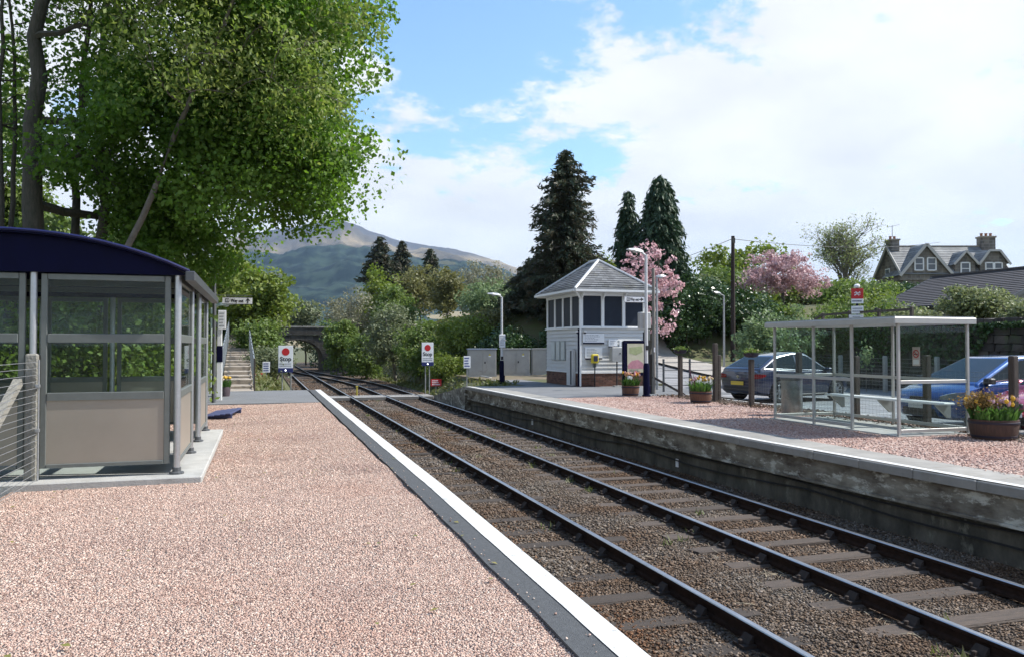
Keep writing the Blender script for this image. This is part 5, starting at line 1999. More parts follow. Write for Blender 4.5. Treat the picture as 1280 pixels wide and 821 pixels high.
# ------------------------------------------------------------------ open glass shelter on the far platform
def far_shelter():
    fm = mat('shelter_paint', (0.42, 0.42, 0.40), .45, .2, var=.1, vscale=6)
    z = ZR
    x0, x1, y0, y1, top = 10.42, 11.93, 11.1, 14.55, 1.80
    root = empty('glass_shelter', (0, 0, 0), label='flat roofed glass shelter with pale grey frame on the far platform', cat='shelter')
    g2 = glass_mat('shelter_glass', (0.88, 0.92, 0.92), dirt=.006)
    for k in range(8):
        for j in range(3):
            MB().cbox(x0 - .05 + j * .53, x0 - .05 + j * .53 + .52, y0 - .05 + k * .455, y0 - .05 + k * .455 + .447, z - .05, z + .02, .006).build('paving_slab', CONC, root)

    def post(x, y, s=.05):
        return MB().cbox(x - s / 2, x + s / 2, y - s / 2, y + s / 2, z + .021, top - .001, .006).build('post', fm, root)
    ys = [y0, y0 + 1.13, y0 + 2.2, y1]
    for y in ys:
        post(x0, y)
    for y in (y0, y0 + 1.75, y1):
        post(x1, y)

    def pane(axis, a, b, c, mid=.93, low=True):
        def B(u0, u1, w0, w1, d):
            return MB().cbox(*((c - d, c + d, u0, u1) if axis == 'y' else (u0, u1, c - d, c + d)), w0, w1, .004)
        B(a, b, z + mid - .03, z + mid + .03, .018).build('mid_rail', fm, root)
        B(a, b, z + .06, z + .12, .018).build('bottom_rail', fm, root)
        B(a, b, z + .125, z + mid - .031, .004).build('pane', g2, root)
        B(a, b, z + mid + .031, top - .04, .004).build('pane', g2, root)
    e = .03
    pane('y', ys[1] + e, ys[2] - e, x0)
    pane('y', ys[2] + e, ys[3] - e, x0)
    pane('y', y0 + e, y0 + 1.75 - e, x1)
    pane('y', y0 + 1.75 + e, y1 - e, x1)
    pane('x', x0 + e, x1 - e, y0)
    pane('x', x0 + e, x1 - e, y1)
    MB().cbox(x0 - .16, x1 + .12, y0 - .10, y1 + .14, top, top + .105, .012).build('roof', fm, root)
    MB().box(x0 - .13, x1 + .09, y0 - .07, y1 + .11, top + .106, top + .125).build('roof_sheet', GALV, root)
    # long bench on brackets along the back
    MB().cbox(x1 - .42, x1 - .08, y0 + .2, y1 - .2, z + .50, z + .535, .008).build('bench', WHITE, root)
    for y in (y0 + .35, y0 + 1.75, y1 - .35):
        MB().prism([(x1 - .04, z + .5), (x1 - .38, z + .5), (x1 - .34, z + .45), (x1 - .10, z + .25), (x1 - .04, z + .25)], y - .02, y + .02, 'xz').build('bench_bracket', fm, root)
    # no smoking notice on the rear glass
    yy, zz = y0 + 1.15, 1.22
    n = MB().box(x1 - .012, x1 - .006, yy - .09, yy + .09, zz - .18, zz + .18).build('no_smoking_sign', mat('sign_pinkish', (0.55, 0.46, 0.42), .5), root)
    ring = MB()
    vs, fs = [], []
    for k in range(20):
        a = 2 * math.pi * k / 20
        for r_ in (.078, .058):
            vs.append((x1 - .0135, yy + r_ * math.cos(a), zz + .05 + r_ * math.sin(a)))
    for k in range(20):
        j = (k + 1) % 20
        fs.append((2 * k, 2 * k + 1, 2 * j + 1, 2 * j))
    ring.add(vs, fs).build('prohibition_ring', RED, n)
    MB().bar((x1 - .0145, yy - .045, zz + .005), (x1 - .0145, yy + .045, zz + .095), .016, .002, (1, 0, 0)).build('prohibition_bar', RED, n)
    MB().box(x1 - .0142, x1 - .0132, yy - .045, yy + .045, zz + .035, zz + .055).build('cigarette', BLACK, n)
    MB().box(x1 - .0142, x1 - .0132, yy - .07, yy + .07, zz - .15, zz - .06).build('sign_print', SIGNW, n)


far_shelter()

# litter bin
r = empty('litter_bin', (11.42, 15.35, ZR), label='galvanised litter bin with a dark rim behind the open glass shelter', cat='litter bin')
MB().lathe((0, 0, 0), [(.20, 0), (.215, .02), (.225, .78)], 20).build('body', mat('bin_metal', (0.40, 0.41, 0.42), .35, .8, var=.4, vscale=7, stain=((0.25, 0.22, 0.17), 5, .52, .7)), r, smooth=True)
MB().lathe((0, 0, .78), [(.235, 0), (.245, .02), (.245, .06), (.20, .08)], 20).build('rim', mat('bin_rim', (0.09, 0.10, 0.12), .5), r, smooth=True)
MB().cbox(.21, .28, -.04, .04, 0, .80, .01).build('bracket', GALV, r)

# ------------------------------------------------------------------ signs by the crossing


def stop_sign(label, x, y, zb, z0, z1, w, leg):
    r = empty('stop_sign', (x, y, zb), label=label, cat='sign', group='Stop signs at the crossing')
    for dx in leg:
        MB().tube([(dx, .04, 0), (dx, .04, z1 - zb - .1)], .028, 8).build('post', GALV, r)
    a, b = z0 - zb, z1 - zb
    p = MB().cbox(-w / 2, w / 2, -.012, .012, a, b, .006).build('plate', SIGNW, r)
    h = b - a
    MB().box(-w / 2 - .012, w / 2 + .012, -.004, .016, a - .012, b + .012).build('plate_rim', SIGNGREY, p)
    m = MB().lathe((0, -.014, b - h * .27), [(w * .27, -.002), (w * .27, .002)], 28, 'y')
    m.build('red_disc', RED, p)
    text('sign_text', 'Stop', h * .27, BLACK, p, (0, -.0125, b - h * .60), bold=.008)
    lines('sign_print', p, -w * .42, w * .42, a + .04, a + h * .23, 2, -.0125, PRINTL, .05, .5)
    q = MB().cbox(-w / 2 - .012, w / 2 + .012, -.05, .02, a - .19, a - .014, .01).build('light_box', mat('sign_navy', (0.012, 0.02, 0.12), .5), r)
    em = MATS.get('lit_white_lamp')
    if em is None:
        em = mat('lit_white_lamp', (.9, .9, .95), .3)
        em.node_tree.nodes['Principled BSDF'].inputs['Emission Color'].default_value = (.85, .9, 1, 1)
        em.node_tree.nodes['Principled BSDF'].inputs['Emission Strength'].default_value = 2.0
    MB().lathe((0, -.052, a - .10), [(.035, -.006), (.035, .006)], 12, 'y').build('lamp', em, q)


stop_sign('Stop sign with red disc left of the tracks, in front of the bushes', 1.03, 36.0, gz1(1.03, 36.0), .47, 1.42, .60, (-.14, .22))
stop_sign('Stop sign with red disc at the right side of the crossing, against the dark hedge', 7.95, 39.4, -1.1, .62, 1.58, .58, (-.1, .1))


def small_sign(name, label, x, y, z0, z1, w, m, pr, zb, postm=GALV, n=4, group=None):
    r = empty(name, (x, y, zb), label=label, cat='sign', group=group)
    MB().tube([(0, .02, 0), (0, .02, z1 - zb - .03)], .02, 6).build('post', postm, r)
    p = MB().cbox(-w / 2, w / 2, -.012, .0, z0 - zb, z1 - zb, .005).build('plate', m, r)
    lines('sign_print', p, -w * .38, w * .38, z0 - zb + .03, z1 - zb - .03, n, -.0125, pr, .3, .5)


small_sign('warning_sign', 'small white notice on a stake left of the left Stop sign', .22, 34.3, .34, .77, .29, SIGNW, BLUEPRINT, gz1(.22, 34.3))
small_sign('red_sign', 'low red notice board in the scrub below the small white one on the left', -.16, 33.6, .02, .33, .48, RED, SIGNW, gz1(-.16, 33.6), n=3)
small_sign('warning_sign', 'small white notice on a thin post at the top of the far platform ramp', 7.75, 30.6, .55, 1.02, .28, SIGNW, BLUEPRINT, -.35)
small_sign('red_sign', 'low red notice board beside the far end of the crossing below the right Stop sign', 8.45, 39.7, -.6, -.25, .55, RED, SIGNW, -1.1, n=3)
r = empty('track_marker', (4.33, 38.2, -1.08), label='short yellow marker stake between the two tracks just beyond the crossing', cat='marker post')
MB().cbox(-.04, .04, -.03, .03, 0, .56, .01).build('stake', mat('old_yellow', (0.42, 0.34, 0.05), .7), r)
MB().cbox(-.055, .055, -.045, .045, .57, .62, .01).build('cap', mat('old_yellow', (0.42, 0.34, 0.05), .7), r)

# information totem and small fittings by the near shelter
r = empty('information_post', (-1.03, 22.3, 0.0), label='white and navy information post right behind the blue roofed shelter', cat='information post')
MB().cbox(-.07, .07, -.05, .05, 0, 1.0, .01).build('base', WHITE, r)
MB().cbox(-.075, .075, -.055, .055, 1.002, 1.42, .01).build('navy_panel', NAVY, r)
MB().cbox(-.06, .06, -.045, .045, 1.422, 2.0, .01).build('upper_post', WHITE, r)
p = MB().cbox(-.04, .16, -.075, -.056, 1.85, 2.34, .008).build('poster_panel', SIGNW, r)
lines('poster_print', p, -.01, .13, 1.9, 2.3, 5, -.076, PRINTL)

r = empty('boarding_ramp', (-.72, 17.4, .0), rz=-.12, label='navy blue slatted step lying on the gravel beyond the shelter', cat='ramp')
bl = mat('faded_navy', (0.05, 0.06, 0.14), .6, var=.2)
for k in range(5):
    MB().cbox(-.26 + k * .105, -.26 + k * .105 + .095, -.75, .75, .03 + .012 * k, .055 + .012 * k, .006).build('slat', bl, r)
for y in (-.6, .6):
    MB().prism([(-.26, 0), (.26, 0), (.26, .077), (-.26, .029)], y - .03, y + .03, 'xz').build('bearer', bl, r)


# ------------------------------------------------------------------ sloping path with steps
def path():
    root = empty('sloping_path', (0, 0, 0), kind='structure')
    pm = mat('worn_path', (0.42, 0.36, 0.29), .9, var=.3, vscale=2.5, bump=.3, bscale=50, stain=((0.16, 0.12, 0.06), 1.6, .55, .75), island=.06)
    y, k = 26.6, 0
    while y < 52:
        z = .012 + max(0, y - 27) * .083
        xc = -.72 - (y - 27) * .024
        MB().cbox(xc - .50, xc + .50, y, y + 1.40, z - .3, z + .04 * (k % 3 == 2), .012).build('step', pm, root)
        y += 1.405
        k += 1
    rm = mat('railing_grey', (0.28, 0.31, 0.33), .5, .4)
    for side, lb in ((1, 'grey panelled railing along the right side of the sloping path'), (-1, 'grey panelled railing along the left side of the sloping path')):
        ra = empty('path_railing', (-.72 + side * .53, 27.2, 0), label=lb, cat='railing', group='railings of the sloping path')
        n = 14
        for k in range(n + 1):
            yy = k * 1.75
            zz = yy * .083
            MB().cbox(-yy * .024 - .025, -yy * .024 + .025, yy - .025, yy + .025, zz - .25, zz + 1.0 + .02, .006).build('rail_post', WOODD if (k == 0 and side == 1) else rm, ra)
            if k < n:
                m = MB()
                for h in (.08, .95):
                    m.bar((-yy * .024, yy + .03, zz + h), (-(yy + 1.75) * .024, yy + 1.72, zz + .145 + h), .03)
                m.build('rail', rm, ra)
                m = MB()
                for q in range(1, 14):
                    y2 = yy + q * .125
                    m.bar((-y2 * .024, y2, y2 * .083 + .1), (-y2 * .024, y2, y2 * .083 + .94), .03, .012)
                m.build('bars', rm, ra)


path()


# ------------------------------------------------------------------ fences
def near_fence():
    r = empty('wire_fence', (-2.22, 9.27, 0), label='strained wire fence with a concrete end post at the left edge of the near platform', cat='fence')
    cm = mat('rough_concrete', (0.28, 0.27, 0.235), .92, var=.3, vscale=9, bump=.6, bscale=40, stain=((0.14, 0.13, 0.1), 4, .55, .75))
    for k, y in enumerate((0, -2.9, -5.8, -8.7)):
        MB().cbox(-.06, .06, y - .065, y + .065, -.2, 1.34 if k == 0 else 1.28, .015).build('concrete_post', cm, r)
    MB().bar((-.10, -.12, 1.06), (-.16, -2.2, -.12), .075, .075).build('concrete_strut', cm, r)
    for k in range(19):
        z = .07 + k * .066
        m = MB()
        for i in range(4):
            ya, yb = -.07 - i * 2.2, -.07 - (i + 1) * 2.2
            sag = random.uniform(-.008, .008)
            m.tube([(.062, ya, z), (.062, (ya + yb) / 2, z + sag), (.062, yb, z)], .0028, 4, cap=False)
        m.build('wire', GALV, r)
    MB().tube([(.075, -.085, .05), (.075, -.085, 1.28)], .009, 6).build('strainer_bar', GALV, r)
    for z in (.55, 1.0):
        MB().box(.05, .085, -.11, -.06, z, z + .03).build('clip', GALV, r)


near_fence()


def far_fence():
    X = 12.12
    r = empty('mesh_fence', (X, 0, ZR), label='wire mesh fence on dark timber posts between the far platform and the car park', cat='fence')
    for (y, h) in ((23.5, 1.28), (21.6, 1.28), (19.65, 1.62), (17.92, 1.22), (16.0, 1.40), (14.1, 1.35), (12.2, 1.38), (10.36, 1.40), (8.4, 1.4), (6.5, 1.4)):
        MB().cbox(-.06, .06, y - .06, y + .06, -.1, h + random.uniform(-.02, .02), .015).build('timber_post', WOODD, r)
    MB().cbox(.08, .18, 19.62, 19.74, -.1, 1.30, .015).build('timber_post', WOODD, r)
    MB().bar((.0, 23.4, .55), (.95, 22.9, -.05), .07, .07).build('timber_strut', WOODD, r)
    gm = mat('mesh_wire', (0.20, 0.21, 0.21), .5, .5)
    for k in range(13):
        z = .06 + k * .085
        MB().tube([(.066, 6.5, z), (.066, 23.5, z)], .0022, 3, cap=False).build('wire', gm, r)
    m = MB()
    y = 6.6
    while y < 17.9:
        m.tube([(.068, y, .05), (.068, y, 1.09)], .0016, 3, cap=False)
        y += .1
    m.build('upright_wires', gm, r)
    # low steel hurdle closing the gap by the signal box
    r = empty('metal_gate', (13.0, 24.3, -.3), rz=-.1, label='dark metal barred gate between the signal box and the road', cat='gate')
    for x in (0, .95, 1.9):
        MB().cbox(x - .03, x + .03, -.03, .03, 0, 1.28, .008).build('post', LAMPD, r)
    for z in (.12, .38, .64, .90, 1.16):
        MB().tube([(0, 0, z), (1.9, 0, z)], .017, 6).build('bar', LAMPD, r)


far_fence()


# ------------------------------------------------------------------ planters
TULIP_COL = {'pink': mat('pink_tulip', (0.62, 0.38, 0.45), .5, var=.2), 'yellow': mat('yellow_tulip', (0.70, 0.42, 0.03), .5, var=.25), 'cream': mat('cream_flower', (0.70, 0.58, 0.32), .5, var=.2),
             'red': mat('red_flower', (0.45, 0.05, 0.03), .5, var=.2), 'peach': mat('peach_flower', (0.70, 0.36, 0.20), .5, var=.2)}
LM_TULIP = leaf_mat('tulip_leaf', (0.06, 0.14, 0.03), (0.10, 0.19, 0.045), .3)
LM_BRONZE = leaf_mat('bronze_heather', (0.22, 0.14, 0.05), (0.30, 0.21, 0.08), .3)
SOIL = mat('dark_soil', (0.03, 0.022, 0.016), .95, bump=.8, bscale=50)
BARREL = mat('barrel_oak', (0.085, 0.045, 0.03), .8, vscale=4, col2=(0.045, 0.026, 0.02), stretch=(9, 9, .8), bump=.4, bscale=18)
BARREL2 = mat('reddish_barrel', (0.16, 0.075, 0.045), .8, vscale=4, col2=(0.10, 0.05, 0.033), stretch=(9, 9, .8), bump=.4, bscale=18)
HOOP = mat('hoop_iron', (0.03, 0.028, 0.045), .6, .4)


def tulip_mesh(m):
    b = MB()
    b.lathe((0, 0, 0), [(.012, 0), (.028, .018), (.032, .04), (.024, .062)], 7)
    for k in range(3):
        a = 2 * math.pi * k / 3
        b.add([(math.cos(a - .5) * .028, math.sin(a - .5) * .028, .045), (math.cos(a + .5) * .028, math.sin(a + .5) * .028, .045), (math.cos(a) * .020, math.sin(a) * .020, .085)], [(0, 1, 2)])
    return b.mesh('flower', m, smooth=True)


TM = {k: tulip_mesh(v) for k, v in TULIP_COL.items()}


def blades(name, parent, r, n, h, m, z0, spread=.5, w=.02):
    V, F = [], []
    for _ in range(n):
        a = random.uniform(0, 6.28)
        q = r * math.sqrt(random.random())
        x, y = q * math.cos(a), q * math.sin(a)
        b = a + random.gauss(0, .7)
        L_ = h * random.uniform(.5, 1.1)
        lean = spread * random.uniform(.2, 1.2) * (q / r + .25)
        dx, dy = math.cos(b), math.sin(b)
        wx, wy = -dy * w * random.uniform(.6, 1.3), dx * w
        k = len(V)
        V += [(x - wx, y - wy, z0), (x + wx, y + wy, z0), (x + dx * lean * L_ * .4 + wx * 1.2, y + dy * lean * L_ * .4 + wy * 1.2, z0 + L_ * .6), (x + dx * lean * L_ * .4 - wx * 1.2, y + dy * lean * L_ * .4 - wy * 1.2, z0 + L_ * .6),
              (x + dx * lean * L_, y + dy * lean * L_, z0 + L_ * .95), (x + dx * lean * L_ * 1.02, y + dy * lean * L_ * 1.02, z0 + L_ * .94)]
        F += [(k, k + 1, k + 2, k + 3), (k + 3, k + 2, k + 4, k + 5)]
    return np_mesh(name, np.array(V), np.array(F), m, parent)


def planter(label, x, y, z, rad, h, m, cols, nfl, leafh, flh, hoops=True, bronze=False, spikes=False):
    r = empty('barrel_planter', (x, y, z), label=label, cat='planter', group='half barrel flower planters')
    t = MB().lathe((0, 0, 0), [(rad * .86, 0), (rad * .95, h * .3), (rad, h * .7), (rad, h), (rad * .93, h), (rad * .93, h * .85)], 28).build('tub', m, r, smooth=True)
    if hoops:
        for z0 in (.10, .78):
            q0 = rad * (.90 if z0 < .5 else 1.005)
            MB().lathe((0, 0, h * z0), [(q0, 0), (q0 + .008, .004), (q0 + .014, .035), (q0 + .004, .04)], 28).build('hoop', HOOP, t, smooth=True)
    MB().lathe((0, 0, h * .86), [(rad * .92, 0), (rad * .5, .03), (.02, .04)], 16).build('soil', SOIL, r)
    blades('foliage', r, rad * .95, int(190 * rad / .37), leafh, LM_TULIP, h * .88, .6, .02)
    for k in range(nfl):
        a = random.uniform(0, 6.28)
        q = rad * math.sqrt(random.random()) * 1.05
        c = cols[k % len(cols)]
        zz = h + flh * random.uniform(.75, 1.05)
        fx, fy = q * math.cos(a), q * math.sin(a)
        s = random.uniform(.85, 1.25)
        o = inst('flower', TM[c], r, (fx, fy, zz), (random.uniform(-.3, .3), random.uniform(-.3, .3), a), (s, s, s))
        MB().tube([(fx * .8, fy * .8, h * .9), (fx, fy, zz + .004)], .004, 4, cap=False).build('stem', LM_TULIP, r)
    if bronze:
        P = rng.normal(0, 1, (1400, 3)) * np.array([.13, .13, .07]) + np.array([-.10, .12, h + flh * .95])
        leaves('bronze_shrub', P, .03, LM_BRONZE, r, 1.6)
    if spikes:
        m_ = MB()
        for k in range(5):
            b0 = Vector((-.12 + random.uniform(-.05, .1), .1, h))
            m_.tube([b0, b0 + Vector((-.06 - .03 * k, 0, .45 + .06 * k))], [.012, .004], 4)
        m_.build('dark_spikes', mat('purple_spike', (0.10, 0.02, 0.045), .6), r)
    return r


planter('wide half barrel of pink and yellow tulips at the right edge', 11.72, 10.40, ZR, .37, .33, BARREL, ['pink', 'pink', 'yellow', 'pink', 'yellow'], 24, .30, .30, bronze=True)
planter('half barrel of pale yellow tulips with tall dark spikes beside the double timber post', 11.48, 19.35, ZR, .30, .32, BARREL2, ['yellow', 'cream', 'yellow', 'pink'], 26, .32, .34, spikes=True)
planter('dark half barrel of orange and pink flowers beside the navy map board', 11.02, 22.75, ZR, .27, .32, BARREL2, ['peach', 'yellow', 'pink', 'peach', 'red'], 40, .28, .36)
planter('small flower tub of yellow flowers at the foot of the sloping path', -.98, 24.0, 0.004, .17, .27, mat('plum_pot', (0.07, 0.05, 0.06), .6), ['yellow', 'yellow', 'cream'], 22, .24, .24, hoops=False)


def bowl(label, x, y, z, cols, n):
    r = empty('planter_bowl', (x, y, z), label=label, cat='planter', group='planter bowls on the fence posts')
    MB().lathe((0, 0, 0), [(.09, 0), (.17, .03), (.21, .12), (.19, .12), (.17, .10)], 14).build('bowl', HOOP, r, smooth=True)
    P = rng.normal(0, 1, (380, 3)) * np.array([.09, .09, .035]) + np.array([0, 0, .15])
    leaves('foliage', P, .035, LM_MID, r)
    for k in range(n):
        a = random.uniform(0, 6.28)
        q = .17 * math.sqrt(random.random())
        inst('flower', TM[cols[k % len(cols)]], r, (q * math.cos(a), q * math.sin(a), .16), (0, 0, a), (.8, .8, .5))


bowl('dark bowl of wilted plants on the second timber post', 12.12, 21.6, ZR + 1.31, ['cream', 'red'], 4)
bowl('bowl of cream flowers on the timber post behind the blue hatchback', 12.12, 17.92, ZR + 1.25, ['cream', 'peach', 'cream'], 14)


# ------------------------------------------------------------------ cars
CARGLASS = mat('car_glass', (0.010, 0.016, 0.019), .06, spec=.2)
TYRE = mat('tyre_rubber', (0.018, 0.018, 0.019), .85)
ALLOY = mat('alloy_wheel', (0.42, 0.43, 0.45), .35, .85)
CHROME = mat('chrome_trim', (0.65, 0.66, 0.68), .18, 1.0)
PLASTIC = mat('black_plastic', (0.02, 0.02, 0.022), .6)
HEADL = mat('headlamp_glass', (0.36, 0.39, 0.42), .08, .5)
TAILL = mat('tail_lamp_red', (0.17, 0.007, 0.009), .15)
PLATEY = mat('plate_yellow', (0.60, 0.45, 0.05), .5)


def lerp_pts(pts, x):
    return float(np.interp(x, [p[0] for p in pts], [p[1] for p in pts]))


def car(label, paint, loc, rz, L, W, Hroof, belt, roofl, wr, wx, front_z, spokes=7):
    """belt: (x, z) shoulder line rear->front; roofl: rear base, rear top, mid, front top, front base of the cabin"""
    root = empty('parked_car', loc, rz, label, 'car', 'cars in the car park')
    hw = W / 2
    # ---- lower shell
    xs = [-L / 2, -L / 2 + .05, -L / 2 + .18, -L / 2 + .5, wx[0], -.55, 0, .55, wx[1] - .35, wx[1], L / 2 - .45, L / 2 - .2, L / 2 - .06, L / 2]
    wf = [.72, .86, .945, .985, 1, 1, 1, 1, 1, .99, .955, .88, .76, .62]
    zbm = [.42, .30, .24, .21, .21, .19, .19, .19, .20, .20, .20, .22, .28, .38]
    ztf = [.86, .97, 1, 1, 1, 1, 1, 1, 1, 1, 1, .97, .90, .80]
    vs, fs = [], []
    nr = 13
    for x, w, zb, tf in zip(xs, wf, zbm, ztf):
        zt = lerp_pts(belt, x) * tf
        h = zt - zb
        half = [(0, zb), (hw * w * .80, zb), (hw * w * .95, zb + .06), (hw * w * .985, zb + .32 * h), (hw * w, zb + .62 * h), (hw * w * .965, zt - .055), (hw * w * .86, zt), ]
        ring = [(-y, z) for y, z in half[1:]][::-1] + half
        vs += [(x, y, z) for y, z in ring]
    for k in range(len(xs) - 1):
        for q in range(nr):
            a, b = k * nr + q, k * nr + (q + 1) % nr
            fs.append((a, b, b + nr, a + nr))
    fs.append(tuple(range(nr)))
    fs.append(tuple((len(xs) - 1) * nr + q for q in range(nr - 1, -1, -1)))
    body = MB().add(vs, fs).build('body', paint, root)
    cut = MB()
    for wxx in wx:
        for s in (-1, 1):
            cut.lathe((wxx, s * hw * .99, wr), [(wr + .055, -.26), (wr + .055, .26)], 24, 'y')
    co = cut.build('cutter_tmp', PLASTIC)
    md = body.modifiers.new('b', 'BOOLEAN')
    md.operation = 'DIFFERENCE'
    co.parent = root
    md.object = co
    md.solver = 'EXACT'
    bpy.context.view_layer.update()
    me = bpy.data.meshes.new_from_object(body.evaluated_get(bpy.context.evaluated_depsgraph_get()))
    body.modifiers.clear()
    body.data = me
    me.polygons.foreach_set('use_smooth', [True] * len(me.polygons))
    me.set_sharp_from_angle(angle=R_(38))
    bpy.data.objects.remove(co)
    m = MB()
    for wxx in wx:
        m.box(wxx - wr - .02, wxx + wr + .02, -hw * .70, hw * .70, .24, wr * 2 + .04)
    m.box(wx[0], wx[1], -hw * .7, hw * .7, .17, .3)
    m.build('underbody', PLASTIC, root)
    # ---- cabin
    zb_c = min(lerp_pts(belt, roofl[0][0]), lerp_pts(belt, roofl[-1][0])) - .10
    zr_ = max(p[1] for p in roofl)
    bw, rw = hw * .885, hw * .66

    def yw(z):
        z0 = lerp_pts(belt, 0)
        t = max(-.3, (z - z0) / (zr_ - z0))
        return bw + (rw - bw) * t - .02 * 0
    chain = [(roofl[0][0], zb_c)] + [tuple(p) for p in roofl] + [(roofl[-1][0] + .06, zb_c)]
    n = len(chain)
    vs = [(x, -yw(z), z) for x, z in chain] + [(x, yw(z), z) for x, z in chain]
    fs = [tuple(range(n)), tuple(range(2 * n - 1, n - 1, -1))]
    for k in range(n):
        j = (k + 1) % n
        fs.append((j, k, n + k, n + j))
    cab = MB().add(vs, fs).build('cabin', paint, root)
    bv = cab.modifiers.new('bv', 'BEVEL')
    bv.width = .05
    bv.segments = 3
    bv.limit_method = 'ANGLE'
    bv.angle_limit = R_(12)
    bpy.context.view_layer.update()
    me = bpy.data.meshes.new_from_object(cab.evaluated_get(bpy.context.evaluated_depsgraph_get()))
    cab.modifiers.clear()
    cab.data = me
    me.polygons.foreach_set('use_smooth', [True] * len(me.polygons))
    # ---- side windows, cut to follow the roof line
    A, B, Mm, C_, D_ = roofl[0], roofl[1], roofl[2], roofl[-2], roofl[-1]
    top = [tuple(p) for p in roofl]
    zlo = lambda x: lerp_pts(belt, x) + .035

    def topz(x):
        return lerp_pts(top, x) - .075
    bounds = [(A[0] + .24, A[0] + .24 + (.32 if L > 4 else .25)), None, None]
    x_a = A[0] + .20
    x_q = x_a + .42
    x_b = x_q + (D_[0] - x_q) * .40
    x_d = D_[0] - .16
    for (u0, u1) in ((x_a, x_q - .03), (x_q + .01, x_b - .03), (x_b + .03, x_d)):
        for s in (-1, 1):
            xs_ = np.linspace(u0, u1, 7)
            up = [(x, max(zlo(x) + .012, topz(x))) for x in xs_]
            poly = [(u0, zlo(u0)), (u1, zlo(u1))] + up[::-1]
            m = MB()
            v = [(x, s * (yw(z) + .004), z) for x, z in poly] + [(x, s * (yw(z) - .006), z) for x, z in poly]
            q = len(poly)
            f = [tuple(range(q)), tuple(range(2 * q - 1, q - 1, -1))] + [((i + 1) % q, i, q + i, q + (i + 1) % q) for i in range(q)]
            m.add(v, f).build('side_window', CARGLASS, root)
    for s in (-1, 1):
        up = [(x, topz(x) + .022) for x in np.linspace(x_a - .02, x_d + .03, 12)]
        pts = [(x, s * (yw(z) + .006), z) for x, z in up]
        MB().tube(pts, .009, 5).build('window_trim', CHROME, root)
        pts = [(x, s * (yw(zlo(x)) + .007), zlo(x) - .012) for x in np.linspace(x_a - .02, x_d + .03, 6)]
        MB().tube(pts, .009, 5).build('window_trim', CHROME, root)

    def screen(p, q, name, lo=.10, hi=.90, mar=.07):
        d = Vector((q[0] - p[0], 0, q[1] - p[1]))
        nrm = Vector((-d.z, 0, d.x)).normalized()
        if nrm.z < 0: nrm = -nrm
        v = []
        for t, off in ((lo, .006), (hi, .006)):
            c = Vector((p[0], 0, p[1])) + d * t
            for s in (-1, 1):
                v.append(c + nrm * off + Vector((0, s * (yw(c.z) - mar), 0)))
        v2 = [a - nrm * .014 for a in v]
        MB().add(v + v2, [(0, 1, 3, 2), (4, 6, 7, 5), (0, 4, 5, 1), (2, 3, 7, 6), (0, 2, 6, 4), (1, 5, 7, 3)]).build(name, CARGLASS, root)
    screen(D_, C_, 'windscreen', .06, .93)
    screen(A, B, 'rear_window', .14, .90, .10)
    # ---- wheels
    ty = MB().lathe((0, 0, 0), [(wr * .64, -.09), (wr * .93, -.10), (wr, -.07), (wr, .07), (wr * .93, .10), (wr * .64, .09)], 26, 'y', cap=False).mesh('wheel', TYRE, smooth=True)
    rm = MB().lathe((0, 0, 0), [(wr * .66, -.088), (wr * .655, -.097), (wr * .61, -.09), (wr * .60, .0)], 24, 'y', cap=False)
    for k in range(spokes):
        a = 2 * math.pi * k / spokes
        rm.bar((math.cos(a) * .03, -.078, math.sin(a) * .03), (math.cos(a) * wr * .62, -.085, math.sin(a) * wr * .62), .05, .03, (0, 1, 0))
    rm.lathe((0, -.09, 0), [(.045, -.012), (.05, .02)], 10, 'y')
    rmm = rm.mesh('rim', ALLOY, smooth=True)
    dk = MB().lathe((0, 0, 0), [(wr * .63, -.03), (wr * .63, .02)], 20, 'y').mesh('brake_disc', PLASTIC)
    for wxx in wx:
        for s in (-1, 1):
            w_ = inst('wheel', ty, root, (wxx, s * (hw - .105), wr), (0, 0, 0 if s < 0 else math.pi))
            inst('rim', rmm, w_)
            inst('brake_disc', dk, w_)
    # ---- lamps, bumpers, plates, mirrors, handles
    zt_r = lerp_pts(belt, -L / 2 + .05)
    for s in (-1, 1):
        # lamps wrapped round the corners of the shell
        def wrap(name, st, m_, thick=.03):
            v, f = [], []
            for (x, w, z0, z1) in st:
                for dw in (.010, -thick):
                    v += [(x + (.006 if x > 0 else -.006) * (dw > 0), s * (hw * w + dw), z0), (x + (.006 if x > 0 else -.006) * (dw > 0), s * (hw * w + dw), z1)]
            for k in range(len(st) - 1):
                o = 4 * k
                f += [(o, o + 1, o + 5, o + 4), (o + 2, o + 6, o + 7, o + 3), (o + 1, o + 3, o + 7, o + 5), (o, o + 4, o + 6, o + 2)]
            e = 4 * (len(st) - 1)
            f += [(0, 2, 3, 1), (e, e + 1, e + 3, e + 2)]
            MB().add(v, f).build(name, m_, root)
        zt_ = zt_r * .84
        wrap('tail_lamp', [(-L / 2 + .30, .962, zt_ - .01, zt_ + .02), (-L / 2 + .18, .945, zt_ - .06, zt_ + .045), (-L / 2 + .05, .862, zt_ - .09, zt_ + .05), (-L / 2, .72, zt_ - .09, zt_ + .03), (-L / 2 - .008, .58, zt_ - .07, zt_ + .01)], TAILL)
        wrap('headlamp', [(L / 2 - .62, .972, front_z + .03, front_z + .06), (L / 2 - .45, .955, front_z - .04, front_z + .065), (L / 2 - .2, .885, front_z - .09, front_z + .045), (L / 2 - .06, .765, front_z - .10, front_z + .01), (L / 2 - .015, .64, front_z - .10, front_z - .03)], HEADL)
        mz = lerp_pts(belt, D_[0] - .1) + .07
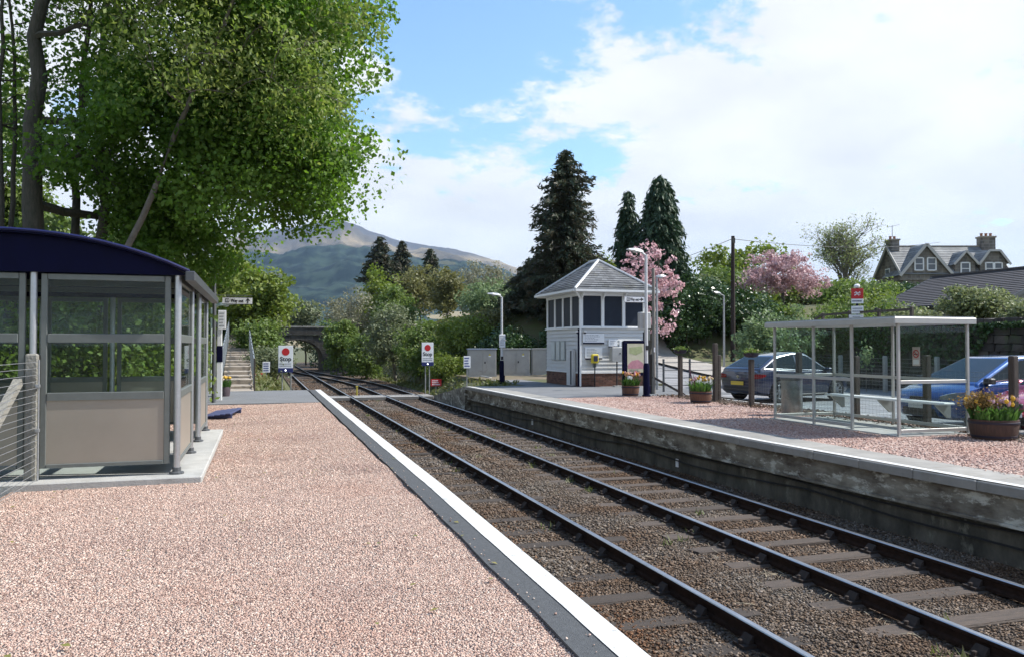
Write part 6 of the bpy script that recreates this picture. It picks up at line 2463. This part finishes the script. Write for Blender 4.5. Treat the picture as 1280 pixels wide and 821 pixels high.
        MB().cbox(D_[0] - .30, D_[0] - .14, *sorted((s * (bw + .01), s * (bw + .20))), mz - .06, mz + .06, .025).build('door_mirror', PLASTIC if paint.name.startswith('mid') else paint, root)
        for hx in (x_b - .32, x_q - .05 + .12):
            MB().cbox(hx, hx + .17, *sorted((s * hw * .975, s * (hw * .975 + .03))), lerp_pts(belt, hx) - .17, lerp_pts(belt, hx) - .145, .008).build('door_handle', paint, root)
        m = MB()
        for hx in (x_q - .01, x_b, x_d + .12):
            m.box(hx - .004, hx + .004, *sorted((s * hw * .9, s * (hw * 1.0 + .0015))), .34, lerp_pts(belt, hx) - .06)
        m.build('door_gaps', PLASTIC, root)
        MB().cbox(wx[0] + wr + .06, wx[1] - wr - .06, *sorted((s * hw * .9, s * (hw * .985))), .17, .25, .02).build('sill', PLASTIC, root)
    MB().cbox(-L / 2 - .03, -L / 2 + .08, -hw * .66, hw * .66, .34, .50, .03).build('rear_bumper', PLASTIC, root)
    pl = MB().cbox(-L / 2 - .045, -L / 2 - .031, -.26, .26, .52, .63, .004).build('number_plate', PLATEY, root)
    MB().cbox(L / 2 - .10, L / 2 + .012, -hw * .50, hw * .50, .27, .44, .02).build('grille', PLASTIC, root)
    MB().cbox(L / 2 + .0125, L / 2 + .022, -.26, .26, .42, .52, .004).build('number_plate', SIGNW, root)
    MB().cbox(L / 2 - .06, L / 2 + .014, -hw * .28, hw * .28, .58, .66, .015).build('grille', PLASTIC, root)
    MB().lathe((-L / 2 - .008, 0, zt_r * .80), [(.05, -.006), (.05, .006)], 14, 'x').build('badge', CHROME, root)
    MB().tube([(A[0] + .55, 0, zr_ - .01), (A[0] + .38, 0, zr_ + .16)], .006, 4).build('aerial', PLASTIC, root)
    return root


def cars():
    navy = mat('dark_blue_car_paint', (0.007, 0.014, 0.042), .3, .1, coat=1.0)
    blue = mat('mid_blue_car_paint', (0.02, 0.085, 0.29), .25, .35, coat=1.0)
    red = mat('rose_car_paint', (0.46, 0.05, 0.09), .25, .25, coat=1.0)
    hat_belt = [(-2.08, .96), (-1.5, 1.0), (-.6, .96), (.5, .93), (1.0, .89), (1.6, .78), (2.05, .62)]
    hat_roof = [(-1.93, 1.0), (-1.12, 1.40), (-.35, 1.51), (.15, 1.47), (1.08, .92)]
    car('dark blue hatchback parked with its tail to the far platform fence', navy, (15.85, 21.55, -.275), R_(11), 4.1, 1.77, 1.5, hat_belt, hat_roof, .325, (-1.22, 1.28), .66)
    mpv_belt = [(-2.1, .98), (-1.4, 1.02), (.2, .99), (.9, .97), (1.35, .90), (1.8, .80), (2.1, .66)]
    mpv_roof = [(-1.96, 1.0), (-1.66, 1.40), (-.5, 1.50), (.15, 1.46), (1.32, .94)]
    car('mid blue people carrier parked nose to the fence behind the glass shelter', blue, (15.0, 13.28, -.275), math.pi, 4.05, 1.72, 1.58, mpv_belt, mpv_roof, .31, (-1.25, 1.28), .72)
    car('rose red hatchback at the right edge beside the blue people carrier', red, (14.95, 11.15, -.275), math.pi, 4.0, 1.70, 1.45, [(p[0] * .94, p[1]) for p in hat_belt], [(p[0] * .94, p[1]) for p in hat_roof], .30, (-1.2, 1.22), .66)


cars()


# ------------------------------------------------------------------ car park surface and boundary
def car_park():
    xs = np.concatenate([[12.87], np.linspace(13.3, 23.3, 26)])
    ys = np.linspace(-6, 48, 80)
    X, Y = np.meshgrid(xs, ys)
    Z = gz(np.minimum(X, 23.2), Y) + .03
    # the end of the road is hidden behind the hedge
    V = np.stack([X, Y, Z], -1).reshape(-1, 3)
    i = np.arange(X.size).reshape(X.shape)
    F = np.stack([i[:-1, :-1], i[:-1, 1:], i[1:, 1:], i[1:, :-1]], -1).reshape(-1, 4)
    fx = X[:-1, :-1].ravel(); fy = Y[:-1, :-1].ravel()
    keep = ~((fx < 15.2) & (fy > 24.0)) & ~((fx < 17.0) & (fy > 34))
    o = np_mesh('car_park', V, F[keep], CARPARK, smooth=True)
    o['kind'] = 'structure'
    wl = MATS['white_line_paint']
    for k in range(8):
        y = 6.2 + k * 2.55
        strip('bay_line', [(13.0, y), (17.6, y + .1)], [(13.0, y + .09), (17.6, y + .19)], -.286, wl)
    # pavement up the far side of the road
    pav = []
    ys = np.linspace(31, 46, 24)
    zc = [gz1(22.0 - (q - 31) * .10, q) + .15 for q in ys]
    strip('pavement', [(20.6 - (q - 31) * .02, q) for q in ys], [(23.2, q) for q in ys], zc, mat('pavement_slabs', (0.38, 0.35, 0.31), .9, var=.2, vscale=2, bump=.2))


car_park()


def stone_wall():
    root = empty('stone_wall', (0, 0, 0), label='dark dry stone retaining wall behind the car park', cat='wall')
    st = mat('dark_wall_stone', (0.06, 0.052, 0.045), .92, var=.5, vscale=3, island=.5, bump=.8, bscale=9, col2=(0.028, 0.026, 0.022), stain=((0.04, 0.06, 0.02), 1.2, .52, .66))
    A, B = Vector((23.45, 31.5, 0)), Vector((22.7, 18.0, 0))
    d = (B - A)
    L_ = d.length
    u = d / L_
    rz = math.atan2(u.y, u.x)
    bk = MB().box(.0, L_ + 12, .12, .6, -.6, 2.28).build('wall_core', st, root)
    bk.location = A; bk.rotation_euler = (0, 0, rz)
    bk.location.z = 0
    ms = []
    for k in range(7):
        w, h, t = .5, .27, .26
        m = MB().cbox(-.5, .5, -.5, .5, -.5, .5, .09)
        m.v = [(p[0] + random.uniform(-.05, .05), p[1] + random.uniform(-.10, .06), p[2] + random.uniform(-.07, .07)) for p in m.v]
        ms.append(m.mesh('stone', st))
    z, c = -.38, 0
    while c < 10:
        h = .255 + .03 * (c % 2)
        x = -random.uniform(0, .3)
        while x < L_:
            w = random.uniform(.34, .66)
            p = A + u * (x + w / 2)
            n = Vector((-u.y, u.x, 0))
            inst('stone', random.choice(ms), root, (p.x + n.x * random.uniform(.05, .09), p.y + n.y * .07, z + h / 2), (0, random.uniform(-.04, .04), rz), (w - .03, .26, h - .025))
            x += w
        z += h
        c += 1
    # ivy and small growth hanging down the stones
    n = 5200
    t = rng.random(n) * (L_ + 6)
    cl = np.array([mnoise.noise(Vector((q * .45, 7.3, 0))) for q in t])
    hh = 2.15 - (0.15 + np.clip(cl + .35, 0, 1) * 2.0) * rng.random(n)
    nn = Vector((-u.y, u.x, 0))
    off = .07 - (.17 + .12 * rng.random(n))
    P = np.stack([A.x + u.x * t + nn.x * off, A.y + u.y * t + nn.y * off, hh], -1)
    iv = leaves('ivy', P, .10, LM_DARK, root, 1.3, .2)
    iv['kind'] = 'stuff'
    # concrete fence posts with wire in front of the wall
    r = empty('concrete_post_fence', (22.2, 0, -.29), label='wire fence on pale concrete posts in front of the dark stone wall', cat='fence')
    y = 31.5
    while y > 12:
        MB().cbox(-.07, .07, y - .07, y + .07, -.05, 1.34, .02).build('concrete_post', CONC, r)
        y -= 2.4
    for k in range(9):
        z0 = .12 + k * .14
        MB().tube([(-.075, 12.3, z0), (-.075, 31.5, z0)], .004, 3, cap=False).build('wire', GALV, r)
    # timber post and rail fence along the top of the wall
    r = empty('rail_fence', (24.6, 34.2, 1.9), label='weathered timber post and rail fence on top of the stone wall', cat='fence')
    y = 0.0
    k = 0
    while y < 9.2:
        zb = gz1(24.6 - y * .03, 34.2 - y) - 1.9
        MB().cbox(-y * .03 - .06, -y * .03 + .06, -y - .06, -y + .06, zb - .2, zb + 1.05, .015).build('post', WOODG, r)
        if y < 7.3:
            zb2 = gz1(24.6 - (y + 1.8) * .03, 34.2 - y - 1.8) - 1.9
            for h in (.30, .62, .94):
                MB().bar((-y * .03 - .075, -y, zb + h), (-(y + 1.8) * .03 - .075, -y - 1.8, zb2 + h), .035, .10).build('rail', WOODG, r)
        y += 1.8
    # big timber posts planted in the car park edge with a pale post box behind
    r = empty('sapling', (21.6, 24.6, -.3), label='slender sapling growing through the fence in front of the stone wall', cat='plant')
    MB().tube([(0, 0, 0), (.03, 0, .8), (.0, .02, 1.55)], [.015, .012, .006], 5).build('stem', TWIG, r)
    P = rng.normal(0, 1, (150, 3)) * np.array([.13, .13, .22]) + np.array([0, 0, 1.3])
    leaves('leaves', P, .075, LM_SILVER, r, 1.9)


stone_wall()


def station_sign():
    r = empty('station_sign', (24.25, 28.1, 1.85), label='red and white station sign with a double arrow on a tall pole', cat='sign')
    r.rotation_euler = (0, 0, R_(-30))
    MB().tube([(0, .05, 0), (0, .05, 2.08)], .045, 8).build('pole', NAVY, r)
    MB().lathe((0, .05, 2.02), [(.09, 0), (.13, .05), (.12, .12), (.06, .17)], 12).build('lamp_globe', WHITE, r, smooth=True)
    p = MB().cbox(-.24, .24, -.02, .0, 1.56, 2.0, .006).build('red_panel', RED, r)
    # double arrow emblem
    m = MB()
    y = -.026
    for dz in (.035, -.035):
        m.bar((-.13, y, 1.78 + dz), (.13, y, 1.78 + dz), .004, .022)
    m.bar((-.11, y, 1.69), (.01, y, 1.815), .004, .022)
    m.bar((-.01, y, 1.745), (.11, y, 1.87), .004, .022)
    m.bar((-.01, y, 1.815), (-.07, y, 1.87), .004, .022)
    m.bar((.01, y, 1.745), (.07, y, 1.69), .004, .022)
    m.build('double_arrow', SIGNW, p)
    q = MB().cbox(-.24, .24, -.02, .0, 1.36, 1.555, .006).build('white_panel', SIGNW, r)
    lines('name_print', q, -.2, .2, 1.40, 1.52, 1, -.0205, PRINT, .1, .5)
    for k, (a, b) in enumerate(((.92, 1.25), (.62, .88))):
        q = MB().cbox(-.24 - .1 * k, .24, -.02, .0, a, b, .006).build('white_panel', SIGNW, r)
        lines('panel_print', q, -.2, .2, a + .05, b - .05, 2, -.0205, PRINTL, .3, .5)


station_sign()


# ------------------------------------------------------------------ telegraph pole and wires
tz = gz1(25.9, 40.1)
r = empty('telegraph_pole', (25.9, 40.1, tz), label='tall dark timber telegraph pole in front of the pink cherry tree', cat='pole')
MB().tube([(0, 0, -.2), (.02, 0, 3.5), (.05, 0, 7.72 - tz)], [.15, .13, .10], 10).build('pole', mat('creosoted_wood', (0.035, 0.022, 0.018), .85, var=.3, vscale=9), r, smooth=True)
for k in range(5):
    MB().bar((-.13, 0, 2.6 + k * .5), (.13, 0, 2.85 + k * .5), .02).build('climbing_step', GALV, r)
MB().box(-.1, .1, -.16, -.1, 7.3 - tz, 7.6 - tz).build('cable_box', PLASTIC, r)


def wire(label, a, b, sag):
    m = MB()
    a, b = Vector(a), Vector(b)
    m.tube([a.lerp(b, k / 12) - Vector((0, 0, sag * 4 * (k / 12) * (1 - k / 12))) for k in range(13)], .016, 4)
    tag(m.build('overhead_wire', PLASTIC), label, 'wire', 'overhead telephone wires')


wire('overhead wire running right from the telegraph pole to the stone house', (25.96, 40.1, 7.55), (62.0, 60.6, 11.3), .5)
wire('overhead wire running left from the telegraph pole behind the tall cypress', (25.9, 40.2, 7.55), (33.0, 84.0, 9.5), 1.0)


# ------------------------------------------------------------------ houses
STONE = ashlar('sandstone_wall', (0.21, 0.185, 0.155), (0.115, 0.105, 0.095), (0.25, 0.235, 0.21), .6, .3)
MARGIN = mat('dressed_stone', (0.32, 0.28, 0.22), .9, var=.2)
HARL = mat('pale_harling', (0.46, 0.44, 0.40), .9, var=.15, vscale=4)
SLATEF = mat('far_slate', (0.125, 0.13, 0.135), .7, vscale=1.2, col2=(0.26, 0.265, 0.255), island=.12, stain=((0.24, 0.23, 0.19), 2.2, .6, .75))
WINW = mat('window_white', (0.74, 0.74, 0.73), .5)
WGLASS = mat('house_glass', (0.06, 0.075, 0.09), .08, spec=.7)
POT = mat('chimney_pot', (0.26, 0.12, 0.07), .85)


def roof_plane(m, a, b, c, d, n=12, lift=.05):
    """slates in n overlapping courses between eave a-b and ridge d-c"""
    a, b, c, d = map(Vector, (a, b, c, d))
    nr = (b - a).cross(d - a).normalized()
    if nr.z < 0: nr = -nr
    for k in range(n):
        f0, f1 = k / n, min(1, (k + 1.1) / n)
        p0, p1, q0, q1 = a.lerp(d, f0), b.lerp(c, f0), a.lerp(d, f1), b.lerp(c, f1)
        m.add([p0 + nr * lift, p1 + nr * lift, q1 + nr * lift * .3, q0 + nr * lift * .3, p0, p1], [(0, 1, 2, 3), (4, 5, 1, 0), (4, 0, 3), (5, 2, 1)])
    m.add([a, b, c, d], [(0, 1, 2, 3)])


def window(root, x0, x1, z0, z1, y, sx=2, sill=True):
    w = MB()
    f = .07
    w.box(x0 - .05, x0 + f, y - .06, y + .03, z0, z1)
    w.box(x1 - f, x1 + .05, y - .06, y + .03, z0, z1)
    w.box(x0 + f, x1 - f, y - .06, y + .03, z1 - f, z1 + .04)
    w.box(x0 + f, x1 - f, y - .06, y + .03, z0 - .04, z0 + f)
    w.box(x0 + f, x1 - f, y - .05, y + .03, (z0 + z1) / 2 - .03, (z0 + z1) / 2 + .03)
    o = w.build('window', WINW, root)
    MB().box(x0 + f, x1 - f, y - .02, y + .02, z0 + f, z1 - f).build('pane', WGLASS, o)
    if sill: MB().box(x0 - .1, x1 + .1, y - .12, y + .0, z0 - .13, z0 - .042).build('sill', MARGIN, o)
    return o


def chimney(root, x, y, z0, z1, w, d, pots):
    c = MB().box(x - w / 2, x + w / 2, y - d / 2, y + d / 2, z0, z1).build('chimney', STONE, root)
    MB().box(x - w / 2 - .08, x + w / 2 + .08, y - d / 2 - .08, y + d / 2 + .08, z1 + .002, z1 + .16).build('cap', MARGIN, c)
    for k in range(pots):
        xx = x + (k - (pots - 1) / 2) * w / max(1, pots)
        MB().lathe((xx, y, z1 + .162), [(.13, 0), (.12, .22), (.15, .25), (.14, .32)], 8).build('pot', POT, c)
    return c


def stone_house():
    W, D = 10.0, 5.6
    zb = 3.0
    root = empty('stone_house', (58.3, 61.4, zb), R_(-17.4), label='grey stone villa with slate roof, gabled dormers and two chimneys on the skyline', cat='house')
    ze, zr = 5.35, 8.15
    # body with gable ends
    MB().prism([(0, -1), (D, -1), (D, ze), (D / 2, zr - .1), (0, ze)], 0, W, 'yz').build('wall', STONE, root)
    m = MB()
    e = .25
    k = e * (zr - ze) / (D / 2)
    roof_plane(m, (-e, -e, ze - k + .05), (W + e, -e, ze - k + .05), (W + e, D / 2, zr), (-e, D / 2, zr), 16)
    roof_plane(m, (W + e, D + e, ze - k + .05), (-e, D + e, ze - k + .05), (-e, D / 2, zr), (W + e, D / 2, zr), 8)
    rf = m.build('roof', SLATEF, root, fix=False)
    MB().bar((-e, D / 2, zr + .06), (W + e, D / 2, zr + .06), .2, .12).build('ridge', MARGIN, rf)
    bm_ = mat('barge_board', (0.46, 0.44, 0.41), .6)
    for x in (-e - .03, W + e + .03):
        for y in (-e, D + e):
            MB().bar((x, y, ze - k + .0), (x, D / 2, zr - .02), .07, .26, (0, 0, 1)).build('barge_board', bm_, rf)
    # big front gable
    gx, gw, gt = 2.1, 2.35, 7.95
    g = MB().prism([(gx - gw, -.4 + 5.0), (gx + gw, -.4 + 5.0), (gx + gw, 5.2), (gx, gt), (gx - gw, 5.2)], -.12, 3.2, 'xz').build('front_gable', STONE, root)
    m = MB()
    roof_plane(m, (gx - gw - .2, -.35, 5.05), (gx - gw - .2, 3.3, 5.05), (gx, 3.3, gt + .12), (gx, -.35, gt + .12), 12)
    roof_plane(m, (gx + gw + .2, 3.3, 5.05), (gx + gw + .2, -.35, 5.05), (gx, -.35, gt + .12), (gx, 3.3, gt + .12), 12)
    m.build('gable_roof', SLATEF, g, fix=False)
    for s in (-1, 1):
        MB().bar((gx + s * (gw + .22), -.40, 5.0), (gx, -.40, gt + .10), .08, .26).build('barge_board', bm_, g)
    for x0 in (1.05, 2.25):
        window(root, x0, x0 + .82, 5.55, 6.75, -.13)
    # lower windows on the front and the gable end
    for x0 in (1.2, 2.3, 5.0, 7.6):
        window(root, x0, x0 + .85, 1.3, 3.0, -.01)
    for (y0, z0, z1) in ((2.6, 4.6, 6.0), (2.6, 1.2, 2.9)):
        w = MB().box(-.06, .03, y0, y0 + .95, z0, z1).build('window', WINW, root)
        MB().box(-.075, -.061, y0 + .1, y0 + .85, z0 + .1, z1 - .1).build('pane', WGLASS, w)
    # dormers
    for (dx, hw_, zt, clip, wins) in ((5.9, .95, 7.3, False, [(-.42, .42)]), (8.6, 1.25, 7.35, True, [(-.78, -.04), (.06, .8)])):
        zb2 = 5.0
        if clip:
            poly = [(dx - hw_, zb2), (dx + hw_, zb2), (dx + hw_, 6.45), (dx + .55, zt), (dx - .55, zt), (dx - hw_, 6.45)]
        else:
            poly = [(dx - hw_, zb2), (dx + hw_, zb2), (dx + hw_, 6.3), (dx, zt), (dx - hw_, 6.3)]
        d = MB().prism(poly, -.05, 2.9, 'xz').build('dormer', STONE, root)
        m = MB()
        if clip:
            roof_plane(m, (dx - hw_ - .25, -.3, 6.2), (dx - hw_ - .25, 2.9, 6.2), (dx - .5, 2.9, zt + .1), (dx - .5, -.3, zt + .1), 5)
            roof_plane(m, (dx + hw_ + .25, 2.9, 6.2), (dx + hw_ + .25, -.3, 6.2), (dx + .5, -.3, zt + .1), (dx + .5, 2.9, zt + .1), 5)
            m.box(dx - .5, dx + .5, -.3, 2.9, zt + .02, zt + .12)
        else:
            roof_plane(m, (dx - hw_ - .25, -.3, 6.05), (dx - hw_ - .25, 2.9, 6.05), (dx, 2.9, zt + .12), (dx, -.3, zt + .12), 5)
            roof_plane(m, (dx + hw_ + .25, 2.9, 6.05), (dx + hw_ + .25, -.3, 6.05), (dx, -.3, zt + .12), (dx, 2.9, zt + .12), 5)
        m.build('dormer_roof', SLATEF, d, fix=False)
        xa = .5 if clip else 0
        for s in (-1, 1):
            MB().bar((dx + s * (hw_ + .25), -.33, 6.1), (dx + s * xa, -.33, zt + .08), .07, .2).build('barge_board', bm_, d)
        if clip: MB().bar((dx - .5, -.33, zt + .08), (dx + .5, -.33, zt + .08), .07, .2).build('barge_board', bm_, d)
        for (a, b) in wins:
            window(root, dx + a, dx + b, 5.15, 6.3, -.06)
    chimney(root, .35, D / 2, zr - .5, zr + .55, .8, 1.2, 2)
    chimney(root, W - .4, D / 2, zr - .6, zr + .85, 1.35, .9, 3)
    a = MB()
    a.tube([(.35, D / 2, zr + 1.0), (.35, D / 2, zr + 2.1)], .03, 4)
    a.bar((-.1, D / 2, zr + 1.95), (1.1, D / 2, zr + 2.2), .03)
    a.build('aerial', PLASTIC, root)
    MB().tube([(-.02 + gx + gw + .15, -.1, 5.1), (gx + gw + .15, -.1, 0)], .06, 6).build('downpipe', LAMPD, root)


stone_house()


def bungalow():
    root = empty('bungalow', (34.5, 30.0, 1.9), label='low bungalow with a large brown grey tiled roof in front of the stone villa', cat='house')
    tile = mat('concrete_roof_tile', (0.075, 0.068, 0.068), .75, var=.2, vscale=2, island=.12)
    L_, hw, ze, zr = 8.6, 4.4, 1.65, 3.62
    MB().prism([(.35, -.8), (2 * hw - .35, -.8), (2 * hw - .35, ze), (hw, zr - .12), (.35, ze)], .25, L_ - .25, 'xz').build('wall', HARL2, root)
    n = 17
    for s in (0, 1):
        for k in range(n):
            f0, f1 = k / n, min(1, (k + 1.15) / n)
            def P(f, up):
                x = hw * f if s == 0 else 2 * hw - hw * f
                return x, ze + (zr - ze) * f + up
            (xa, za), (xb, zb_) = P(f0, .06), P(f1, .015)
            xc_, zc_ = P(f0, -.0)
            m = MB().add([(xa, 0, za), (xa, L_, za), (xb, L_, zb_), (xb, 0, zb_), (xc_, 0, zc_), (xc_, L_, zc_)], [(0, 1, 2, 3), (4, 5, 1, 0), (4, 0, 3), (5, 2, 1)])
            m.build('tile_course', tile, root, fix=False)
        a = (0, ze) if s == 0 else (2 * hw, ze)
        for y in (.0, L_):
            MB().bar((a[0], y, a[1] - .06), (hw, y, zr - .06), .06, .2).build('barge_board', LAMPD, root)
    MB().bar((hw, 0, zr + .07), (hw, L_, zr + .07), .22, .1).build('ridge_tiles', tile, root)
    MB().cbox(-.12, -.01, 0, L_, ze - .1, ze, .02).build('gutter', PLASTIC, root)
    for y in (1.6, 5.0):
        w = MB().box(.27, .36, y, y + 1.6, .2, 1.3).build('window', WINW, root)
        MB().box(.25, .268, y + .1, y + 1.5, .3, 1.2).build('pane', WGLASS, w)


HARL2 = mat('grey_render', (0.24, 0.235, 0.22), .9, var=.2, vscale=3)
bungalow()


def cottage(label, x, y, zb, rz, W, D, ze, zr, wallm, roofm, chim, wins=()):
    root = empty('cottage', (x, y, zb), rz, label, 'house', 'distant cottages among the trees')
    MB().prism([(0, -1), (D, -1), (D, ze), (D / 2, zr - .1), (0, ze)], 0, W, 'yz').build('wall', wallm, root)
    m = MB()
    roof_plane(m, (-.2, -.2, ze), (W + .2, -.2, ze), (W + .2, D / 2, zr), (-.2, D / 2, zr), 9)
    roof_plane(m, (W + .2, D + .2, ze), (-.2, D + .2, ze), (-.2, D / 2, zr), (W + .2, D / 2, zr), 6)
    m.build('roof', roofm, root, fix=False)
    for (cx, n) in chim:
        chimney(root, cx, D / 2, zr - .5, zr + .7, .8, .8, n)
    for (a, z0) in wins:
        window(root, a, a + .8, z0, z0 + 1.2, -.01)


cottage('pale cottage with slate roof and red chimney pot, half hidden left of the spruce', 20.4, 64.0, 3.3, R_(-20), 4.4, 5.5, 2.1, 3.75, HARL, SLATEF, ((.5, 1),), ((1.6, .5),))
cottage('low cottage with a cream chimney behind the silvery tree on the bank', 16.6, 60.5, 2.4, R_(-10), 4.6, 5.0, 1.7, 2.9, HARL, SLATEF, ((3.6, 2),), ((.5, .3), (1.9, .3)))
cottage('distant gabled cottage with a pale slate roof seen above the laurel hedge', 48.0, 84.5, 3.5, R_(60), 8.0, 3.6, 5.3, 7.3, HARL, SLATEF, ((1.5, 2),), ())

# little greenhouse in the garden behind the hedge
r = empty('greenhouse', (15.0, 56.0, gz1(15.0, 56.0)), R_(-25), label='small garden greenhouse with sloping grey glazing bars behind the hedge on the bank', cat='greenhouse')
MB().box(0, 2.4, 0, 1.8, 0, .9).build('wall', HARL, r)
for k in range(6):
    MB().bar((.05 + k * .46, -.05, .9), (.05 + k * .46, .9, 1.9), .05, .06).build('glazing_bar', WINW, r)
for k in range(5):
    MB().add([(.08 + k * .46, -.04, .92), (.48 + k * .46, -.04, .92), (.48 + k * .46, .9, 1.88), (.08 + k * .46, .9, 1.88)], [(0, 1, 2, 3)]).build('pane', GLASS, r)

# cables slung along the face of the far platform
for (lb, z0, s, ph) in (('black cable slung along the upper wall of the far platform', -.63, .05, 0.0), ('second black cable sagging lower along the far platform wall', -.74, .10, 1.1)):
    m = MB()
    pts = []
    for k in range(90):
        y = 4 + k * 25.5 / 89
        pts.append((ex(y) + .17, y, z0 - s * abs(math.sin((y + ph) * .55)) - .02 * mnoise.noise(Vector((0, y, ph)))))
    m.tube(pts, .014, 5)
    tag(m.build('cable', PLASTIC), lb, 'cable', None)
for (y, lb) in ((14.1, 'small white number plate low on the far platform wall, nearer the camera'), (22.6, 'small white number plate on the far platform wall below the signal box')):
    tag(MB().cbox(ex(y) + .185, ex(y) + .208, y - .05, y + .05, -.96 if y < 20 else -.92, -.80 if y < 20 else -.76, .004).build('marker_plate', SIGNW), lb, 'plate', None)

build_haze()
